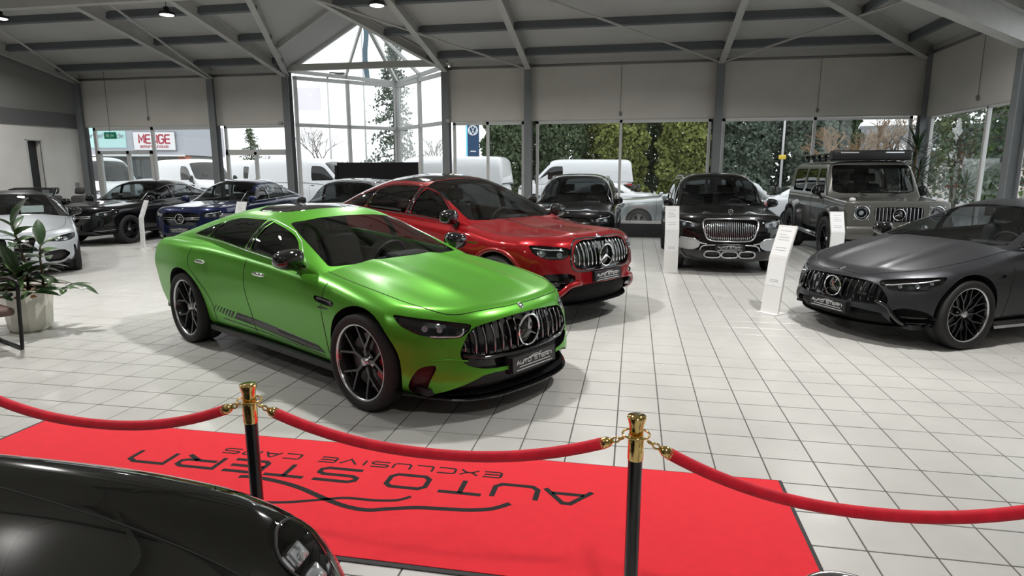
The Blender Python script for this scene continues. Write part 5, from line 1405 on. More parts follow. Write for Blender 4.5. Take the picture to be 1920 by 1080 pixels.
    for sg in (-1, 1):
        b.tube([(-1.95, sg * .68, 2.10), (.34, sg * .68, 2.10)], .02, 8)
        for x in np.linspace(-1.95, .3, 6): b.box(x - .02, x + .02, sg * .68 - .02, sg * .68 + .02, 1.95, 2.10)
    b.build('roof_rack', BLACK, root)
    for x in (-1.6, -1.1, -.6, -.1):
        for sg in (-1, 1):
            o = MB(); o.cbox(-.07, .07, -.03, .03, -.04, .04, .012); o.build('side_lamp', GLOSS, root).location = (x, sg * .71, 2.06)
    cut_cabin(sb, xr + .1, .80, lambda x: .82)
    sb.build('body', GGREY, root); sh.build('cabin_shell', GGREY, root)
    mirrors(root, .58, 1.0, 1.36, GLOSS, (.09, .095, .11))
    interior(root, .42, 1.28, .72, .82, -.15, xr=-2.2, zfl=.7)
    u = MB(); u.box(xr + .5, xf - .45, -.5, .5, .42, .56); u.build('underbody', BLACK, root)
    b = MB(); b.box(.62, 1.2, -.8, .8, .6, .62)
    return root
build_offroader()
# ------------------------------------------------------------------ silver blue coupe on the left
SILV = paint('pale_silver_blue_paint', (.50, .54, .58), metal=.25, rough=.35, coat=.9)
def bmw_before(sb, sh, root):
    for sg in (-1, 1):
        pts = [(2.3, sg * .04, .66), (2.3, sg * .16, .685), (2.3, sg * .36, .665), (2.3, sg * .31, .55), (2.3, sg * .27, .38), (2.3, sg * .20, .26), (2.3, sg * .05, .25)]
        cut_part(sb, 'kidney_grille', chaikin(pts, 2, .15), (1, 0, 0), GLOSS, root, depth=.07, filt=lambda c: c.x > 1.4)
        for z in (.34, .42, .50, .58): front_bar(sb, root, [(sg * .07, z), (sg * (.23 + (z - .34) * .4), z)], .007, GLOSS, 'grille_bar', -.02)
    b = MB(); b.box(-.02, 0, -.26, .26, -.055, .055); b.build('number_plate', PLATEBLK, root).location = (sb.front(0, .42) + .03, 0, .42)
    t = MB(); t.box(0, .002, -.22, .22, -.012, .012); t.build('plate_lettering', PLATETXT, root).location = (sb.front(0, .42) + .031, 0, .42)
    opening(sb, root, [(.42, .42), (.70, .45), (.80, .36), (.68, .25), (.44, .25)], BLACK, .07, 'side_intake')
    opening(sb, root, [(.845, .50), (.875, .50), (.885, .30), (.86, .22), (.84, .30)], BLACK, .04, 'air_curtain', (1, .8, 0))
    lamp(sb, root, [(1.72, .885, .70), (1.92, .83, .70), (2.08, .66, .67), (2.16, .50, .625), (2.16, .50, .60), (2.06, .68, .575), (1.92, .82, .585), (1.80, .88, .62)], (1, .8, .15), .05,
         leds=[((1.98, .78, .63), .03), ((2.08, .65, .625), .028)], drl=[(2.05, .69, .60), (1.95, .80, .605)])
def bmw_after(sb, sh, root):
    bonnet_seam(sb, root, .62, 2.1, .78, .60); doors(sb, root, [.85, -.55], .3, .90, (-.38,), .80, SILV); skirt(sb, root, 1.0, -1.0, .16, BLACK, .05, .02)
    front_bar(sb, root, [(-.80, .19), (-.4, .16), (0, .155), (.4, .16), (.80, .19)], .018, BLACK, 'front_splitter', .0)
_P, _G = tpl(1.89, 2.857, .83, 1.1, .68, .80, .905, .95, .985, .96, zb=.22, zbf=.18, xc=.72, wbelt=.90, lean=.28, hr=.43, Hh=.72, crown=.07, crf=.05,
    roof=[(.90, .86), (.76, .93), (.5, 1.06), (.1, 1.235), (-.2, 1.335), (-.55, 1.385), (-.9, 1.375), (-1.3, 1.27), (-1.7, 1.10), (-1.95, .98)],
    nose=curve((0, 0), (.3, .02), (.5, .06), (.7, .14), (.85, .26), (1, .44)))
_bot = curve((.58, .925), (0, .955), (-1, .99), (-1.5, 1.01)); _top = curve((.58, .94), (.25, 1.09), (-.05, 1.20), (-.4, 1.265), (-.8, 1.25), (-1.2, 1.15), (-1.5, 1.03))
_r = make_car(dict(name='sports_coupe_car', label='pale silver blue sports coupe behind the rubber plant with a paper in its windscreen', pos=(-11.5, 9.95), head=-43.6, paint=SILV, roof=CARBON, P=_P, G=_G,
    axles=(1.43, -1.43), ra=.38, az=.012, wr=.345, ww=.27, rim=.26, style='five', track=(.94, .945), caliper=None, step=.06, hstep=.06,
    windows=mk_windows(_bot, _top, .55, -1.46, [(-.55, .04, .05)], [SIDEGLASS] * 2), dlo=mk_dlo(_bot, _top, .57, -1.48), dlom=GLOSS, dlor=.007,
    screen=[(0, .925), (.70, .945), (.68, .99), (.56, 1.20), (.52, 1.275), (.3, 1.31), (0, 1.32)], sx=-.4,
    rear=[(0, 1.02), (.5, 1.04), (.45, 1.15), (.38, 1.24), (0, 1.27)], rx=-1.1, before=bmw_before, after=bmw_after, interior=dict(xd=.28, zd=.93, wd=.66, zseat=.40, xseat=-.40, xr=-1.4)))
mirrors(_r, .42, .95, 1.0, GLOSS, (.09, .11, .075))
pp = MB(); pp.box(-.003, .003, -.17, .17, -.11, .11); o = pp.build('windscreen_paper', mat('paper_mint', (.70, .80, .78), rough=.6), _r); o.location = (.40, .30, 1.055); o.rotation_euler = (0, R(-58), R(0))
# ------------------------------------------------------------------ open roadster behind it
_P, _G = tpl(1.86, 2.5, .85, .95, .68, .80, .88, .90, .92, .90, zb=.22, zbf=.2, xc=.6, Hh=.72, roof=[(.8, .85), (.5, 1.0), (0, 1.2), (-.3, 1.0), (-.5, .9)])
ro = empty('open_roadster_car', (-15.35, 14.2, 0), R(-82)); tag(ro, 'black open roadster with raised windscreen beside the left wall', 'car')
sb = Shell(*body_mesh(_P, .075)); arches(sb, ro, (1.25, -1.25), .37, .345, .93)
lamp(sb, ro, [(1.75, .87, .72), (1.9, .80, .70), (2.02, .62, .65), (2.02, .62, .58), (1.9, .78, .58), (1.78, .86, .64)], (1, .8, .15), .05, leds=[((1.92, .75, .64), .03)])
hexgrille(sb, ro, .38, .58, .42, .46); cut_cabin(sb, -1.0, .62, lambda x: .74); sb.build('body', BLK, ro)
for ax in (1.25, -1.25):
    for sg in (-1, 1): wheel(ro, ax, sg * .79, .335, .25, .24, 'five', None, RIMEDGE, RIMBLK, True)
fr_ = [(.78, -.72, .90), (.62, -.70, 1.05), (.36, -.62, 1.27), (.33, -.5, 1.295), (.32, 0, 1.305), (.33, .5, 1.295), (.36, .62, 1.27), (.62, .70, 1.05), (.78, .72, .90)]
b = MB(); b.tube(fr_, .028, 8); b.build('windscreen_frame', BLK, ro, True)
V = [fr_[0], fr_[-1], fr_[-3], fr_[4], fr_[2]]; obj('windscreen', [Vector(v) for v in V] + [Vector(v) - Vector((.006, 0, .003)) for v in V], [(0, 1, 2, 3, 4), (9, 8, 7, 6, 5)], WSGLASS, ro)
b = MB(); b.cbox(-.02, .02, -.13, .13, -.03, .03, .012); b.build('rear_view_mirror', GLOSS, ro).location = (.30, 0, 1.22)
interior(ro, .15, .92, .66, .42, -.35, rear=False, xr=-.9); mirrors(ro, .45, .93, .98, GLOSS, (.09, .11, .075))
b = MB(); b.box(-1.9, 1.6, -.6, .6, .16, .22); b.build('underbody', BLACK, ro)
pp = MB(); pp.box(-.003, .003, -.2, .2, -.14, .14); o = pp.build('windscreen_paper', mat('paper_white2', (.82, .84, .84), rough=.6), ro); o.location = (.52, .42, 1.10); o.rotation_euler = (0, R(-50), 0)
# ------------------------------------------------------------------ black sports car in the foreground
BLKGL = paint('deep_black_paint', (.003, .0035, .0033), rough=.12, coat=1.0, coat_rough=.01)
def p_top(x, b):
    ab = np.abs(b); w = sstep(.1, .7, x) * (1 - sstep(1.75, 2.15, x))
    return w * (.065 * np.exp(-((ab - .80) / .17) ** 2) - .012 * np.exp(-(ab / .55) ** 4)) + .02 * np.exp(-((ab - .78) / .2) ** 2) * sstep(1.6, 1.9, x)
def por_before(sb, sh, root):
    for sg in (-1, 1):
        vw = Vector((.76, -sg * .06, .64)).normalized(); c = on(sb, (1.86, sg * .61, .66))[0]
        e1 = Vector((0, 0, 1)).cross(vw).normalized(); e2 = vw.cross(e1)
        pts = [c + e1 * .135 * math.cos(t_) + e2 * .165 * math.sin(t_) for t_ in np.linspace(0, 2 * PI, 37)[:-1]]
        pt = sb.cut(pts, vw, filt=lambda q: q.y * sg > .2); V, F = recess(pt, .14); hl = obj('headlamp', V, F, mat('lamp_bowl_chrome', (.3, .3, .31), rough=.12, metal=1.0), root)
        # domed lens
        n = len(pt[0]); V2 = []
        for v in pt[0]:
            d = v - c; rr = min(1, math.hypot(d.dot(e1) / .135, d.dot(e2) / .165)); V2.append(v + vw * .022 * (1 - rr * rr))
        obj('lamp_lens', V2, pt[1], glass('clear_lamp_lens', (.93, .95, .95), 1.5), hl, True)
        MB().tube([on(sb, p_)[0] + vw * .002 for p_ in pts], .005, 6, closed=True).build('lamp_seal', BLACK, hl, True)
        for a_, d_ in ((-.05, .045), (.05, .045), (-.05, -.055), (.05, -.055)):
            q = c - vw * .115 + e1 * a_ * .85 + e2 * d_ * .85; o_ = MB(); o_.cbox(-.03, .02, -.038, .038, -.03, .03, .01); w_ = o_.build('light_unit', SATIN, hl); w_.location = q; w_.rotation_euler = Vector((1, 0, 0)).rotation_difference(vw).to_euler()
            o_ = MB(); o_.ellipsoid((.02, 0, 0), (.012, .02, .02)); o_.build('light_bulb_lens', LED, hl, True).location = q + vw * .004
    opening(sb, root, [(-.5, .34), (.5, .34), (.56, .22), (-.56, .22)], BLACK, .06, 'lower_intake', both=False)
    opening(sb, root, [(.60, .36), (.80, .36), (.82, .24), (.62, .22)], BLACK, .06, 'side_intake')
def por_after(sb, sh, root):
    L = [(.62, -.60, 1), (1.0, -.56, 1), (1.4, -.50, 1), (1.75, -.42, 1), (1.98, -.30, 1), (2.02, 0, 1)]; seam(sb, L + [(x, -y, 1) for x, y, _ in L[-2::-1]], BLACK, root, 'bonnet_gap', .003, 'top')
    L = [(2.0, -.78, 1), (1.7, -.80, 1)]
    doors(sb, root, [.72, -.5], .3, .82, (-.35,), .72, BLKGL); badge(sb, root, 2.08, .66, .028)
_P, _G = tpl(1.88, 2.45, .98, 1.09, .61, .75, .80, .83, .90, .80, zb=.22, zbf=.19, xc=.62, wbelt=.88, lean=.33, hr=.45, Hh=.68, r=.09, crown=.085, crf=.06,
    roof=[(.85, .80), (.68, .88), (.4, 1.03), (.05, 1.2), (-.2, 1.28), (-.5, 1.305), (-.9, 1.26), (-1.4, 1.12), (-1.9, .93), (-2.1, .84)], nose=curve((0, 0), (.3, .02), (.5, .06), (.7, .15), (.85, .28), (1, .50)), top=p_top,
    nosez=curve((0, .03), (.25, 0), (.5, .03), (.75, .10), (.9, .18), (1, .28)))
_bot = curve((.48, .885), (0, .91), (-1.1, .96)); _top = curve((.48, .90), (.2, 1.05), (-.1, 1.15), (-.45, 1.195), (-.8, 1.15), (-1.1, 1.0))
_r = make_car(dict(name='sports_car', label='glossy black sports car nose with round headlamp in the lower left foreground', pos=(-2.66, .72), head=5, paint=BLKGL, P=_P, G=_G, axles=(1.225, -1.225), ra=.365, az=.01, wr=.335, ww=.26, rim=.255, style='five', track=(.91, .93), caliper=None, step=.042,
    windows=mk_windows(_bot, _top, .45, -1.06, [(-.55, .03, .05)], [SIDEGLASS] * 2), dlo=mk_dlo(_bot, _top, .47, -1.08), dlom=GLOSS, dlor=.006,
    screen=[(0, .885), (.66, .905), (.63, .96), (.50, 1.15), (.46, 1.21), (.3, 1.245), (0, 1.258)], sx=-.3, rear=[(0, .98), (.42, 1.0), (.38, 1.1), (.3, 1.18), (0, 1.2)], rx=-.8, before=por_before, after=por_after, interior=dict(xd=.2, zd=.89, wd=.62, zseat=.38, xseat=-.45, rear=False, xr=-1.0)))
mirrors(_r, .38, .93, .96, BLKGL, (.09, .11, .075))
# ------------------------------------------------------------------ carpet, posts and ropes
CARPET = mat('carpet_red', (.82, .016, .032), rough=.95, noise=.035, nscale=14, bump=.3, bscale=500, sheen=.1)
CARPBLK = mat('carpet_print_black', (.012, .012, .013), rough=.9)
CARPEDGE = mat('carpet_edge_rubber', (.03, .03, .031), rough=.7)
RX0, RX1, RY0, RY1 = -4.085, .888, 2.405, 3.588
rug = empty('carpet', ((RX0 + RX1) / 2, (RY0 + RY1) / 2, 0)); tag(rug, 'long red carpet with black lettering and a black rubber edge', 'carpet')
rcx, rcy = (RX0 + RX1) / 2, (RY0 + RY1) / 2
b = MB(); b.cbox(RX0 - rcx, RX1 - rcx, RY0 - rcy, RY1 - rcy, .0005, .006, .002); b.build('rubber_edge', CARPEDGE, rug)
b = MB(); b.box(RX0 + .028 - rcx, RX1 - .022 - rcx, RY0 + .03 - rcy, RY1 - .012 - rcy, .004, .009); b.build('pile', CARPET, rug)
t = MB()
# the print reads from the far side: x runs to -X, letter tops point to the camera
def rt(x, y, h): return (-x - rcx, -y - rcy, h)
letters('AUTO', .255, .145, .085, .034, .0085, .0098, t, lambda x, y, h: rt(x, y, h), x=0) if False else None
LETX = [('A', .171, .26), ('U', .47, .24), ('T', .77, .245), ('O', 1.10, .23), ('S', 1.52, .25), ('T', 1.83, .25), ('E', 2.12, .23), ('R', 2.42, .25), ('N', 2.755, .25)]
for ch, x0, w in LETX:
    yb_ = -3.235; hh = .142
    for pl in GL[ch]: strokes([[(x0 + a * w, yb_ + b_ * hh) for a, b_ in pl]], .030, .0085, .0098, t, rt)
EX = 'EXCLUSIVE CARS'; cw_ = .105; g_ = .034; x0 = .705
for c in EX:
    if c == ' ': x0 += .10; continue
    k = .25 if c == 'I' else 1
    for pl in GL[c]: strokes([[(x0 + (a * cw_ if c != 'I' else .012), -3.365 + b_ * .062) for a, b_ in pl]], .0135, .0085, .0098, t, rt)
    x0 += cw_ * k + g_
def swo(pts, w): strokes([[(-p.x, -p.y) for p in catmull([(a, b_, 0) for a, b_ in pts], 6)]], w, .0085, .0098, t, rt)
swo([(-.595, 3.035), (-.68, 2.965), (-.80, 2.93), (-.95, 2.915), (-1.08, 2.90), (-1.22, 2.86), (-1.32, 2.83), (-1.45, 2.845), (-1.60, 2.90), (-1.80, 2.985), (-1.98, 3.03), (-2.12, 3.045), (-2.2, 3.035)], .034)
swo([(-1.14, 3.005), (-1.2, 2.955), (-1.32, 2.93), (-1.48, 2.925), (-1.60, 2.885), (-1.75, 2.83), (-1.9, 2.80), (-2.1, 2.80), (-2.3, 2.86), (-2.5, 2.90), (-2.7, 2.90)], .024)
t.build('carpet_lettering', CARPBLK, rug)
BRASS = mat('polished_brass', (.85, .62, .24), rough=.10, metal=1.0)
POSTBLK = mat('post_black', (.008, .008, .009), rough=.25, coat=.5)
VELVET = mat('rope_velvet_red', (.80, .006, .03), rough=.75, sheen=.15, bump=.3, bscale=400, noise=.12, nscale=25)
PT = [(-2.97, 2.16), (-1.47, 2.13), (.035, 2.087), (1.55, 2.05)]
PZ = .93
PLAB = ['black and brass barrier post at the left end of the ropes', 'black and brass barrier post beside the black bonnet', 'black and brass barrier post in the middle of the carpet edge', 'black and brass barrier post at the right end of the ropes']
src = {}
for (x, y), lb in zip(PT, PLAB):
    o = empty('barrier_post', (x, y, 0)); tag(o, lb, 'barrier post', 'barrier posts along the carpet')
    def prt(n, fn, m, sm=True):
        if n in src: inst(src[n], o, loc=(0, 0, 0), name=n)
        else:
            q = MB(); fn(q); src[n] = q.build(n, m, o, sm)
    prt('base', lambda q: q.lathe([(0, .02), (.06, .02), (.15, .012), (.16, .004), (.16, 0)], 32), POSTBLK)
    prt('tube', lambda q: q.lathe([(.025, .015), (.025, PZ - .155)], 24), POSTBLK)
    prt('brass_sleeve', lambda q: q.lathe([(.0255, PZ - .16), (.0275, PZ - .155), (.0275, PZ - .075), (.026, PZ - .07), (.0235, PZ - .055), (.026, PZ - .03), (.033, PZ - .006), (.032, PZ), (.0, PZ + .001)], 28), BRASS)
    prt('hook_ring', lambda q: q.tube([(.047 * math.cos(a), .047 * math.sin(a), PZ - .066) for a in np.linspace(0, 2 * PI, 25)[:-1]], .004, 8, closed=True), BRASS)
RLAB = ['red velvet rope sagging above the left end of the carpet', 'red velvet rope hanging between the two barrier posts in view', 'red velvet rope sagging to the right over the pale tiles']
for i in range(3):
    p = Vector((*PT[i], PZ - .066)); q = Vector((*PT[i + 1], PZ - .066)); L = (q - p).length
    sag = (.165, .150, .205)[i]
    o = empty('barrier_rope', (p + q) / 2 - Vector((0, 0, sag + .03))); tag(o, RLAB[i], 'rope', 'velvet ropes between the posts')
    c0 = o.location.copy()
    f = lambda t: p.lerp(q, t) - Vector((0, 0, sag * (1 - (abs(2 * t - 1)) ** 2.2)))
    e0, e1 = .075, .925
    r_ = MB(); r_.tube([f(t) - c0 for t in np.linspace(e0, e1, 40)], .021, 14); r_.build('velvet_rope', VELVET, o, True)
    for (ta, tb) in ((e0 + .004, e0 - .022), (e1 - .004, e1 + .022)):
        a, b_ = f(ta), f(tb); r_ = MB(); r_.tube([a - c0, a.lerp(b_, .6) - c0, b_ - c0], [.0215, .019, .009], 12); r_.build('rope_ferrule', BRASS, o, True)
        hk = f(.038 if ta < .5 else .962); d = (hk - b_)
        r_ = MB(); s_ = d.normalized().cross(Vector((0, 1, 0))).normalized()
        r_.tube([b_ + d * (.5 - .5 * math.cos(a_)) + s_ * .009 * math.sin(a_) - c0 for a_ in np.linspace(0, 2 * PI, 17)[:-1]], .0035, 6, closed=True); 
        e = hk; pp = p if ta < .5 else q; d2 = (pp + (e - pp).normalized() * .045) - e
        r_.tube([e + d2 * (.5 - .5 * math.cos(a_)) + Vector((0, .008 * math.sin(a_), 0)) - c0 for a_ in np.linspace(0, 2 * PI, 17)[:-1]], .0035, 6, closed=True)
        r_.build('snap_hook', BRASS, o, True)
# ------------------------------------------------------------------ white info stands
STANDW = mat('stand_white', (.80, .80, .79), rough=.4); STANDLN = mat('stand_print_grey', (.45, .46, .47), rough=.6)
def info_stand(x, y, rz, label, h=1.10, w=.24, lean=.02):
    o = empty('info_stand', (x, y, 0), R(rz)); tag(o, label, 'info stand', 'white info stands beside the cars')
    hk = h * .64
    prof = [(.0, 0), (.0, .0), (-.02, hk), (.10, h), (.115, h - .005), (-.0, hk - .01), (.03, 0)]
    # lower leg leans a little, the top folds back
    V = []; P2 = [(0, 0), (lean, hk), (lean + .15, h), (lean + .175, h - .012), (lean + .03, hk - .012), (.03, 0)]
    b = MB(); b.prism(P2, -w / 2, w / 2, 'x'); b.V = [(vx, vy, vz) for vx, vy, vz in b.V]; b.build('panel', STANDW, o)
    b = MB(); b.box(-w / 2 - .01, w / 2 + .01, -.06, .16, 0, .012); b.build('foot_plate', STANDW, o)
    def onface(a, t0, t1, x0, x1, up):
        (y0, z0), (y1, z1) = (P2[1], P2[2]) if up else (P2[0], P2[1])
        n = Vector((0, -(z1 - z0), (y1 - y0))).normalized() * .0015
        q = [Vector((xx, y0 + (y1 - y0) * tt, z0 + (z1 - z0) * tt)) + n for xx, tt in ((x0, t0), (x1, t0), (x1, t1), (x0, t1))]
        a.add(q, [(0, 1, 2, 3)])
    pr = MB(); onface(pr, .06, .94, -w * .45, w * .45, True); onface(pr, .50, .985, -w * .45, w * .45, False); pr.build('paper_sheet', mat('paper_white', (.86, .87, .88), rough=.5), o)
    ln = MB()
    for t_ in (.82, .70, .62, .54, .30, .22): 
        n0 = len(ln.V); onface(ln, t_, t_ + .018, -w * .3, w * (.3 if t_ != .70 else .1), True)
        for k in range(n0, len(ln.V)): ln.V[k] = (ln.V[k][0], ln.V[k][1] - .001, ln.V[k][2] + .0005)
    for t_ in (.60, .57):
        n0 = len(ln.V); onface(ln, t_, t_ + .01, -w * .25, w * .25, False)
        for k in range(n0, len(ln.V)): ln.V[k] = (ln.V[k][0], ln.V[k][1] - .001, ln.V[k][2])
    ln.build('printed_lines', STANDLN, o)['kind'] = 'stuff'
    return o
info_stand(-10.99, 12.45, -32, 'white info stand between the black and the blue car', 1.10)
info_stand(.67, 11.28, 3, 'white info stand before the chrome-grille luxury car', 1.15)
info_stand(1.70, 8.15, -48, 'tall white info stand beside the dark grey sedan', 1.09, .25, .10)
info_stand(3.66, 12.32, 4, 'white info stand beside the off-road car front wheel', 1.02)
info_stand(-13.9, 12.6, -12, 'white info stand behind the silver blue coupe', 1.12)
info_stand(-8.35, 12.2, -4, 'white info stand behind the roof of the green coupe', 1.10)
# ------------------------------------------------------------------ dark screen in the bay
o = empty('display_screen', (-7.03, 16.78, 0)); tag(o, 'large blank dark display screen standing in the glass bay', 'screen')
b = MB(); b.cbox(-1.2, 1.2, -.03, .03, .62, 1.985, .01); b.build('panel', mat('screen_dark', (.011, .010, .013), rough=.35), o)
b = MB(); b.box(1.2, 1.27, -.05, .05, 0, 2.0); b.build('side_post', FRAME, o); b = MB(); b.box(-1.27, -1.2, -.05, .05, 0, 1.9); b.build('side_post', BLACK, o)
b = MB(); b.box(-1.3, 1.3, -.25, .25, 0, .03); b.build('base', BLACK, o)
# ------------------------------------------------------------------ exit sign, sensors
o = empty('exit_sign', (-15.62, 16.9, 2.70)); tag(o, 'small green exit sign hanging before the left window', 'sign')
b = MB(); b.box(-.20, .20, -.02, .02, 0, .20); b.build('panel', mat('exit_green', (.006, .10, .06), rough=.4, emit=(.01, .30, .17), estr=.25), o)
b = MB(); b.box(-.13, -.03, -.022, -.02, .05, .15); b.box(.03, .13, -.022, -.02, .07, .12); b.tube([(.02, -.022, .04), (.06, -.022, .16)], .008, 6); b.build('pictogram', mat('exit_print', (.5, .75, .65), rough=.5), o)
b = MB(); b.tube([(0, 0, .2), (0, 0, 1.96)], .006, 6); b.build('hanger', BLACK, o)
for x, lb in ((-9.98, 'small grey motion sensor left of the glass bay'), (-5.02, 'small grey motion sensor right of the glass bay')):
    s_ = MB(); s_.cbox(-.05, .05, -.08, .02, -.05, .05, .02); s_.tube([(0, .0, 0), (0, .12, .02)], .012, 6); tag(s_.build('motion_sensor', mat('sensor_grey', (.35, .35, .34)), None, True, loc=(x, YW - .25, 3.08)), lb, 'sensor')
# ------------------------------------------------------------------ plants
LEAF = mat('leaf_dark_green', (.022, .055, .018), rough=.35, coat=.3, noise=.35, nscale=9)
LEAF2 = mat('leaf_mid_green', (.05, .10, .03), rough=.38, coat=.25, noise=.3, nscale=9)
STEM = mat('stem_brown', (.12, .085, .05), rough=.8)
POTW = mat('pot_white', (.66, .64, .58), rough=.35, coat=.3); SOIL = mat('soil_terracotta', (.22, .075, .03), rough=.95, noise=.4, nscale=30)
def leaf_mesh(L, w, droop=.25):
    V = []; F = []; n = 7
    for i in range(n + 1):
        t = i / n; ww = w * math.sin(PI * min(1, t * .92 + .06)) ** .8; z = -droop * L * t * t; x = L * t
        V += [(x, -ww / 2, z + ww * .16), (x, 0, z), (x, ww / 2, z + ww * .16)]
    for i in range(n):
        for j in range(2): F.append((i * 3 + j, i * 3 + j + 1, i * 3 + j + 4, i * 3 + j + 3))
    return V, F
pl = empty('rubber_plant', (-6.62, 5.74, 0)); pl.scale = (1.12, 1.12, 1.12); tag(pl, 'rubber plant with broad dark leaves in a white octagonal pot', 'potted plant')
b = MB(); b.lathe([(0, .012), (.15, .012), (.17, 0), (.185, .02), (.20, .20), (.225, .40), (.245, .405), (.245, .43), (.225, .43), (.215, .37), (0, .36)], 8); b.build('pot', POTW, pl)
b = MB(); b.lathe([(0, .385), (.21, .375), (.21, .35)], 12); b.build('soil', SOIL, pl)
LF = obj('leaf', *leaf_mesh(.24, .095), LEAF, pl, True); LF2 = obj('leaf', *leaf_mesh(.2, .085, .4), LEAF2, pl, True)
rnd = random.Random(5); first = [True, True]
def leaf_at(p, az, pitch, s, roll=0.0, k=0):
    srcs = (LF, LF2)[k]
    if first[k]: o_ = srcs; first[k] = False
    else: o_ = inst(srcs, pl, name='leaf')
    o_.location = p; o_.rotation_euler = (roll, -pitch, az); o_.scale = (s, s, s)
for si, (dx, dy, hh) in enumerate(((0, 0, 1.05), (.08, .05, .85), (-.08, -.03, .72), (.05, -.08, .62))):
    top_ = Vector((dx * 2.2, dy * 2.2, hh)); P_ = [Vector((dx, dy, .36)).lerp(top_, t_) + Vector((.03 * math.sin(4 * t_ + si), .02 * math.cos(3 * t_), 0)) for t_ in np.linspace(0, 1, 8)]
    b = MB(); b.tube(P_, [.014 - .007 * i / 7 for i in range(8)], 8); b.build('stem', STEM, pl, True)
    n = 17 if si == 0 else 12
    for i in range(n):
        t_ = .22 + .78 * i / (n - 1); j = min(6, int(t_ * 7)); p_ = P_[j].lerp(P_[j + 1], t_ * 7 - j)
        leaf_at(p_, 2.4 * i + si * 1.3 + rnd.uniform(-.3, .3), (.15 + .9 * max(0, t_ - .65) / .35) if i < n - 1 else 1.25, rnd.uniform(1.0, 1.4), rnd.uniform(-.4, .4), (i + si) % 2)
for az, ln_ in ((.2, .42), (-.5, .36), (2.6, .35), (-1.4, .33)):     # low shoots over the rim
    e = Vector((math.cos(az) * ln_, math.sin(az) * ln_, .47)); b = MB(); b.tube([(.04, 0, .38), tuple(e * .6 + Vector((0, 0, .2))), tuple(e)], [.008, .007, .005], 6); b.build('stem', STEM, pl, True)
    for k in range(4): leaf_at(e * (.75 + .085 * k) + Vector((0, 0, .05 - .03 * k)), az + (-1) ** k * .8, .1 + .1 * k, .95, rnd.uniform(-.5, .5), k % 2)
leaf_at(Vector((.46, .09, .46)), .2, -.15, 1.05)
bx = MB(); bx.cbox(-.055, .055, -.05, .05, 0, .19, .006); tag(bx.build('floor_box', mat('floor_box_grey', (.10, .105, .11), rough=.5), loc=(-6.85, 6.08, 0)), 'small dark grey box on the tiles behind the white plant pot', 'box')
# ------------------------------------------------------------------ chair at the left edge
ch = empty('armchair', (-6.26, 4.87, 0), R(-113)); tag(ch, 'brown leather chair with black tube frame at the left edge', 'chair')
CH = mat('chair_leather_brown', (.10, .055, .045), rough=.55, noise=.15, nscale=20); CF = mat('chair_tube_black', (.010, .010, .011), rough=.35, metal=.4)
# local x: across, y: to the front
for sx in (-.27, .27):
    b = MB(); b.tube(catmull([(sx, .30, .70), (sx, .34, .66), (sx, .30, .42), (sx, .24, .05), (sx, .20, .019), (sx, .10, .018), (sx, -.30, .018), (sx, -.36, .022)], 4), .018, 8); b.build('leg', CF, ch, True)
    b = MB(); b.tube(catmull([(sx, .30, .70), (sx, .1, .71), (sx, -.28, .66)], 4), .018, 8); b.build('armrest', CF, ch, True)
b = MB(); b.tube([(-.27, -.34, .019), (.27, -.34, .019)], .018, 8); b.build('stretcher', CF, ch, True)
b = MB(); b.cbox(-.25, .25, -.26, .27, .36, .44, .03); b.build('seat', CH, ch, True)
b = MB(); b.cbox(-.25, .25, -.36, -.29, .40, .86, .03); b.V = [(x_, y_ - (z_ - .4) * .25, z_) for x_, y_, z_ in b.V]; b.build('backrest', CH, ch, True)
# ------------------------------------------------------------------ yucca beside the off-road car
yc = empty('yucca_plant', (6.35, 16.35, 0)); tag(yc, 'tall yucca plant behind the boxy off-road car', 'potted plant')
b = MB(); b.lathe([(0, 0), (.20, 0), (.25, .45), (.23, .45), (0, .42)], 20); b.build('pot', mat('pot_grey', (.2, .2, .2), rough=.5), yc, True)
for (dx, dy, hh) in ((0, 0, 2.35), (.14, .06, 1.85), (-.13, -.05, 1.5)):
    b = MB(); b.tube([(dx * .4, dy * .4, .4), (dx, dy, hh)], [.045, .03], 8); b.build('stem', STEM, yc, True)
    for i in range(46):
        a_ = i * 2.4; el = rnd.uniform(-.5, 1.35); L_ = rnd.uniform(.38, .62)
        if 'Y' not in src: src['Y'] = obj('leaf', *leaf_mesh(.5, .045, .12), LEAF, yc, True); o_ = src['Y']
        else: o_ = inst(src['Y'], yc, name='leaf')
        o_.location = (dx, dy, hh - rnd.uniform(0, .35)); o_.rotation_euler = (0, -el, a_); o_.scale = (L_ * 2,) * 3

# ------------------------------------------------------------------ metal bin cut off by the bottom edge
bn = empty('metal_bin', (.615, 1.665, 0)); tag(bn, 'round bare metal bin whose rim just shows right of the carpet', 'bin')
b = MB(); b.lathe([(0, .01), (.105, .01), (.11, 0), (.125, .60), (.118, .60), (.10, .03), (0, .03)], 36); b.build('body', SATIN, bn, True)
b = MB(); b.tube([(.122 * math.cos(a_), .122 * math.sin(a_), .605) for a_ in np.linspace(0, 2 * PI, 41)[:-1]], .012, 10, closed=True); b.build('rim', CHROME, bn, True)
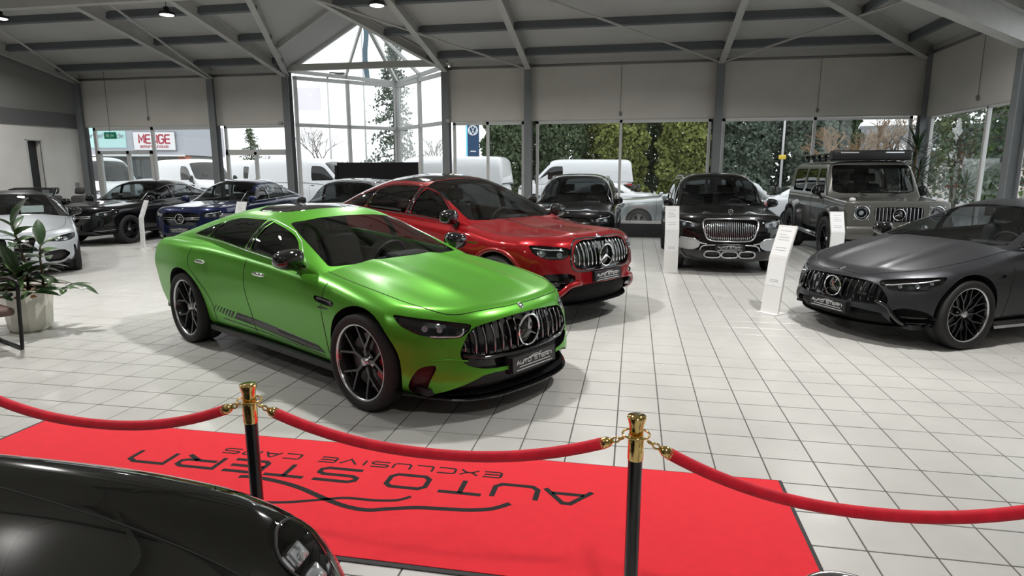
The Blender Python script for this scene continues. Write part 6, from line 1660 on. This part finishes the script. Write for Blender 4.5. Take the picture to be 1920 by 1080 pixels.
# ------------------------------------------------------------------ outdoors
ASPH = mat('forecourt_paving', (.30, .30, .30), rough=.85, noise=.15, nscale=1.5)
g = MB(); g.box(-90, 90, YW + .32, 130, -.25, -.10); g.box(XR + .32, 90, -40, YW + .32, -.25, -.10); g.box(-90, XL - .35, -40, YW + .32, -.25, -.10); tag(g.build('forecourt', ASPH), kind='structure')
WHITE = paint('white_paint', (.72, .73, .74), rough=.3, coat=.8); SILVER = paint('silver_paint', (.48, .50, .51), metal=.4, rough=.3)
def copy_tree(o, parent=None):
    c = o.copy(); COL.objects.link(c); c.parent = parent
    for k in list(o.children): copy_tree(k, c)
    return c
def simple_car(name, label, pos, head, pt, kind='suv', cat='car'):
    if kind == 'van':
        P, G = tpl(2.0, 3.5, .92, 1.35, 1.12, 1.22, 1.36, 1.36, 1.36, 1.34, zb=.3, zbf=.28, xc=1.78, wbelt=.97, lean=.09, hr=1.05, n=6, nA=6, Hh=.9, crown=.04, crf=.02, roof=[(2.0, 1.30), (1.80, 1.40), (1.45, 1.80), (1.05, 2.22), (.85, 2.36), (.3, 2.42), (-2.7, 2.40), (-2.95, 2.3), (-3.05, 1.4)])
        bot = curve((1.52, 1.42), (.35, 1.40)); top = curve((1.52, 1.46), (1.25, 1.75), (.95, 2.02), (.7, 2.08), (.35, 2.08)); win = mk_windows(bot, top, 1.5, .36, [], [PRIVGLASS])
        scr = [(0, 1.42), (.86, 1.46), (.82, 1.9), (.76, 2.2), (.4, 2.25), (0, 2.26)]; ax, wr, sx, W = 1.75, .345, .8, 2.0; rear = None
    elif kind == 'suv':
        P, G = tpl(1.9, 2.8, .85, .95, .92, .98, 1.03, 1.06, 1.10, 1.08, zb=.27, xc=.80, roof=[(1.0, .98), (.86, 1.05), (.5, 1.28), (.1, 1.5), (-.2, 1.58), (-.7, 1.61), (-1.6, 1.58), (-2.0, 1.50), (-2.2, 1.25), (-2.28, 1.08)], lean=.18, n=4.5, Hh=.8)
        bot = curve((.68, 1.06), (-1.9, 1.14)); top = curve((.68, 1.08), (.35, 1.28), (.0, 1.42), (-.4, 1.48), (-1.3, 1.45), (-1.9, 1.28)); win = mk_windows(bot, top, .66, -1.86, [(-.2, .04, .05), (-1.15, .03, .08)], [SIDEGLASS, SIDEGLASS, PRIVGLASS])
        scr = [(0, 1.07), (.72, 1.09), (.62, 1.42), (.58, 1.5), (0, 1.54)]; ax, wr, sx, W = 1.4, .355, -.2, 1.9; rear = [(0, 1.2), (.55, 1.2), (.5, 1.45), (0, 1.5)]
    else:
        P, G = tpl(1.82, 2.75, .85, 1.0, .74, .86, .92, .96, 1.0, .98, zb=.22, xc=.78, roof=[(.98, .88), (.84, .94), (.5, 1.1), (.15, 1.28), (-.1, 1.38), (-.5, 1.43), (-.9, 1.42), (-1.3, 1.32), (-1.7, 1.12), (-1.95, .99)], lean=.25, n=4, Hh=.74)
        bot = curve((.66, .95), (-1.5, 1.03)); top = curve((.66, .97), (.3, 1.15), (-.05, 1.27), (-.4, 1.31), (-.9, 1.29), (-1.5, 1.06)); win = mk_windows(bot, top, .64, -1.46, [(-.2, .04, .05)], [SIDEGLASS])
        scr = [(0, .96), (.7, .98), (.58, 1.26), (.54, 1.32), (0, 1.37)]; ax, wr, sx, W = 1.375, .33, -.3, 1.82; rear = [(0, 1.04), (.5, 1.06), (.42, 1.3), (0, 1.34)]
    xf = P['xf']
    def before(sb, sh, root):
        zf = float(P['zt'](xf))
        hexgrille(sb, root, zf - .34, zf - .1, .38, .42); opening(sb, root, [(-.5, zf - .42), (.5, zf - .42), (.55, zf - .54), (-.55, zf - .54)], BLACK, .05, 'lower_intake', both=False)
        lamp(sb, root, [(xf - .42, W * .465, zf), (xf - .25, W * .44, zf), (xf - .08, W * .31, zf - .05), (xf - .08, W * .31, zf - .14), (xf - .22, W * .43, zf - .16), (xf - .38, W * .465, zf - .1)], (1, .75, .1), .05, leds=[((xf - .2, W * .42, zf - .08), .04)])
        for sg in (-1, 1): cut_part(sb, 'tail_lamp', [(P['xr'], sg * W * .25, float(P['zt'](-2)) - .14), (P['xr'], sg * W * .46, float(P['zt'](-2)) - .12), (P['xr'], sg * W * .46, float(P['zt'](-2)) - .26), (P['xr'], sg * W * .25, float(P['zt'](-2)) - .26)], (-1, 0, 0), mat('tail_lamp_red', (.45, .01, .02), rough=.2, coat=.6), root, -.002, .01, filt=lambda c: c.x < -1)
    def after(sb, sh, root):
        doors(sb, root, [ax - .5, -.2] if kind != 'van' else [ax - .35, .25], .4, float(P['zt'](0)) - .04, (-.02,) if kind != 'van' else (.4,), float(P['zt'](0)) - .15, BLACK)
    S = dict(name=name, label=label, pos=pos, head=head, paint=pt, P=P, G=G, axles=(ax, -ax), ra=wr + .04, wr=wr, ww=.24, rim=.22, style='five', track=(W / 2 - .01,) * 2, caliper=None, simple=True, step=.10, hstep=.09, hns=28, windows=win, screen=scr, sx=sx, before=before, after=after,
             interior=dict(xd=float(G['x0']) - .7, zd=float(P['zt'](.8)), wd=W * .36, zseat=float(P['zt'](0)) - .5, xseat=ax - 1.75 if kind != 'van' else .55, rear=kind != 'van', xr=-1.6), redge=SATIN, spoke=SATIN)
    if rear: S['rear'] = rear; S['rx'] = -1.2 if kind != 'suv' else -1.5
    r = make_car(S); mirrors(r, float(G['x0']) - .32, W / 2 + (.06 if kind == 'van' else .0), float(P['zt'](.8)) + (.18 if kind == 'van' else .07), pt if kind != 'van' else BLACK, (.08, .10, .08) if kind != 'van' else (.08, .1, .16))
    r['category'] = cat; r['label'] = label
    return r
ZG = -.10
v0 = simple_car('delivery_van', 'white delivery van nearest the left door outside', (-22.6, 23.5, ZG), -28, WHITE, 'van', 'van'); v0['group'] = 'white delivery vans parked outside'
for x, y, h_, lb in ((-21.2, 28.0, -28, 'white delivery van second in the parked row outside'), (-20.2, 31.5, -28, 'white delivery van third in the parked row outside'), (-19.0, 35.0, -28, 'white delivery van fourth in the parked row outside'), (-14.6, 27.5, -4, 'white delivery van parked sideways behind the glass doors'), (-7.9, 24.6, 176, 'white delivery van seen through the glass bay'), (-3.2, 32.2, 185, 'white delivery van parked before the tall hedge trees')):
    c = copy_tree(v0); c.location = (x, y, ZG); c.rotation_euler = (0, 0, R(h_)); c['label'] = lb
simple_car('parked_suv', 'silver white sport utility car outside behind the black plinth', (1.55, 20.2, ZG), 180, SILVER, 'suv')
s0 = simple_car('parked_sedan', 'white sedan outside left of the silver white car', (-1.6, 25.5, ZG), 165, WHITE, 'sedan')
for x, y, h_, lb in ((6.3, 22.6, 4, 'white sedan outside showing its red tail lamp'), (10.6, 17.2, 200, 'white sedan outside the right side window'), (13.0, 15.2, 190, 'white sedan parked farther right beyond the side window'), (3.4, 30.0, 178, 'white sedan parked before the dark hedge')):
    c = copy_tree(s0); c.location = (x, y, ZG); c.rotation_euler = (0, 0, R(h_)); c['label'] = lb
# ---- trees
GRN = [mat('conifer_yellow_green', (.19, .22, .06), rough=.8, noise=.5, nscale=1.4), mat('conifer_dark_green', (.085, .12, .06), rough=.8, noise=.45, nscale=1.4), mat('conifer_blue_green', (.105, .14, .105), rough=.8, noise=.45, nscale=1.2), mat('ivy_green', (.10, .17, .05), rough=.7, noise=.4, nscale=2)]
BARK = mat('bark_brown', (.10, .075, .055), rough=.9, noise=.3, nscale=6); TWIG = mat('twig_tan', (.22, .15, .085), rough=.9)
def foliage(rng, pts, size, flat=.5):
    """leaf cards round given points: arrays of quads"""
    V = []; F = []
    P = np.asarray(pts); n = len(P); a = rng.uniform(0, 2 * PI, n); t = rng.uniform(-1, 1, n) * flat; s = size * rng.uniform(.6, 1.3, n)
    u = np.stack([np.cos(a), np.sin(a), np.zeros(n)], 1); w = np.stack([-np.sin(a) * np.sin(t), np.cos(a) * np.sin(t), np.cos(t)], 1)
    q = np.stack([P - u * s[:, None] * .5 - w * s[:, None] * .2, P + u * s[:, None] * .1 - w * s[:, None] * .5, P + u * s[:, None] * .5 + w * s[:, None] * .25, P - u * s[:, None] * .15 + w * s[:, None] * .5], 1).reshape(-1, 3)
    return q, np.arange(4 * n).reshape(n, 4)
def hedge_tree(name, label, x, y, h, r, m, seed, n=5200, group=None, cone=1.0, size=.2):
    rng = np.random.default_rng(seed); o = empty(name, (x, y, ZG)); tag(o, label, 'tree', group)
    z = rng.uniform(.02, 1, n) ** .9; a = rng.uniform(0, 2 * PI, n)
    rad = r * (1 - z ** (1.6 * cone)) ** .75 * (.55 + .45 * np.sqrt(rng.uniform(0, 1, n))) * (1 + .22 * np.sin(3 * a + seed) * np.cos(7 * z + seed) + .12 * np.sin(9 * z * h / 2 + 2 * a))
    P = np.stack([rad * np.cos(a), rad * np.sin(a), z * h + .25], 1); q, f = foliage(rng, P, size, .9)
    ob = obj('foliage', q, f, m, o); b = MB(); b.tube([(0, 0, 0), (0, 0, h * .8)], [.16, .05], 7); b.build('trunk', BARK, o)
    return o
sets = [(-7.5, 37, 8.2, 1.30, 1), (-4.1, 37, 9.5, 1.30, 1), (-.7, 37, 9.0, 1.30, 0), (2.7, 37, 9.6, 1.30, 0), (6.1, 37, 9.2, 1.30, 2), (9.5, 37, 8.6, 1.30, 2), (-5.8, 40.6, 9.6, 1.32, 1), (-2.4, 40.6, 10, 1.32, 0), (1.0, 40.6, 10, 1.32, 1), (4.4, 40.6, 9.8, 1.32, 1), (7.8, 40.6, 9.4, 1.32, 2), (11.2, 40.6, 8.6, 1.32, 1)]
kinds = ['bright yellow-green', 'dark green', 'grey-green']; places = ['beside the blue pylon sign', 'left in the wide middle window', 'before the middle window post', 'right in the wide middle window', 'left in the right-hand window', 'behind the slim lamp mast', 'second row left of the middle window', 'second row behind the middle window post', 'second row right of the middle window post', 'second row at the grey column', 'second row in the right-hand window', 'second row behind the off-road car']
for i, (x, y, h, r, k) in enumerate(sets): hedge_tree('hedge_tree', '%s dense conifer outside, %s' % (kinds[k], places[i]), x, y, h, r, GRN[k], 11 + i, group='dense conifers behind the parked cars', n=13000, size=.19, cone=2.6)
def spruce(label, x, y, h, r, m, seed, dens=26):
    rng = np.random.default_rng(seed); o = empty('spruce_tree', (x, y, ZG)); tag(o, label, 'tree'); P = []; b = MB()
    nl = int(h * 2.2)
    for i in range(nl):
        z = h * (.12 + .86 * i / nl); L = r * (1 - i / nl) ** .85 + .15
        for k in range(6):
            a = rng.uniform(0, 2 * PI); d = L * rng.uniform(.7, 1.1)
            b.tube([(0, 0, z), (d * math.cos(a) * .6, d * math.sin(a) * .6, z - .11 * d), (d * math.cos(a), d * math.sin(a), z - .30 * d)], [.03, .02, .008], 4, cap=False)
            t = rng.uniform(.15, 1, dens); P.append(np.stack([d * t * math.cos(a) + rng.normal(0, .14, dens), d * t * math.sin(a) + rng.normal(0, .14, dens), z - .30 * d * t * t + rng.normal(0, .10, dens)], 1))
    q, f = foliage(rng, np.concatenate(P), .15, .6); obj('foliage', q, f, m, o); b.tube([(0, 0, 0), (0, 0, h)], [.16, .02], 7); b.build('trunk', BARK, o)
spruce('tall sparse spruce seen through the glass bay', *at(742, 300, 40).xy, 10.8, 2.2, GRN[2], 3, 30)
spruce('small spruce on the skyline behind the glass doors', *at(472, 300, 70).xy, 7.2, 2.2, GRN[1], 4, 26)
spruce('dark cedar outside the right side window', *at(1795, 300, 34).xy, 10, 3.2, GRN[1], 5, 44)
spruce('dark cedar at the far right beside the column', *at(1895, 300, 27).xy, 9.5, 2.8, GRN[2], 9, 44)
hedge_tree('ivy_tree', 'ivy covered column tree outside the right side window', *at(1868, 300, 30).xy, 6.4, .75, GRN[3], 31, 2600)
def bare(label, x, y, h, seed, m=TWIG, depth=5, r0=.15, spread=.55, group='bare winter trees outside'):
    rng = random.Random(seed); o = empty('bare_tree', (x, y, ZG)); tag(o, label, 'tree', group); b = MB(); tw = MB()
    def grow(p, d, L, r, k):
        q = p + d * L; mid = (p + q) / 2 + Vector((rng.uniform(-1, 1), rng.uniform(-1, 1), 0)) * L * .06
        (b if k > 2 else tw).tube([p, mid, q], [r, r * .85, r * .7], 5 if k > 2 else 3, cap=False)
        if k == 0: return
        for i in range(3 if k > 1 else 4):
            nd = (d + Vector((rng.uniform(-1, 1), rng.uniform(-1, 1), rng.uniform(-.35, .55))) * spread).normalized(); grow(q if i else p.lerp(q, .75), nd, L * rng.uniform(.62, .82), r * .62, k - 1)
    grow(Vector((0, 0, 0)), Vector((0, 0, 1)), h * .28, r0, depth)
    b.build('trunk', BARK, o); tw.build('twigs', m, o); return o
bare('bare round tree left in the glass bay', *at(600, 300, 60).xy, 7.6, 1, mat('twig_grey', (.2, .17, .15), rough=.9), spread=.7)
bare('bare tree beside the sign building', *at(372, 300, 58).xy, 6.8, 2, MATS['twig_grey'])
bare('bare tree at the right of the glass bay', *at(812, 300, 60).xy, 6.0, 3, MATS['twig_grey'])
bare('tan bare tree behind the off-road car, left', *at(1585, 300, 25.5).xy, 4.6, 5, TWIG, 5, .14, .8); bare('tan bare tree behind the off-road car, right', *at(1664, 300, 31).xy, 4.8, 6, TWIG, 6, .14, .8)
bare('tan bare tree in the right side window', *at(1815, 320, 46).xy, 4.6, 8, TWIG, 6)
for i, (u, Y, h, pl_) in enumerate(((505, 66, 4.0, 'in the left pane of the glass doors'), (540, 78, 3.2, 'behind the column left of the bay'), (562, 62, 3.4, 'at the left edge of the bay'), (640, 72, 4.2, 'at the bay mullion'), (675, 66, 3.8, 'behind the dark display screen'), (455, 76, 3.6, 'in the middle of the glass doors'), (706, 80, 3.0, 'left of the tall sparse spruce'))): bare('low bare shrub tree on the skyline ' + pl_, *at(u, 300, Y).xy, h, 20 + i, MATS['twig_grey'], 5, .1, .8)
rng = np.random.default_rng(77)
def shrubs(name, label, x0, x1, y, h, m, n, seed):
    rng = np.random.default_rng(seed); P = np.stack([rng.uniform(x0, x1, n), y + rng.normal(0, .5, n), rng.uniform(0, 1, n) ** 1.3 * h * (.7 + .3 * np.sin(rng.uniform(0, 6, n)))], 1); q, f = foliage(rng, P, .28, .9); tag(obj(name, q, f, m), label, 'hedge', kind='stuff')
shrubs('hedge', 'low clipped hedge along the far edge of the forecourt', -30, -9, 58, 2.6, mat('hedge_brown_green', (.13, .12, .06), rough=.9, noise=.4, nscale=1), 5200, 1)
shrubs('hedge', 'low hedge outside the right side window', 12, 30, 22.5, 1.5, GRN[3], 2500, 2)
# ---- building with the red lettered sign
bd = empty('shop_building', tuple(at(297, 318, 44).xy) + (ZG,), R(14)); tag(bd, 'low grey shop building with white sign panel and brick pier', 'building')
GW = mat('cladding_grey', (.44, .46, .50), rough=.6); BRK = mat('brick_red', (.42, .13, .08), rough=.85, noise=.3, nscale=4)
b = MB(); b.box(-12, 2.15, 0, 8, 3.05, 5.6); b.build('fascia', GW, bd)
b = MB(); b.box(-12, 2.15, -.3, 0, 2.95, 3.08); b.build('canopy', STANDW, bd)
b = MB(); b.box(-12, 1.9, .8, 8, 0, 3.0); b.build('wall', mat('shop_wall_grey', (.17, .18, .175), rough=.6), bd)
b = MB(); b.box(1.5, 2.05, .2, 1.2, 0, 3.0); b.build('brick_pier', BRK, bd)
b = MB(); b.box(-6, -3.2, .5, .9, 0, 2.6); b.build('brick_panel', BRK, bd)
for x in (-3.0, -1.5, 0): b = MB(); b.box(x, x + 1.3, .74, .82, .4, 2.7); b.build('shop_window', mat('shop_glass', (.05, .06, .06), rough=.1, coat=.5), bd)
sg_ = MB(); sg_.cbox(-1.55, 1.55, -.22, -.02, 3.42, 4.78, .03); sp = sg_.build('sign_panel', mat('sign_white', (.85, .85, .86), rough=.4), bd)
sf = MB(); sf.tube([(-1.57, -.12, 3.40), (1.57, -.12, 3.40), (1.57, -.12, 4.80), (-1.57, -.12, 4.80)], .05, 6, closed=True); sf.build('sign_frame', mat('sign_frame_grey', (.2, .2, .22), rough=.4), sp)
tl = MB(); letters('MEnGE', .37, .62, .12, .11, .225, .235, tl, lambda x, y, h: (x - 1.12, -h, 3.95 + y)); tl.build('sign_lettering', mat('sign_red', (.42, .02, .05), rough=.5), sp)
tl = MB(); letters('BERUFSKLEIDUnG', .10, .17, .058, .035, .225, .235, tl, lambda x, y, h: (x - 1.05, -h, 3.60 + y)); tl.build('sign_lettering', MATS['sign_red'], sp)
tp = MB(); tp.box(-5.6, -2.2, -.06, -.0, 3.6, 5.3); t2 = tp.build('banner_panel', mat('banner_mint', (.50, .78, .76), rough=.5), bd)
tl = MB(); letters('Jurgen Bade', .22, .36, .06, .045, .065, .07, tl, lambda x, y, h: (x - 5.3, -h, 4.35 + y)); tl.build('banner_lettering', mat('banner_print_grey', (.2, .22, .25), rough=.5), t2)
# ---- pylon, masts, flags, houses
py = empty('pylon_sign', tuple(at(888, 318, 27).xy) + (ZG,), R(8)); tag(py, 'tall blue pylon sign with round white emblem outside the narrow window', 'sign')
BL = mat('pylon_blue', (.03, .075, .16), rough=.4); b = MB(); b.cbox(-.25, .25, -.10, .10, .1, 4.3, .03); b.build('panel', BL, py)
b = MB(); b.box(-.31, -.24, -.12, .12, .1, 4.3); b.build('light_edge', mat('pylon_cyan', (.2, .55, .75), rough=.3, emit=(.2, .6, .9), estr=.6), py)
em = MB(); em.tube([(.19 * math.cos(t_), -.11, 3.55 + .19 * math.sin(t_)) for t_ in np.linspace(0, 2 * PI, 33)[:-1]], .03, 6, closed=True)
strokes([[(-.08, 3.71), (0, 3.55), (.08, 3.71)], [(-.165, 3.62), (-.075, 3.39), (0, 3.53), (.075, 3.39), (.165, 3.62)]], .032, .105, .115, em, lambda x, y, h: (x, -h, y)); em.build('emblem', mat('pylon_white', (.8, .82, .85), rough=.4), py)
b = MB(); b.box(-.12, .12, -.108, -.10, 2.65, 2.70); b.box(-.17, .17, -.108, -.10, 2.0, 2.08); b.box(-.17, .17, -.108, -.10, 1.8, 1.87); b.build('lettering_lines', MATS['pylon_white'], py)['kind'] = 'stuff'
MAST = mat('mast_white', (.6, .6, .6), rough=.4)
def mast(label, u, Y, h, r=.06, cat='mast', name='flag_mast'):
    o = empty(name, tuple(at(u, 318, Y).xy) + (ZG,)); tag(o, label, cat); b = MB(); b.tube([(0, 0, 0), (0, 0, h)], [r, r * .6], 8); b.build('pole', MAST, o, True); return o
m1 = mast('white flag mast with a hanging blue flag behind the glass bay', 688, 34, 10.5)
V = []; F = []
for i in range(13):
    for j in range(4): V.append((.06 + .10 * j + .05 * math.sin(i * .7), .06 * math.sin(j * 2 + i * .5), 9.9 - i * .28 + .03 * j))
for i in range(12):
    for j in range(3): F.append((i * 4 + j, i * 4 + j + 1, i * 4 + j + 5, i * 4 + j + 4))
obj('flag', V, F, mat('flag_slate_blue', (.10, .16, .20), rough=.8), m1, True)
m2 = mast('white flag mast with a faint pale flag at the left of the bay', 565, 38, 9.6)
obj('flag', [(.05 + 1.0 * (j / 6) * 1.6, .08 * math.sin(j), 5.6 + i * .35) for i in range(5) for j in range(7)], [(i * 7 + j, i * 7 + j + 1, i * 7 + j + 8, i * 7 + j + 7) for i in range(4) for j in range(6)], mat('flag_pale_pink', (.90, .86, .91), rough=.8), m2, True)
m3 = mast('grey street lamp mast in the middle of the bay', 622, 32, 6.8, .07, 'street lamp', 'street_lamp'); b = MB(); b.tube([(0, 0, 6.6), (.2, 0, 6.9), (.7, 0, 6.85)], .04, 8); b.cbox(.5, 1.0, -.1, .1, 6.78, 6.88, .03); b.build('lamp_head', MATS['lamp_black'], m3, True)
m4 = mast('slim white mast with a yellow tag outside the right-hand window', 1465, 26, 6.0, .05); b = MB(); b.cbox(-.13, .13, -.05, .05, 2.28, 2.45, .03); b.build('tag', mat('tag_yellow', (.75, .55, .06), rough=.5), m4)
hs = empty('house', tuple(at(1775, 318, 52).xy) + (ZG,), R(-8)); tag(hs, 'pale house with grey roof and skylights beyond the right side window', 'house')
b = MB(); b.box(-5, 5, 0, 8, 0, 2.6); b.build('wall', mat('house_wall_cream', (.6, .57, .5), rough=.8), hs)
b = MB(); b.add([(-5.3, -.4, 2.5), (5.3, -.4, 2.5), (5.3, 4, 5.4), (-5.3, 4, 5.4), (-5.3, 8.4, 2.5), (5.3, 8.4, 2.5)], [(0, 1, 2, 3), (3, 2, 5, 4), (0, 3, 4), (1, 5, 2)]); rf = b.build('roof', mat('roof_slate', (.13, .14, .15), rough=.8, noise=.2, nscale=3), hs)
for x in (-3.4, -.8, 1.6): MB().beam((x, 1.2, 3.58), (x + .9, 1.2, 3.58), 1.0, .06, up=(0, -.66, 1)).build('skylight', mat('skylight_pale', (.6, .62, .65), rough=.2), rf)
for x in (-3.8, -1.6, .8, 3.0): MB().box(x, x + 1.0, -.04, 0, .9, 2.0).build('house_window', mat('house_glass', (.08, .09, .1), rough=.1), hs)
